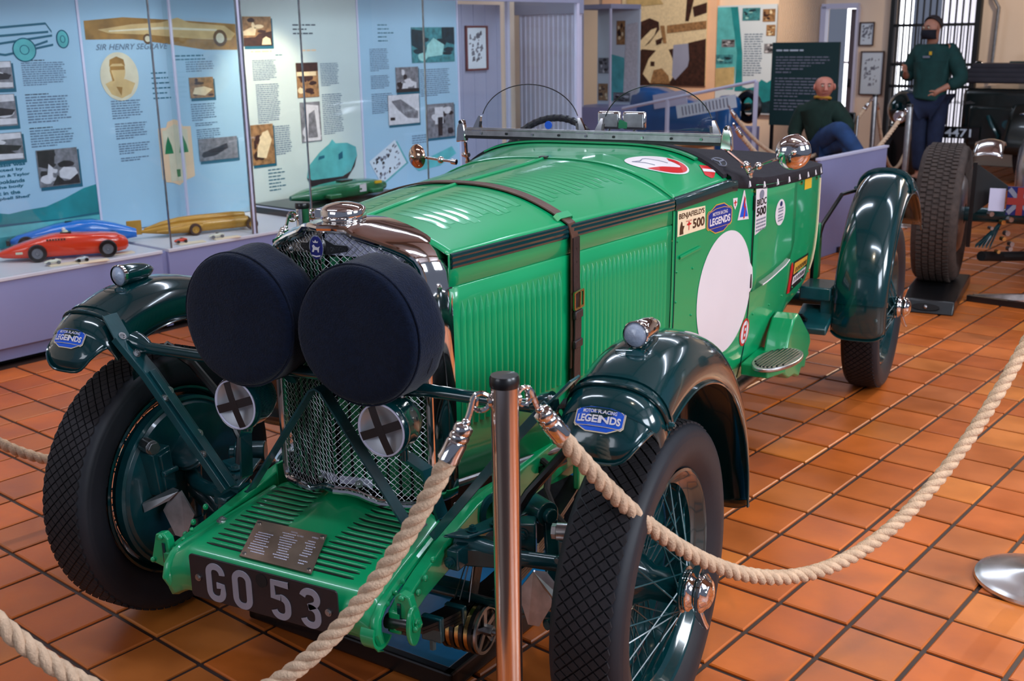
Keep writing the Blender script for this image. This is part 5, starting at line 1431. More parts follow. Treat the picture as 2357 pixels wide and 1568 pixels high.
for (a0, a1, z0, z1, r) in ((2.855, 3.05, 1.30, 1.435, 12), (2.87, 3.065, 1.02, 1.28, 20), (3.0, 3.14, .80, 1.0, 14), (3.43, 3.60, 1.24, 1.40, 14), (3.43, 3.62, .905, 1.19, 22)):
    s.text(a0, a1, z0, z1, r)
s.text(2.85, 3.15, 1.475, 1.50, 1, M_PEACH); s.text(3.28, 3.56, 1.475, 1.50, 1, M_PEACH); s.text(3.05, 3.15, 1.455, 1.468, 1, M_TXTT)
for k in range(3): s.text(3.21, 3.52 - .02*(k % 2), 1.645 - .028*k, 1.665 - .028*k, 1, M_TXTD, k)
for k in range(7): s.text(2.92, 3.13, .700 - .023*k, .716 - .023*k, 1, M_TXTT, k)
bp_ = MB(); f = s.fn
bp_.poly([f(a, z, .0026) for a, z in ((3.25, .62), (3.27, .70), (3.38, .79), (3.47, .84), (3.50, .87), (3.53, .84), (3.64, .835), (3.72, .80), (3.73, .74), (3.66, .63), (3.58, .60), (3.30, .60))], 0)
bp_.poly([f(a, z, .0032) for a, z in ((3.25, .62), (3.30, .60), (3.58, .60), (3.66, .63), (3.73, .74), (3.70, .66), (3.60, .555), (3.42, .525), (3.29, .54))], 1)
bp_.poly([f(a, z, .0036) for a, z in ((3.36, .735), (3.42, .745), (3.42, .765), (3.37, .76))], 2); bp_.poly([f(a, z, .0036) for a, z in ((3.55, .72), (3.59, .73), (3.59, .78), (3.55, .76))], 2)
bp_.build('boat_picture', [M_TEALL, M_BW0, M_TEALD], p3, smooth=0)
# panel 4
p4, s = panel(3.80, 4.845, 'blue panel with a tilted drawing sheet and small monochrome photographs', M_PANEL)
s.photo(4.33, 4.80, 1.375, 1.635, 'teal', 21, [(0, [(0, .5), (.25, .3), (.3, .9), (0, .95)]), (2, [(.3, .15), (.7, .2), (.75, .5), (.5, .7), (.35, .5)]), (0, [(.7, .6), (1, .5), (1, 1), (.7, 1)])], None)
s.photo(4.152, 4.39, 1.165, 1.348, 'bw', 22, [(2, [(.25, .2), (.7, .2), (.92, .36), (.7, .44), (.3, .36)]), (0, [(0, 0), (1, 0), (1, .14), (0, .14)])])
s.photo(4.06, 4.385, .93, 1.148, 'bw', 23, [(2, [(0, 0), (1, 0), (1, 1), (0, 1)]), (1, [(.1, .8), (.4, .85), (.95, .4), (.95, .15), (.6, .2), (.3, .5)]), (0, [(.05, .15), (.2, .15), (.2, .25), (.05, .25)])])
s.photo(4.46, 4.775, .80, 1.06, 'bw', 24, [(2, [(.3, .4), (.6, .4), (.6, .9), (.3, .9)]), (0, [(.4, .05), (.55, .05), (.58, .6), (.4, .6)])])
for (a0, a1, z0, z1, r) in ((3.90, 4.09, 1.325, 1.49, 13), (3.90, 4.09, 1.20, 1.30, 8), (3.90, 4.12, 1.02, 1.17, 11), (4.41, 4.75, 1.12, 1.33, 14), (4.30, 4.52, .77, .84, 4)):
    s.text(a0, a1, z0, z1, r)
for k in range(5): s.text(3.99, 4.20, 1.645 - .028*k, 1.662 - .028*k, 1, M_TXTT, k)
c = V(4.04, .655); ax_ = V(math.cos(.52), math.sin(.52)); ay_ = V(-ax_[1], ax_[0])
sq = lambda u, v: (c[0] + ax_[0]*u + ay_[0]*v, c[1] + (ax_[1]*u + ay_[1]*v)*.9)
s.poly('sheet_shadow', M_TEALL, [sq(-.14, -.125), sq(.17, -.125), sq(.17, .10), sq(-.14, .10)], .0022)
dr_ = MB(); f = s.fn
dr_.poly([f(*sq(u, v), .0028) for u, v in ((-.155, -.11), (.155, -.11), (.155, .12), (-.155, .12))], 0)
rq = random.Random(5)
for k in range(46):
    u, v = rq.uniform(-.14, .13), rq.uniform(-.10, .10); a, b_ = rq.uniform(.006, .018), rq.uniform(.004, .014)
    dr_.poly([f(*sq(u+x, v+y), .0034) for x, y in ((-a, -b_), (a, -b_*.5), (a*.7, b_), (-a*.6, b_*.8))], 1 if k % 3 else 2)
dr_.build('drawing_sheet', [M_PALE, M_GREYINK, M_BW0], p4, smooth=0)
s.poly('boat_sketch', M_TEALL, [(4.30, .60), (4.50, .66), (4.74, .72), (4.79, .66), (4.60, .58), (4.36, .56)], .0026)

# grey end board with a framed picture, white ribbed partition beyond
eb = thing('grey_end_board', 'grey upright board beyond the blue panels', 'board', RW(-4.18, 5.10, CZ), TH)
MB().box((0, 0, .68), (.03, .50, 1.36)).build('board', M_GREYWALL, eb, smooth=0)
for k in range(4): MB().box((.017, -.21 + .14*k, .68), (.006, .02, 1.36)).build('batten', M_GREYWALL, eb, smooth=0)
def framed(name, label, loc, rz, w_, h_, mf, ink_seed, group=None):
    t = thing(name, label, 'picture', loc, rz, group)
    b = .014
    for (x, z, sx_, sz) in ((0, h_-b/2, w_, b), (0, b/2, w_, b), (-w_/2+b/2, h_/2, b, h_), (w_/2-b/2, h_/2, b, h_)):
        MB().box((x, -.006, z), (sx_, .02, sz)).build('frame_rail', mf, t, smooth=0, bevel=.002)
    MB().box((0, .002, h_/2), (w_-.01, .006, h_-.01)).build('mount', M_PALE, t, smooth=0)
    rq = random.Random(ink_seed); mb_ = MB()
    for k in range(34):
        x, z = rq.uniform(-w_*.30, w_*.28), h_*.22 + rq.uniform(0, h_*.62); a, b_ = rq.uniform(.006, .02), rq.uniform(.006, .022)
        mb_.poly([V(x-a, -.0018, z-b_), V(x+a, -.0018, z-b_*.5), V(x+a*.8, -.0018, z+b_), V(x-a*.6, -.0018, z+b_*.7)])
    mb_.build('print', M_GREYINK, t, smooth=0)
    return t
M_FRAME = mat('red_brown_frame', sr(104, 52, 56), 0.5)
M_FRAMED = mat('dark_brown_frame', sr(74, 52, 46), 0.5)
framed('framed_picture', 'framed print with red brown rim on the grey end board', RW(-4.155, 5.04, 1.30), TH + PI/2, .26, .345, M_FRAME, 3)
wp_ = thing('white_partition', 'tall pale ribbed partition behind the left windscreen', 'partition', RW(-4.27, 6.12, 0), TH)
MB().box((0, .02, .87), (.66, .05, 1.74)).build('board', M_WHITEP, wp_, smooth=0)
for k in range(13): MB().cyl((-.312 + .052*k, -.006, 0), (-.312 + .052*k, -.006, 1.74), .010, n=8).build('rib', M_WHITEP, wp_)
MB().box((0, .0, 1.80), (.70, .09, .12)).build('head_rail', M_GREYWALL, wp_, smooth=0)
for u in (-3.43, -4.14): MB().box(cs(u, 5.41, 1.156), (.03, .03, 1.415)).build('corner_post', M_WHITEP, CASE, smooth=0)
# ------------------------------------------------------------------ models on the plinth
M_RTOY = mat('red_model_paint', sr(226, 58, 26), 0.22, 0, 0.7)
M_BTOY = mat('blue_model_paint', sr(24, 112, 206), 0.22, 0, 0.7)
M_GTOY = mat('gold_model_paint', sr(184, 134, 44), 0.35, 0.2, 0.3, var=0.1, vscale=20)
M_SILV = mat('silver_model_paint', sr(196, 200, 206), 0.3, 0.3, 0.3)
M_CARD = mat('cream_card', sr(238, 218, 188), 0.6)
M_GMOD = mat('green_model_paint', sr(18, 104, 62), 0.25, 0, 0.6, var=0.2, vscale=20)
M_GREYW = mat('grey_model_wheel', sr(112, 112, 120), 0.5)
def loft(sections, n=16):
    """sections: (x, half width, bottom z, top z, power) along x"""
    rows = []
    for (x, hw_, zb, zt, pw) in sections:
        row = []
        for j in range(n):
            t = 2*PI*j/n; c, s_ = math.cos(t), math.sin(t)
            yy = hw_*np.sign(c)*abs(c)**pw; zz = (zb+zt)/2 + (zt-zb)/2*np.sign(s_)*abs(s_)**pw
            row.append(V(x, yy, zz))
        rows.append(row)
    mb_ = MB().grid(rows, cv=True); k = len(rows)
    mb_.f.append(tuple(range(n-1, -1, -1))); mb_.m.append(0); mb_.f.append(tuple(range((k-1)*n, k*n))); mb_.m.append(0)
    return mb_
def toy_wheel(t, x, y, r, w_, mt=M_BLACK, mh=M_GREYW, name='wheel'):
    wv = MB().lathe([(r*.6, -w_/2), (r*.92, -w_/2), (r, -w_/4), (r, w_/4), (r*.92, w_/2), (r*.6, w_/2), (r*.6, -w_/2)], (x, y, r), (0, 1, 0), 24).build(name, mt, t)
    MB().lathe([(0, -w_*.40), (r*.2, -w_*.48), (r*.25, -w_*.3), (r*.62, -w_*.36), (r*.62, w_*.36), (r*.25, w_*.3), (r*.2, w_*.48), (0, w_*.4)], (x, y, r), (0, 1, 0), 20).build('hub', mh, wv)
ang = lambda du, dv: TH + math.atan2(dv, du)
# nose points to -x of the model
t = thing('red_record_car_model', 'large red streamlined model record car with a white helmeted driver', 'model car', RW(-3.665, 1.150, CZ), ang(.36, .62))
b = loft([(-.325, .010, .030, .046, .9), (-.30, .030, .020, .062, .8), (-.24, .055, .016, .085, .7), (-.16, .072, .014, .108, .6), (-.06, .078, .014, .132, .55), (.0, .078, .014, .136, .55), (.10, .078, .014, .130, .55), (.20, .074, .014, .126, .6), (.27, .062, .016, .118, .7), (.315, .040, .022, .095, .8), (.33, .018, .04, .075, .9)], 24).build('body', M_RTOY, t, smooth=50)
MB().box((.02, 0, .137), (.055, .05, .004)).build('cockpit', M_BLACK, t)
d_ = MB().ball((.012, 0, .150), (.011, .010, .013), 8, 12).build('driver_helmet', M_WHITE, t); MB().ball((.018, 0, .138), (.016, .018, .012), 6, 10).build('driver_shoulders', M_BONE, t)
for x in (-.125, .225):
    for y in (-.086, .086): toy_wheel(t, x, y, .047, .028)
MB().box((-.215, -.064, .05), (.034, .002, .012)).build('number_patch', M_BONE, t)
lt = MB()
for k in range(7): lt.box((-.07 + .014*k, -.079, .112), (.009, .002, .010))
lt.build('lettering', M_BROWNINK, t, kind='stuff')
t = thing('blue_record_car_model', 'large bright blue model record car half hidden behind the red one', 'model car', RW(-3.925, 1.36, CZ), ang(.36, .62))
loft([(-.34, .012, .04, .06, .9), (-.30, .035, .03, .085, .8), (-.22, .06, .025, .105, .7), (-.10, .07, .02, .135, .6), (.02, .07, .02, .150, .6), (.10, .066, .02, .150, .6), (.22, .05, .02, .12, .7), (.33, .02, .03, .08, .9)], 20).build('body', M_BTOY, t, smooth=50)
MB().box((-.02, 0, .143), (.05, .04, .006)).build('cockpit', M_BLACK, t)
for x in (-.25, .2):
    for y in (-.078, .078): toy_wheel(t, x, y, .044, .028, M_BLACK, M_GREYW)
MB().box((-.345, 0, .05), (.02, .10, .03)).build('nose_grille', M_BLACK, t, bevel=.003)
t = thing('gold_record_car_model', 'long gold model record car with a square tail fin', 'model car', RW(-3.735, 2.0, CZ), ang(.235, .70))
loft([(-.30, .008, .035, .05, .9), (-.24, .022, .026, .062, .8), (-.16, .038, .016, .075, .6), (-.06, .050, .014, .082, .5), (.06, .052, .014, .084, .45), (.28, .052, .014, .086, .45), (.33, .050, .016, .082, .5)], 20).build('body', M_GTOY, t, smooth=40)
loft([(-.28, .004, .05, .062, .8), (-.18, .018, .06, .092, .7), (-.08, .022, .07, .108, .7), (.02, .024, .07, .112, .7), (.25, .024, .07, .112, .6), (.32, .02, .07, .106, .7)], 14).build('spine', M_GTOY, t, smooth=40)
for y in (-.05, .05): loft([(-.22, .004, .035, .045, .8), (-.08, .016, .03, .062, .7), (0, .02, .03, .07, .7), (.05, .012, .03, .066, .7)], 12).build('wheel_fairing', M_GTOY, t, smooth=40).location = (0, y, 0)
MB().box((-.335, 0, .070), (.085, .008, .085)).build('tail_fin', M_GTOY, t, bevel=.003)
for x in (.0, .345):
    for y in (-.068, .068): toy_wheel(t, x, y, .036, .024, M_SE0, M_GTOY)
M_WTOY = mat('white_model_paint', sr(226, 222, 206), 0.3, 0, 0.4)
for (u, v, m, lab, L_) in ((-3.515, 1.005, M_WTOY, 'small white model car on a cream card before the red model', .085), (-3.46, 1.135, M_SILV, 'small silver model car on a cream card below the red model', .07),
                       (-3.545, 1.335, M_RTOY, 'small red open racing model car by the tail of the red model', .105), (-3.505, 1.765, M_RTOY, 'tiny red model car on a cream card before the gold model', .075),
                       (-3.475, 1.985, M_WTOY, 'tiny white streamlined model car before the nose wheels of the gold model', .095)):
    cd = thing('caption_card', 'cream caption card lying under the ' + lab.split(' on ')[0].split(' by ')[0].split(' before ')[0] + (' near the gold model' if v > 1.6 else ' near the red model'), 'caption card', RW(u + .035, v + .045, CZ + .0005), ang(.15, .7), 'caption cards on the plinth')
    MB().box((0, 0, .003), (.155, .055, .006)).build('card', M_CARD, cd, smooth=0, bevel=.001)
    t = thing('small_model_car', lab, 'model car', RW(u, v, CZ + .006), ang(.15, .7), 'small model cars on the plinth')
    q = L_/.1
    loft([(-.05*q, .006, .008, .016, .9), (-.03*q, .014, .006, .022, .7), (0, .017, .006, .025, .6), (.025*q, .016, .006, .027, .6), (.05*q, .006, .01, .02, .9)], 12).build('body', m, t, smooth=50)
    MB().box((.006, 0, .027), (.014, .012, .004)).build('cockpit', M_BLACK if m != M_SILV else M_GREYW, t)
    for x in (-.028*q, .03*q):
        for y in (-.019, .019):
            MB().cyl((x, y-.004, .009), (x, y+.004, .009), .009, n=14).build('wheel', M_GREYW if m == M_WTOY else M_BLACK, t)
# green record boat model on a black stand
t = thing('green_model_boat', 'dark green streamlined model on a black stand with white line', 'model boat', RW(-3.84, 3.25, CZ), TH)
MB().box((0, 0, .022), (.58, 1.02, .044)).build('stand', M_BLACK, t, smooth=0, bevel=.003)
MB().box((0, 0, .046), (.59, 1.03, .006)).build('stand_line', M_WHITEP, t, smooth=0)
MB().box((0, 0, .054), (.57, 1.01, .010)).build('stand_top', M_BLACK, t, smooth=0)
hull = [( -.42, .012, .09, .12, .9), (-.30, .06, .07, .145, .7), (-.10, .10, .062, .165, .6), (.10, .115, .062, .175, .55), (.28, .10, .066, .165, .6), (.40, .05, .08, .14, .8)]
hb = loft(hull, 20); hb.v = [(y, x, z) for x, y, z in hb.v]; hb.build('hull', M_GMOD, t, smooth=50)
MB().box((.0, .05, .176), (.07, .10, .012)).build('cockpit', M_BLACK, t, bevel=.004)
MB().box((.108, .12, .125), (.012, .06, .05)).build('white_patch', M_WHITE, t)
MB().box((.104, .27, .150), (.012, .06, .018)).build('yellow_patch', M_YELLOW, t)
for y in (-.16, .22):
    MB().box((.13, y, .10), (.06, .10, .03)).build('sponson', M_GMOD, t, bevel=.008)
# grey partition cabinets in the case behind the nose of the car are part of the plinth run
# ------------------------------------------------------------------ barrier posts and ropes
def world(mb_, o): return mb_
def stanchion(loc, hooks, label, group=None, hgt=.985, m=None, base=True):
    t = thing('stanchion', label, 'barrier post', loc, 0, group)
    m = m or M_POST
    MB().lathe([(.0245, .012), (.025, .02), (.025, hgt-.022), (.0245, hgt-.018)], (0, 0, 0), (0, 0, 1), 28).build('post', m, t)
    MB().lathe([(.0262, hgt-.022), (.0268, hgt-.018), (.0268, hgt-.006), (.0245, hgt-.001), (0, hgt)], (0, 0, 0), (0, 0, 1), 28).build('cap', M_BLACK, t)
    MB().lathe([(.165, 0), (.168, .006), (.166, .014), (.155, .018), (.148, .021), (.10, .030), (.04, .040), (.028, .046), (.026, .07)], (0, 0, 0), (0, 0, 1), 44).build('base', M_BASE, t)
    for a in hooks:
        d = V(math.cos(a), math.sin(a), 0); z = hgt-.048
        mb_ = MB()
        mb_.cyl(d*.024 + V(0, 0, z), d*.030 + V(0, 0, z), .010, n=14)
        ring = [d*(.042 + .016*math.cos(q)) + V(0, 0, z + .016*math.sin(q)) for q in np.linspace(0, 2*PI, 17)[:-1]]
        mb_.tube(ring, .0048, 8, closed=True)
        mb_.build('eye', M_CHROME, t)
    return t
def rope(A, B, sag, label, group=None, r=.0174, n=None):
    """three-strand rope with ferrules and hooks; A and B are the eyes on the posts"""
    A, B = V(A), V(B)
    o = (A+B)/2; o[2] = min(A[2], B[2]) - sag
    t = thing('barrier_rope', label, 'rope', tuple(o), 0, group)
    L_ = np.linalg.norm(B-A)
    S_ = 400
    c = [A + (B-A)*q - V(0, 0, 4*sag*q*(1-q)) for q in np.linspace(0, 1, S_+1)]
    cum = [0.0]
    for i in range(S_): cum.append(cum[-1] + np.linalg.norm(c[i+1]-c[i]))
    tot = cum[-1]
    def at(s_):
        i = min(S_-1, max(0, int(np.searchsorted(cum, s_)) - 1)); q = (s_-cum[i])/(cum[i+1]-cum[i])
        return c[i] + (c[i+1]-c[i])*q
    s0, s1 = .115, tot-.115
    pitch = .088; k = int((s1-s0)/(pitch/9))
    for st in range(3):
        pts = []
        for i in range(k+1):
            s_ = s0 + (s1-s0)*i/k
            p = at(s_); d = nrm(at(min(tot, s_+.004)) - at(max(0, s_-.004)))
            x, y, _ = frame(d); a = 2*PI*(s_/pitch + st/3)
            pts.append(p + r*.50*(math.cos(a)*x + math.sin(a)*y) - o)
        MB().tube(pts, r*.58, 7).build('strand', M_ROPE, t, smooth=80)
    for e in (0, 1):
        q = (lambda s_: at(s_)) if e == 0 else (lambda s_: at(tot-s_))
        d = nrm(q(.11)-q(.05)); p = q(.046) - o
        MB().lathe([(.007, -.004), (.016, 0), (.018, .004), (.018, .012), (.0165, .016), (.019, .020), (.019, .026), (.0175, .030), (.020, .034), (.020, .060), (.021, .064), (.021, .070), (.017, .074)], p, d, 24).build('ferrule', M_CHROME, t)
        h = MB(); a0 = p; z = V(0, 0, 1); hk = q(0) - o
        h.tube([a0, a0 - d*.014, a0 - d*.024 + z*.004, a0 - d*.036 + z*.014, hk + z*.012, hk + (hk-a0)*.10 + z*.004, hk - z*.006], .0058, 8)
        h.ball(a0 - d*.006, .009, 8, 12)
        h.build('snap_hook', M_CHROME, t)
    return t
P1 = V(.636, -.497, 0); P2 = V(1.50, 1.14, 0); P3 = V(-.30, -1.16, 0); P4 = V(-1.02, 1.07, 0); P3b = V(-1.75, -.35, 0)
def eye(P, Q, z=.937, d=.052): return P + nrm(Q-P)*d + V(0, 0, z)
def an(P, Q): return math.atan2((Q-P)[1], (Q-P)[0])
stanchion(tuple(P1), [an(P1, P3), an(P1, P2)], 'chrome barrier post with a floor-warmed tint before the green car, with a rope on either side')
stanchion(tuple(P2), [an(P2, P1), .6], 'barrier post at the right edge whose chrome foot shows on the tiles')
stanchion(tuple(P3b), [an(P3b, P4)], 'barrier post out at the far left of the green car')
stanchion(tuple(P3), [an(P3, P1)], 'barrier post at the near left corner of the green car')
stanchion(tuple(P4), [an(P4, P3b), 1.2], 'barrier post standing left behind the radiator of the green car', m=M_CHROME)
rope(eye(P1, P2), eye(P2, P1), .60, 'pale twisted rope hanging in a deep curve across the right front wheel')
rope(eye(P1, P3), eye(P3, P1), .56, 'pale twisted rope crossing the number plate towards the lower left')
rope(eye(P3b, P4), eye(P4, P3b), .76, 'greyish twisted rope passing left behind the wheel of the green car')
# far posts and ropes
P5 = V(*RW(-1.455, 7.25)); P6 = V(*RW(-2.28, 8.55)); P7 = V(*RW(-1.95, 5.2))
P8 = V(*RW(-2.95, 6.9)); P9 = V(*RW(-2.55, 10.5))
stanchion(tuple(P5), [an(P5, P7)], 'slim steel barrier post beside the standing man', m=M_STEEL)
stanchion(tuple(P6), [an(P6, P8), an(P6, P9)], 'slim steel barrier post beside the knees of the seated man', m=M_STEEL)
rope(eye(P5, P7), eye(P7, P5), .50, 'yellowish rope hanging from the post beside the standing man')
rope(eye(P6, P8), eye(P8, P6), .50, 'brownish rope sloping across the legs of the seated man')
rope(eye(P6, P9), eye(P9, P6), .75, 'yellow rope hanging steeply behind the post by the framed pictures')
# ------------------------------------------------------------------ drip tray under the nose
M_TRAYB = mat('blue_tray_lining', sr(24, 138, 200), 0.35, 0, 0.2, var=0.25, vscale=5)
tr = thing('drip_tray', 'black edged tray with blue lining on the tiles under the nose of the car', 'tray', (0, .84, 0), -.10)
MB().box((0, 0, .006), (.64, 1.74, .010)).build('lining', M_TRAYB, tr, smooth=0)
for (x, y, sx_, sy) in ((-.335, 0, .03, 1.8), (.335, 0, .03, 1.8), (0, -.885, .70, .03), (0, .885, .70, .03)):
    MB().box((x, y, .028), (sx_, sy, .052)).build('rim', M_BLACK, tr, smooth=0, bevel=.006)
MB().box((.10, -.50, .013), (.10, .07, .003)).build('cloth_pad', M_BONE, tr)
MB().box((.0, .1, .022), (.34, .60, .02)).build('folded_sheet', M_BLACK, tr, bevel=.006)
# ------------------------------------------------------------------ end wall: door, gate, frames
M_DAY = mat('daylight_pane', (0.9, 0.93, 1, 1), 0.5, emit=(0.90, 0.94, 1.0, 3.2))
M_GATE = mat('dark_gate_paint', sr(22, 26, 30), 0.5, var=0.1)
M_DOORB = mat('grey_brown_door_paint', sr(112, 100, 104), 0.6, var=0.05)
def R(name, label, cat, u, v, z=0, group=None, rz=0): return thing(name, label, cat, RW(u, v, z), TH + rz, group)
dr = R('door_1', '', 'door', -4.205, 12.0)
for k in ('label', 'category'): del dr[k]
dr['kind'] = 'structure'
for (x, z, sx_, sz) in ((-.215, .92, .07, 1.9), (.235, .92, .03, 1.86), (0, 1.87, .48, .06)):
    MB().box((x, -.02, z), (sx_, .10, sz)).build('frame', M_WHITEP, dr, smooth=0)
MB().box((.175, .16, .92), (.11, .30, 1.82)).build('leaf', M_DOORB, dr, smooth=0, bevel=.004)
MB().box((.150, .0, .93), (.03, .05, .10)).build('handle', M_BLACK, dr, bevel=.004)
w1 = MB().box((-4.20, 13.2, 1.1), (.9, .03, 2.2)).build('window_1', M_DAY, smooth=0); w1.rotation_euler = (0, 0, TH); structure(w1)
MB().box((-4.20, 13.17, 1.15), (.9, .03, .03)).build('glazing_bar', M_WHITEP, w1, smooth=0); MB().box((-4.22, 13.17, 1.1), (.03, .03, 2.2)).build('glazing_bar', M_WHITEP, w1, smooth=0)
framed('framed_notice', 'small grey framed notice high on the wall by the doorway', RW(-3.85, 11.985, 1.385), TH, .19, .285, M_FRAMED, 11)
framed('framed_drawing', 'larger dark framed drawing with blue figure under the small notice', RW(-3.755, 11.985, .785), TH, .30, .535, M_FRAMED, 12)
gt = R('sliding_gate', 'dark lattice gate of upright bars behind the standing man', 'gate', -3.0, 11.96)
for x in (-.52, .50): MB().box((x, 0, 1.15), (.05, .08, 2.3)).build('gate_post', M_GATE, gt, smooth=0)
for k in range(13): MB().box((-.46 + .077*k, .0, 1.15), (.014, .03, 2.3)).build('bar', M_GATE, gt, smooth=0)
for k in range(26): MB().box((-.475 + .0385*k, .03, .80), (.008, .02, 1.6)).build('bar', M_GATE, gt, smooth=0)
for z in (.05, .9, 1.16, 1.62, 2.28): MB().box((0, .015, z), (1.0, .03, .035)).build('rail', M_GATE, gt, smooth=0)
w2 = MB().box((-3.0, 14.4, 1.2), (1.6, .03, 2.4)).build('lobby_glow', M_DAYW, smooth=0); w2.rotation_euler = (0, 0, TH); structure(w2)  # glowing sheet stands for the bright lobby beyond the gate
MB().tube([V(-2.34, 11.93, 2.3), V(-2.34, 11.93, 1.90), V(-2.28, 11.93, 1.80), V(-2.30, 11.93, 1.0)], .02, 10).build('wall_pipe', M_STEEL, bed)
# ------------------------------------------------------------------ murals and information boards on the end wall
M_PEACHW = mat('peach_wall_paint', sr(236, 190, 156), 0.75, var=0.03)
pc = MB().box((-6.90, 11.955, 1.2), (1.90, .07, 2.6)).build('trim_2', M_PEACHW, smooth=0); pc.rotation_euler = (0, 0, TH); structure(pc)
def wallsheet(t, vloc=0): return Sheet(t, lambda a, z, o: V(a, -.012 - o, z))
m1 = R('photo_mural', 'large sepia photo mural of a speed boat at a quay', 'mural', -6.78, 11.9, .86)
MB().box((0, 0, .66), (1.40, .02, 1.32)).build('board', M_SE2, m1, smooth=0)
s = wallsheet(m1)
mu = MB(); f = s.fn
T_ = lambda pts: [f(-.70 + 1.40*a, 1.32*b, .001 + .0006*len(mu.f)) for a, b in pts]
mu.poly(T_([(0, 0), (1, 0), (1, .34), (.72, .40), (.5, .36), (.25, .38), (0, .44)]), 0)
mu.poly(T_([(.03, .44), (.10, .60), (.22, .66), (.34, .70), (.45, .66), (.46, .58), (.34, .44), (.2, .36), (.0, .38)]), 0)
mu.poly(T_([(.12, .34), (.18, .31), (.40, .52), (.43, .60), (.36, .58), (.20, .44)]), 2)
mu.poly(T_([(.27, .12), (.34, .28), (.50, .44), (.56, .40), (.62, .28), (.64, .10), (.58, .02), (.36, .02)]), 2)
mu.poly(T_([(.36, .02), (.40, .16), (.50, .18), (.58, .10), (.60, .02)]), 1)
mu.poly(T_([(.36, .20), (.41, .20), (.41, .25), (.36, .25)]), 0)
mu.poly(T_([(.63, .42), (.85, .44), (.80, .20), (.66, .06), (.62, .10)]), 3)
mu.poly(T_([(.80, .44), (1, .48), (1, .02), (.68, .04), (.82, .22)]), 0)
mu.poly(T_([(.55, .62), (1, .66), (1, .58), (.55, .54)]), 1)
mu.poly(T_([(.76, .66), (.80, .66), (.88, .99), (.78, .99)]), 0); mu.poly(T_([(.84, .80), (1, .84), (1, .74), (.86, .70)]), 0)
mu.poly(T_([(.47, .62), (.52, .62), (.55, .44), (.51, .44)]), 1); mu.poly(T_([(.42, .47), (.50, .50), (.49, .44), (.43, .42)]), 0)
mu.poly(T_([(.06, .82), (.5, .84), (.4, .98), (.06, .98)]), 4)
mu.build('picture', [M_SE0, M_SE1, M_SE2, M_GREYWALL, M_GOLDL], m1, smooth=0)
m2 = R('teal_information_panel', 'tall pale blue and teal panel with pictures right of the sepia mural', 'mural', -5.50, 11.94, .50)
MB().box((0, 0, .71), (.88, .02, 1.42)).build('board', M_PALE, m2, smooth=0)
s = wallsheet(m2); 
s.poly('teal_field', M_TEALL, [(-.44, .32), (-.16, .32), (-.10, .9), (-.22, 1.40), (-.44, 1.40)], .001)
s.poly('teal_curve', M_TEAL, [(-.24, 1.40), (-.13, 1.40), (-.04, .8), (-.02, .30), (-.14, .30), (-.12, .8)], .002)
s.poly('yellow_block', M_GOLDL, [(-.44, .34), (-.15, .38), (-.15, .62), (-.44, .60)], .003)
s.photo(-.36, -.16, .88, .98, 'bw', 41, None, None); s.photo(-.44, -.18, .66, .78, 'teal', 42, None, None)
s.poly('trees', M_TEAL, [(-.02, 0.02), (.44, 0.02), (.44, .48), (.34, .42), (.26, .46), (.16, .36), (.05, .34), (-.02, .36)], .003)
s.poly('trees', M_TE0, [(.0, 0.02), (.44, 0.02), (.44, .20), (.30, .16), (.2, .22), (.08, .10), (.0, .14)], .004)
s.photo(-.06, .20, 1.22, 1.38, 'teal', 43, None, None); s.photo(.24, .42, 1.20, 1.36, 'sepia', 44, None, None); s.photo(.30, .43, 1.02, 1.16, 'sepia', 45, None, None); s.photo(.28, .43, .80, .92, 'bw', 46, None, None)
s.text(-.02, .26, .50, 1.06, 18)
ib = R('information_stand', 'dark green upright board with pale lettering behind the seated man', 'information board', -3.44, 9.45)
M_BOARDG = mat('dark_green_board', sr(16, 54, 56), 0.55)
MB().box((0, 0, 1.02), (.76, .03, .87)).build('board', M_BOARDG, ib, smooth=0)
for x in (-.36, .36): MB().box((x, .02, .50), (.03, .03, 1.0)).build('leg', M_BLACK, ib, smooth=0)
for x in (-.36, .36): MB().box((x, .02, .012), (.05, .36, .024)).build('foot', M_BLACK, ib, smooth=0)
s = Sheet(ib, lambda a, z, o: V(a, -.015 - o, z))
s.text(-.33, .10, 1.355, 1.395, 1, M_PALE, 1, 'heading')
for (z0, z1, r, a1) in ((1.20, 1.32, 4, .30), (1.13, 1.20, 2, .0), (.88, 1.10, 7, .28), (.74, .87, 4, .2)):
    s.text(-.33, a1, z0, z1, r, M_GREYINK)
# ------------------------------------------------------------------ second glass case, blue boat, ramp rail, blue drum
gc = R('glass_cabinet', 'tall glass cabinet with pictures inside beyond the pale partition', 'display case', -5.76, 8.9)
MB().box((0, .15, .38), (.60, .6, .76)).build('base', M_PLINTH, gc, smooth=0)
MB().box((0, .44, 1.30), (.60, .02, 1.10)).build('back_board', M_PALE, gc, smooth=0)
for x in (-.29, -.10, .29): MB().box((x, -.14, 1.30), (.02, .02, 1.10)).build('post', M_WHITEP, gc, smooth=0)
MB().box((.095, -.15, 1.30), (.38, .006, 1.08)).build('glass_pane', M_GLASS, gc, smooth=0); MB().box((-.195, -.15, 1.30), (.18, .006, 1.08)).build('glass_pane', M_GLASS, gc, smooth=0)
MB().box((0, .15, 1.87), (.60, .6, .05)).build('roof', M_GREYWALL, gc, smooth=0)
s = Sheet(gc, lambda a, z, o: V(a, .428 - o, z))
s.photo(-.28, -.13, 1.12, 1.30, 'bw', 51, None, None); s.photo(-.28, -.14, .80, 1.0, 'sepia', 52, None, None); s.photo(-.02, .10, 1.45, 1.72, 'sepia', 53, None, None)
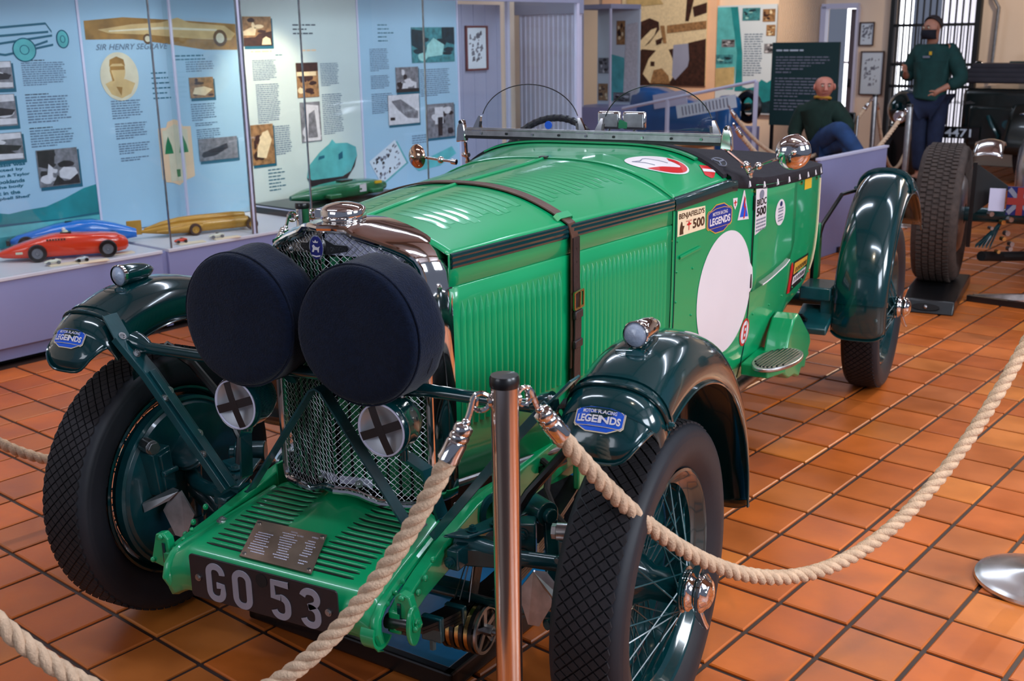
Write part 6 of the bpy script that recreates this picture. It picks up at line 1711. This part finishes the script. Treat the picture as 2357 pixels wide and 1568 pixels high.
s.poly('poster', M_BW2, [(.08, .86), (.28, .86), (.28, 1.70), (.12, 1.68)], .003); s.poly('poster', M_TEALL, [(-.09, .80), (.10, .80), (.09, 1.30), (-.09, 1.34)], .002)
s.photo(-.06, .18, .79, .90, 'bw', 54, None, None)
M_BOAT = mat('blue_boat_paint', sr(16, 92, 160), 0.3, 0, 0.5, var=0.1)
M_WOOD = mat('varnished_wood', sr(196, 134, 84), 0.4, 0, 0.3, var=0.2, vscale=8)
bt = R('blue_record_boat', 'blue hulled boat on a wooden cradle behind the white ramp rail', 'boat', -5.05, 9.5)
hull = [(-.70, .05, .35, .62, .8), (-.5, .20, .34, .98, .7), (-.2, .24, .34, .96, .65), (.2, .24, .36, .84, .65), (.5, .20, .40, .76, .7), (.72, .06, .46, .70, .8)]
loft(hull, 22).build('hull', M_BOAT, bt, smooth=50)
MB().box((-.05, -.0, .26), (1.25, .30, .05), roty(-.13)).build('cradle_beam', M_WOOD, bt, bevel=.004)
for x in (-.45, .3): MB().box((x, 0, .13), (.06, .34, .26)).build('cradle_leg', M_WOOD, bt, smooth=0)
MB().box((-.62, -.10, .66), (.10, .06, .72)).build('upright_board', M_WOOD, bt, smooth=0, bevel=.004)
MB().box((-.62, -.10, 1.08), (.12, .07, .16)).build('green_head', M_BOARDG, bt, bevel=.004)
MB().box((-.70, -.05, .80), (.10, .04, .55)).build('dark_strut', M_BLACK, bt, bevel=.004)
MB().box((.08, -.262, .84), (.44, .02, .16), roty(-.16)).build('name_board', M_WHITEP, bt, smooth=0)
rl = R('white_ramp_rail', 'white sloping handrail on posts before the blue boat', 'railing', -4.2, 8.3)
def lo(u, z): return V(u + 4.2, 0, z)
MB().tube([lo(-4.98, .79), lo(-3.40, 1.10), lo(-3.385, 1.085)], .017, 10).build('top_rail', M_WHITEP, rl)
for (u, z) in ((-4.41, .90), (-3.39, 1.09)):
    MB().box(lo(u, z/2), (.035, .035, z)).build('post', M_WHITEP, rl, smooth=0, bevel=.003)
MB().box(lo(-3.95, .84), (.70, .008, .13), roty(-.19)).build('notice_board', M_PALE, rl, smooth=0)
for k in range(14): MB().box(lo(-4.22 + .04*k, .787 + .0078*k) + V(0, -.006, 0), (.012, .004, .09), roty(-.19)).build('slat', M_GREYINK, rl, smooth=0)
dm = R('blue_fuel_drum', 'blue cylindrical tank with a black wheel behind the right end of the windscreen', 'drum', -4.0, 8.85)
MB().lathe([(0, .0), (.13, 0), (.135, .02), (.135, .84), (.12, .89), (.08, .92), (0, .93)], (0, 0, 0), (0, 0, 1), 28).build('tank', M_BOAT, dm, smooth=50)
MB().lathe([(.10, -.03), (.16, -.035), (.18, 0), (.16, .035), (.10, .03)], (.13, .20, .80), (.25, 1, 0), 28).build('wheel', M_BLACK, dm)
MB().cyl((.12, .08, .80), (.13, .20, .80), .04, n=12).build('axle', M_BLACK, dm)
bx = R('grey_box', 'plain grey box standing right of the blue tank', 'box', -3.72, 8.7)
MB().box((0, 0, .31), (.24, .22, .62)).build('carcass', M_PLINTH, bx, smooth=0, bevel=.004)
wb = R('white_board', 'low pale grey upright board behind the rear wing of the green car', 'board', -1.385, 6.05, 0, None, PI/2 - .02)
MB().box((0, 0, .35), (1.12, .025, .70)).build('board', M_PLINTH, wb, smooth=0, bevel=.003)
for x in (-.2, .2): MB().box((x, .12, .02), (.04, .30, .04)).build('foot', M_BLACK, wb, smooth=0)
MB().bar([V(-.57, 0, .705), V(.57, 0, .705)], V(0, .02, 0), V(0, 0, .008)).build('top_edge', M_WHITEP, wb, smooth=0)
# ------------------------------------------------------------------ people
M_SKIN = mat('skin', sr(190, 132, 108), 0.55, var=0.08, vscale=30)
M_SKIN2 = mat('ruddy_skin', sr(206, 132, 112), 0.5, var=0.08, vscale=30)
M_HAIR = mat('dark_grey_hair', sr(52, 46, 48), 0.8, var=0.3, vscale=80)
M_MASK = mat('dark_face_mask', sr(18, 20, 34), 0.85)
M_JACKET = mat('dark_green_jacket', sr(14, 62, 60), 0.85, var=0.2, vscale=12, bump=0.4, bscale=18)
M_SWEATER = mat('dark_green_sweater', sr(16, 44, 36), 0.9, var=0.2, vscale=20, bump=0.4, bscale=60)
M_JEANS = mat('navy_jeans', sr(26, 40, 70), 0.85, var=0.25, vscale=14, bump=0.3, bscale=60)
M_JEANSB = mat('blue_jeans', sr(34, 66, 112), 0.85, var=0.25, vscale=14, bump=0.3, bscale=60)
M_SHOE = mat('black_shoe', sr(20, 18, 20), 0.5)
def skin(name, nodes, edges, m, parent, root, sub=2, smooth=True):
    ids = list(nodes); ix = {k: i for i, k in enumerate(ids)}
    me = D.meshes.new(name)
    me.from_pydata([tuple(map(float, nodes[k][0])) for k in ids], [(ix[a], ix[b]) for a, b in edges], [])
    bm = bmesh.new(); bm.from_mesh(me); lay = bm.verts.layers.skin.verify()
    bm.verts.ensure_lookup_table()
    for k in ids:
        r = nodes[k][1]; sv = bm.verts[ix[k]][lay]
        sv.radius = (r, r); sv.use_root = (k == root)
    bm.to_mesh(me); bm.free()
    me.materials.append(m)
    o = D.objects.new(name, me); COL.objects.link(o); o.parent = parent
    sk = o.modifiers.new('skin', 'SKIN'); sk.use_smooth_shade = True; sk.branch_smoothing = 0.4
    sb = o.modifiers.new('sub', 'SUBSURF'); sb.levels = sub; sb.render_levels = sub
    return o
def hand(nodes, edges, wrist, key, d, side, curl=.5, sc=1.0):
    """five fingers from a palm; d: direction of the hand, side: thumb side"""
    d = nrm(d); side = nrm(side - d*np.dot(side, d)); up = np.cross(d, side)
    p = V(nodes[wrist][0]) + d*.045*sc
    nodes[key] = (p, .026*sc); edges.append((wrist, key))
    for i, (off, L_) in enumerate(((.026, .070), (.009, .078), (-.009, .072), (-.025, .056))):
        a = p + d*.042*sc + side*off*sc
        b = a + (d*math.cos(curl*.6) + up*math.sin(curl*.6))*L_*.5*sc
        c = b + (d*math.cos(curl*1.5) + up*math.sin(curl*1.5))*L_*.5*sc
        for n_, q, r in (('a', a, .0095), ('b', b, .0085), ('c', c, .0070)): nodes[key+str(i)+n_] = (q, r*sc)
        edges += [(key, key+str(i)+'a'), (key+str(i)+'a', key+str(i)+'b'), (key+str(i)+'b', key+str(i)+'c')]
    a = p + side*.026*sc + d*.002; b = a + (side*.6 + d*.6 + up*.25)*.034*sc; c = b + (side*.15 + d*.8 + up*.5)*.028*sc
    for n_, q, r in (('ta', a, .011), ('tb', b, .010), ('tc', c, .008)): nodes[key+n_] = (q, r*sc)
    edges += [(key, key+'ta'), (key+'ta', key+'tb'), (key+'tb', key+'tc')]
def face(parent, c, fwd, m, sc=1.0, mask=False):
    """nose, eyes, brow, mouth and ears set on the head at c"""
    f = nrm(fwd); l = nrm(np.cross(V(0, 0, 1), f)); u = np.cross(f, l)
    g = lambda a, b, q: V(c) + (f*a + l*b + u*q)*sc
    for s_ in (-1, 1):
        MB().ball(g(.083, s_*.030, .012), .0105*sc, 6, 8).build('eye', M_BONE, parent)
        MB().ball(g(.091, s_*.030, .012), .0052*sc, 6, 8).build('iris', M_INK, parent)
        MB().tube([g(.088, s_*.014, .030), g(.092, s_*.030, .034), g(.082, s_*.046, .028)], .0042*sc, 6).build('eyebrow', M_HAIR, parent)
        e = MB(); e.lathe([(.004*sc, -.006*sc), (.024*sc, -.004*sc), (.030*sc, .004*sc), (.020*sc, .008*sc), (0, .004*sc)], g(-.004, s_*.084, -.004), l*s_ - f*.4, 14); e.build('ear', m, parent)
    if not mask:
        n = MB(); n.grid([[g(a, b*w_, q) for b in (-1, -.5, 0, .5, 1)] for a, w_, q in ((.088, .006, .022), (.100, .010, .0), (.116, .015, -.022), (.092, .014, -.032))]); n.ball(g(.104, 0, -.018), .012*sc, 6, 8); n.build('nose', m, parent)
        MB().tube([g(.088, -.026, -.056), g(.097, 0, -.054), g(.088, .026, -.056)], .0048*sc, 6).build('mouth', M_RED2, parent)
M_REDD = mat('dull_red_paint', sr(140, 40, 34), 0.5)
M_RED2 = mat('lip_skin', sr(150, 80, 74), 0.5)
# --- the standing man
t = R('person', 'standing person in dark green jacket, navy jeans and dark face mask, hands before the body', 'person', -2.22, 9.85)
N = {'pel': (V(0, 0, .88), .13), 'sp': (V(0, 0, 1.05), .125), 'ch': (V(-.01, 0, 1.25), .145), 'nb': (V(-.02, -.005, 1.42), .062), 'nk': (V(-.03, -.02, 1.49), .056), 'hd': (V(-.045, -.035, 1.565), .098), 'cr': (V(-.04, -.02, 1.625), .088), 'tp': (V(-.038, -.015, 1.675), .052),
     'shl': (V(-.165, .0, 1.375), .062), 'ell': (V(-.275, .02, 1.09), .046), 'wrl': (V(-.245, -.12, 1.13), .030), 'shr': (V(.155, 0, 1.385), .062), 'elr': (V(.285, .03, 1.07), .046), 'wrr': (V(.125, -.12, .975), .030),
     'hl': (V(-.09, 0, .83), .088), 'kl': (V(-.085, -.02, .46), .058), 'al': (V(-.07, .02, .09), .040), 'tl': (V(-.12, -.13, .045), .036), 'hr': (V(.085, 0, .83), .088), 'kr': (V(.075, -.02, .46), .058), 'ar': (V(.085, .02, .09), .040), 'tr': (V(.055, -.14, .045), .036)}
E_ = [('pel', 'sp'), ('sp', 'ch'), ('ch', 'nb'), ('nb', 'nk'), ('nk', 'hd'), ('hd', 'cr'), ('cr', 'tp'), ('ch', 'shl'), ('shl', 'ell'), ('ell', 'wrl'), ('ch', 'shr'), ('shr', 'elr'), ('elr', 'wrr'), ('pel', 'hl'), ('hl', 'kl'), ('kl', 'al'), ('al', 'tl'), ('pel', 'hr'), ('hr', 'kr'), ('kr', 'ar'), ('ar', 'tr')]
hand(N, E_, 'wrl', 'hdl', V(.25, -.55, .35), V(.2, .0, 1), .8); hand(N, E_, 'wrr', 'hdr', V(-.55, -.2, -.5), V(-.4, -.6, .5), .5)
skin('body', N, E_, M_SKIN, t, 'pel')
J = {k: (N[k][0], r) for k, r in (('sp', .205), ('ch', .205), ('nb', .088), ('shl', .105), ('ell', .088), ('shr', .105), ('elr', .092))}
J['hem'] = (V(-.02, -.01, .85), .205); J['cl'] = (V(-.262, -.06, 1.115), .056); J['cr_'] = (V(.180, -.075, 1.005), .060)
skin('jacket', J, [('hem', 'sp'), ('sp', 'ch'), ('ch', 'nb'), ('ch', 'shl'), ('shl', 'ell'), ('ell', 'cl'), ('ch', 'shr'), ('shr', 'elr'), ('elr', 'cr_')], M_JACKET, t, 'sp')
T = {'pel': (V(0, 0, .88), .15), 'hl': (N['hl'][0], .108), 'kl': (N['kl'][0], .082), 'al': (V(-.07, .015, .13), .070), 'hr': (N['hr'][0], .108), 'kr': (N['kr'][0], .082), 'ar': (V(.085, .015, .13), .070)}
skin('trousers', T, [('pel', 'hl'), ('hl', 'kl'), ('kl', 'al'), ('pel', 'hr'), ('hr', 'kr'), ('kr', 'ar')], M_JEANS, t, 'pel')
for a, b in (('al', 'tl'), ('ar', 'tr')):
    q = N[a][0]; w_ = N[b][0]
    skin('shoe', {'h': (V(q[0], q[1]+.03, .05), .046), 'm': ((q+w_)/2*V(1, 1, 0) + V(0, 0, .05), .046), 't': (w_ + V(0, -.03, 0), .040)}, [('h', 'm'), ('m', 't')], M_SHOE, t, 'm', 1)
fw = V(-.30, -.93, -.18)
face(t, V(-.045, -.035, 1.585), fw, M_SKIN, 1.0, True)
hb_ = MB(); hc_ = V(-.036, -.018, 1.595)
fa = math.atan2(fw[1], fw[0])
rows = []
for a in np.linspace(.01, 1.0, 12):
    row = []
    for b in np.linspace(0, 2*PI, 30)[:-1]:
        front = max(0.0, math.cos(b - fa))
        lim = 1.65 - 1.0*front**.6
        aa = a*lim
        row.append(hc_ + V(.100*math.sin(aa)*math.cos(b), .104*math.sin(aa)*math.sin(b), .112*math.cos(aa)))
    rows.append(row)
hb_.grid(rows, cv=True)
hb_.build('hair', M_HAIR, t, solid=.006, kind=None)
mk = MB(); f_ = nrm(fw*V(1, 1, .0)); l_ = nrm(np.cross(V(0, 0, 1), f_)); c_ = V(-.045, -.035, 1.545)
mk.grid([[c_ + f_*(.098*math.cos(a)*w_ + o_) + l_*.088*math.sin(a) + V(0, 0, z) for a in np.linspace(-1.35, 1.35, 14)] for z, w_, o_ in ((.018, 1.02, 0), (.0, 1.10, .004), (-.030, 1.12, .004), (-.060, 1.0, 0), (-.075, .80, 0))])
mk.build('face_mask', M_MASK, t, solid=.003)
MB().box((.02, -.182, 1.335), (.028, .006, .034)).build('badge', M_YELLOW, t, bevel=.002)
MB().box((-.02, -.180, 1.30), (.07, .004, .02)).build('embroidery', M_GREYINK, t)
# --- the seated man on his chair
t = R('person', 'seated bald person in dark green sweater with yellow collar and blue jeans, legs crossed', 'person', -2.45, 8.0)
N = {'pel': (V(-.06, .06, .56), .125), 'sp': (V(-.12, .07, .70), .13), 'ch': (V(-.15, .06, .83), .135), 'nb': (V(-.12, .03, .955), .060), 'nk': (V(-.105, .015, .995), .056), 'hd': (V(-.09, -.005, 1.06), .100), 'cr': (V(-.095, .005, 1.115), .090), 'tp': (V(-.097, .010, 1.165), .052),
     'shl': (V(-.30, .02, .865), .060), 'ell': (V(-.36, -.02, .63), .044), 'wrl': (V(-.22, -.14, .575), .030), 'shr': (V(.02, .02, .88), .060), 'elr': (V(.14, .05, .70), .046), 'wrr': (V(.20, -.08, .66), .030),
     'hl': (V(-.10, -.02, .57), .088), 'kl': (V(.20, -.26, .73), .064), 'al': (V(.44, -.24, .42), .042), 'tl': (V(.53, -.33, .40), .036), 'hr': (V(.03, -.02, .56), .088), 'kr': (V(.30, -.24, .60), .062), 'ar': (V(.30, -.18, .14), .042), 'tr': (V(.37, -.30, .05), .036)}
E_ = [('pel', 'sp'), ('sp', 'ch'), ('ch', 'nb'), ('nb', 'nk'), ('nk', 'hd'), ('hd', 'cr'), ('cr', 'tp'), ('ch', 'shl'), ('shl', 'ell'), ('ell', 'wrl'), ('ch', 'shr'), ('shr', 'elr'), ('elr', 'wrr'), ('pel', 'hl'), ('hl', 'kl'), ('kl', 'al'), ('al', 'tl'), ('pel', 'hr'), ('hr', 'kr'), ('kr', 'ar'), ('ar', 'tr')]
hand(N, E_, 'wrl', 'hdl', V(.7, -.35, -.25), V(.2, -.5, .8), .5); hand(N, E_, 'wrr', 'hdr', V(-.3, -.6, -.1), V(-.6, .2, .5), .5)
skin('body', N, E_, M_SKIN2, t, 'pel')
J = {k: (N[k][0], r) for k, r in (('sp', .19), ('ch', .19), ('nb', .085), ('shl', .10), ('ell', .075), ('shr', .10), ('elr', .078))}
J['hem'] = (V(-.07, .06, .575), .160); J['cl'] = (V(-.305, -.07, .605), .052); J['cr_'] = (V(.18, -.02, .675), .052)
skin('sweater', J, [('hem', 'sp'), ('sp', 'ch'), ('ch', 'nb'), ('ch', 'shl'), ('shl', 'ell'), ('ell', 'cl'), ('ch', 'shr'), ('shr', 'elr'), ('elr', 'cr_')], M_SWEATER, t, 'sp')
T = {'pel': (V(-.05, .05, .55), .148), 'hl': (N['hl'][0], .108), 'kl': (N['kl'][0], .088), 'al': (V(.42, -.235, .45), .066), 'hr': (N['hr'][0], .108), 'kr': (N['kr'][0], .084), 'ar': (V(.30, -.185, .18), .066)}
skin('trousers', T, [('pel', 'hl'), ('hl', 'kl'), ('kl', 'al'), ('pel', 'hr'), ('hr', 'kr'), ('kr', 'ar')], M_JEANSB, t, 'pel')
for a, b in (('al', 'tl'), ('ar', 'tr')):
    q = N[a][0]; w_ = N[b][0]
    skin('shoe', {'h': (q + V(0, .03, -.03), .046), 'm': ((q+w_)/2, .046), 't': (w_ + V(0, -.03, 0), .040)}, [('h', 'm'), ('m', 't')], M_SHOE, t, 'm', 1)
face(t, V(-.088, -.005, 1.075), V(.55, -.82, -.05), M_SKIN2)
MB().tube([V(-.115, .03, .972) + V(.070*math.cos(a), .062*math.sin(a), -.012*math.sin(a)) for a in np.linspace(0, 2*PI, 21)[:-1]], .014, 8, closed=True).build('collar', M_ORANGE, t)
ch_ = R('side_chair', 'dark chair under the seated man', 'chair', -2.52, 8.06)
MB().box((0, 0, .425), (.42, .42, .03)).build('seat', M_BLACK, ch_, bevel=.01)
MB().box((-.02, .23, .70), (.38, .03, .26)).build('backrest', M_BLACK, ch_, bevel=.01)
for x in (-.19, .19):
    for y in (-.19, .19): MB().cyl((x, y, 0), (x, y, .41), .014, n=10).build('leg', M_STEEL, ch_)
    MB().cyl((x, .22, .41), (x, .235, .80), .013, n=10).build('back_post', M_STEEL, ch_)
# ------------------------------------------------------------------ dark tourer behind the standing man
M_DCAR = mat('black_green_coachwork', sr(14, 26, 26), 0.3, 0, 0.5, var=0.2)
M_HOOD = mat('grey_black_hood_cloth', sr(52, 50, 58), 0.85, bump=0.3, bscale=30, var=0.15)
t = R('dark_vintage_tourer', 'dark vintage tourer with folded hood and white registration digits at the far right', 'car', -1.30, 11.0)
MB().box((0, .2, .72), (1.50, 1.9, .50)).build('body', M_DCAR, t, bevel=.06)
MB().box((0, -.62, .58), (1.36, .3, .46)).build('fuel_tank', M_DCAR, t, bevel=.05)
hd = MB()
for k in range(4): hd.box((0, -.52 + .05*k, 1.05 + .045*k), (1.62 - .04*k, .36, .06))
hd.build('folded_hood', M_HOOD, t, bevel=.02, kind=None)
MB().box((-.02, .75, 1.16), (1.1, .03, .26)).build('windscreen_glass', M_GLASS, t, smooth=0)
for x in (-.50, .48): MB().box((x, .75, 1.17), (.03, .04, .30)).build('windscreen_post', M_CHROME, t, bevel=.003)
MB().box((0, .75, 1.31), (1.0, .03, .025)).build('windscreen_rail', M_STEEL, t)
MB().box((-.30, .3, 1.20), (.5, .5, .05)).build('tonneau_edge', M_DKGREEN, t, bevel=.015)
MB().cyl((-.72, -.35, 1.19), (-.72, -.40, 1.19), .05, n=20).build('side_lamp', M_CHROME, t, bevel=.004)
np_ = MB().box((-.72, -.80, .52), (.40, .012, .12)).build('registration_plate', M_BLACK, t, smooth=0)
tx = MB(); put_text(tx, '4471', lambda u, v: V(u, -.8075, v), -.87, .475, .27, .085, bold=.02); tx.build('digits', M_PALE, np_, smooth=0)
em = MB(); put_text(em, 'B', lambda u, v: V(u, -.782, v), -.735, .80, .03, .045, bold=.02)
for s_ in (-1, 1):
    for k in range(3): em.bar([V(-.72 + s_*.03, -.782, .815 + .008*k), V(-.72 + s_*(.12 - .02*k), -.782, .825 + .010*k)], V(0, 0, .003), V(0, .001, 0))
em.build('winged_emblem', M_STEEL, t, smooth=0)
MB().cyl((-.70, -.5, .36), (.70, -.5, .36), .045, n=14).build('rear_axle', M_CHASSIS, t)
for x in (-.10, .70):
    wv = MB().lathe([(.26, -.06), (.36, -.075), (.395, -.05), (.40, 0), (.395, .05), (.36, .075), (.26, .06)], (x, -.45, .40), (1, 0, 0), 36).build('wheel', M_RUBBER, t)
    MB().lathe([(.26, .05), (.25, .0), (.05, -.03), (.05, -.08), (0, -.09)], (x, -.45, .40), (1, 0, 0), 28).build('wheel_disc', M_CHASSIS, wv)
    MB().grid([[V(x + q*.13, -.45 + .50*math.sin(a), .40 + (.50 + .03*(1-q*q))*math.cos(a)) for q in np.linspace(-1, 1, 7)] for a in np.linspace(-1.7, 1.5, 22)]).build('mudguard', M_DCAR, t, solid=.004, smooth=60)
for x in (-.45, -.15, .25): MB().tube([V(x, -.80, .70), V(x+.05, -.84, .62), V(x+.12, -.82, .50), V(x+.10, -.78, .40)], .018, 8).build('pipe', M_CHASSIS, t)
MB().box((.02, -.80, .70), (.10, .012, .36)).build('pale_strip', M_PALE, t, smooth=0)
for (x, z) in ((-.25, .62), (-.10, .70), (.0, .55)): MB().cyl((x, -.80, z), (x, -.85, z), .045, n=16).build('lamp', M_CHROME if x > -.2 else M_CHASSIS, t, bevel=.006)
t2 = R('dark_motor_tricycle', 'dark glossy rounded bonnet with lamp left behind the standing man', 'car', -2.72, 10.5)
MB().ball((0, 0, .74), (.16, .34, .20), 12, 18).build('bonnet', M_DKGREEN, t2)
MB().cyl((.06, -.20, .66), (.06, -.34, .66), .07, n=18).build('lamp', M_CHROME, t2, bevel=.01)
MB().box((0, .05, .29), (.24, .5, .58)).build('body', M_BLACK, t2, bevel=.04)
for y in (-.15, .30): MB().lathe([(.16, -.04), (.20, -.04), (.22, 0), (.20, .04), (.16, .04), (.0, .02)], (-.08, y, .22), (1, 0, 0), 24).build('wheel', M_RUBBER, t2)
# ------------------------------------------------------------------ open wheeled record car at the right edge
M_TYRE2 = mat('brown_dusty_tyre', sr(66, 54, 48), 0.8, var=0.3, vscale=30, bump=0.5, bscale=90)
M_ALLOY = mat('polished_alloy', (0.72, 0.70, 0.68, 1), 0.16, 1.0, var=0.06, vscale=6)
t = thing('record_car', 'dark open wheeled record car with big tyres cut by the right edge', 'car', (1.62, 5.6, 0))
o_ = V(1.62, 5.6, 0)
def bigwheel(x, y, s_=1):
    c = V(x, y, .475) - o_
    wv = MB().lathe([(.26, -.10), (.33, -.125), (.385, -.125), (.405, -.110), (.413, -.08), (.415, -.03), (.415, .03), (.413, .08), (.405, .110), (.385, .125), (.33, .125), (.26, .10)], c, (s_, 0, 0), 64)
    n = 84
    for k in range(n):
        a = 2*PI*k/n
        for q in (-.075, -.038, 0, .038, .075):
            aa = a + (PI/n if abs(q) == .038 else 0)
            d = V(0, math.cos(aa), math.sin(aa)); tn_ = V(0, -math.sin(aa), math.cos(aa))
            wv.box(c + d*.415 + V(q, 0, 0), (.030, .019, .016), np.array([V(1, 0, 0), tn_, d]).T)
    wo = wv.build('wheel', M_TYRE2, t, smooth=40)
    MB().lathe([(.262, .09), (.25, .05), (.22, .03), (.10, .0), (.08, .03), (.08, .09), (.04, .12), (0, .12)], c, (s_, 0, 0), 36).build('wheel_dish', M_CHASSIS, wo)
    return c
c = bigwheel(.745, 5.05); bigwheel(2.50, 5.05, -1)
b = loft([(-1.0, .08, .45, .62, .9), (-.7, .26, .34, .76, .7), (-.2, .36, .28, .90, .6), (.4, .40, .26, .98, .6), (1.2, .40, .26, 1.0, .6), (2.4, .30, .30, .95, .7)], 24)
b.v = [(y-.14, x, z) for x, y, z in b.v]; b.build('body', M_ALLOY, t, smooth=60)
MB().cyl(V(.86, 5.05, .475)-o_, V(2.4, 5.05, .475)-o_, .045, n=16).build('axle', M_CHASSIS, t)
MB().lathe([(.06, 0), (.21, .01), (.24, .03), (.24, .06), (.2, .07), (0, .075)], V(.875, 5.05, .475)-o_, (-1, 0, 0), 36).build('brake_plate', M_STEEL, t)
tri = [V(.93, 4.86, .80), V(.93, 4.86, .50), V(1.12, 4.92, .66)]
MB().prism([p - o_ for p in tri], V(.0, .02, 0)).build('fin_plate', M_DARK, t, smooth=0)
MB().box(V(.925, 4.85, .56)-o_, (.022, .03, .50)).build('fin_post', M_BLACK, t, smooth=0)
MB().grid([[V(.90 + .16*q, 5.02 + .40*math.sin(a)*.6, .475 + (.43 + .02*math.sin(PI*q))*math.cos(a*.9 - .15)) - o_ for q in np.linspace(0, 1, 6)] for a in np.linspace(-.5, .55, 12)]).build('wheel_fairing', M_ALLOY, t, solid=.004, smooth=60)
pl = MB().box(V(1.06, 4.83, .600)-o_, (.085, .015, .13)).build('white_panel', M_WHITEP, t, smooth=0)
fl = MB()
for k, (mi, pts) in enumerate(((0, [(0, 0), (.16, 0), (.16, .16), (0, .16)]), (1, [(.0, .14), (.02, .16), (.16, .02), (.14, 0)]), (1, [(0, .02), (.14, .16), (.16, .14), (.02, 0)]), (2, [(.06, 0), (.10, 0), (.10, .16), (.06, .16)]), (2, [(0, .06), (.16, .06), (.16, .10), (0, .10)]))):
    fl.poly([V(1.115 + a*.85, 4.80 - .001*k, .52 + b_) - o_ for a, b_ in pts], mi)
fl.prism([V(1.113, 4.802, .518)-o_, V(1.253, 4.802, .518)-o_, V(1.253, 4.802, .682)-o_, V(1.113, 4.802, .682)-o_], V(0, .02, 0), 0)
fl.build('union_flag', [M_NAVY, M_GREYINK, M_REDD], t, smooth=0)
rq = random.Random(9)
for k in range(12):
    p = V(1.00 + rq.uniform(0, .16), 4.90 + rq.uniform(0, .1), .28 + .028*k) - o_
    MB().cyl(p, p + V(.02, -.03, 0), rq.uniform(.010, .018), n=8).build('axle_nut', M_BRASS if k % 3 == 0 else M_STEEL, t)
for k in range(5): MB().bar([V(.96 + .02*k, 4.95, .30), V(1.12, 5.0 + .02*k, .48 + .02*k)] - np.array(o_), V(0, .008, .008), V(.003, 0, 0)).build('linkage', M_CHASSIS, t, smooth=0)
MB().tube([V(1.0, 4.9, .25)-o_, V(1.1, 5.1, .22)-o_, V(1.5, 5.3, .22)-o_], .03, 10).build('spring_tube', M_DARK, t)
ck = thing('wheel_chock', 'black ramp block with an oval hole under the big brown tyre', 'wheel chock', (.775, 4.86, 0))
MB().prism([V(-.15, -.52, .0), V(-.15, -.48, .075), V(-.15, .40, .062), V(-.15, .42, 0)], V(.30, 0, 0)).build('block', M_BLACK, ck, bevel=.008, smooth=20)
MB().prism([V(.075*math.cos(a), -.498 + .0 , .040) + V(0, -.014 + .010*math.sin(a)*.3, .020*math.sin(a)) for a in np.linspace(0, 2*PI, 21)[:-1]], V(0, -.004, 0)).build('oval_hole', M_DARK, ck)
MB().ball((0, -.515, .04), .012, 8, 12).build('bolt', M_STEEL, ck)
br = thing('floor_brace', 'black braced bar lying on the tiles beside the chock', 'brace', (1.18, 4.72, 0))
MB().box((0, 0, .018), (.46, .035, .035), rotz(-.25)).build('bar', M_BLACK, br, smooth=0); MB().box((-.03, .16, .018), (.36, .03, .035), rotz(.45)).build('bar', M_STEEL, br, smooth=0)
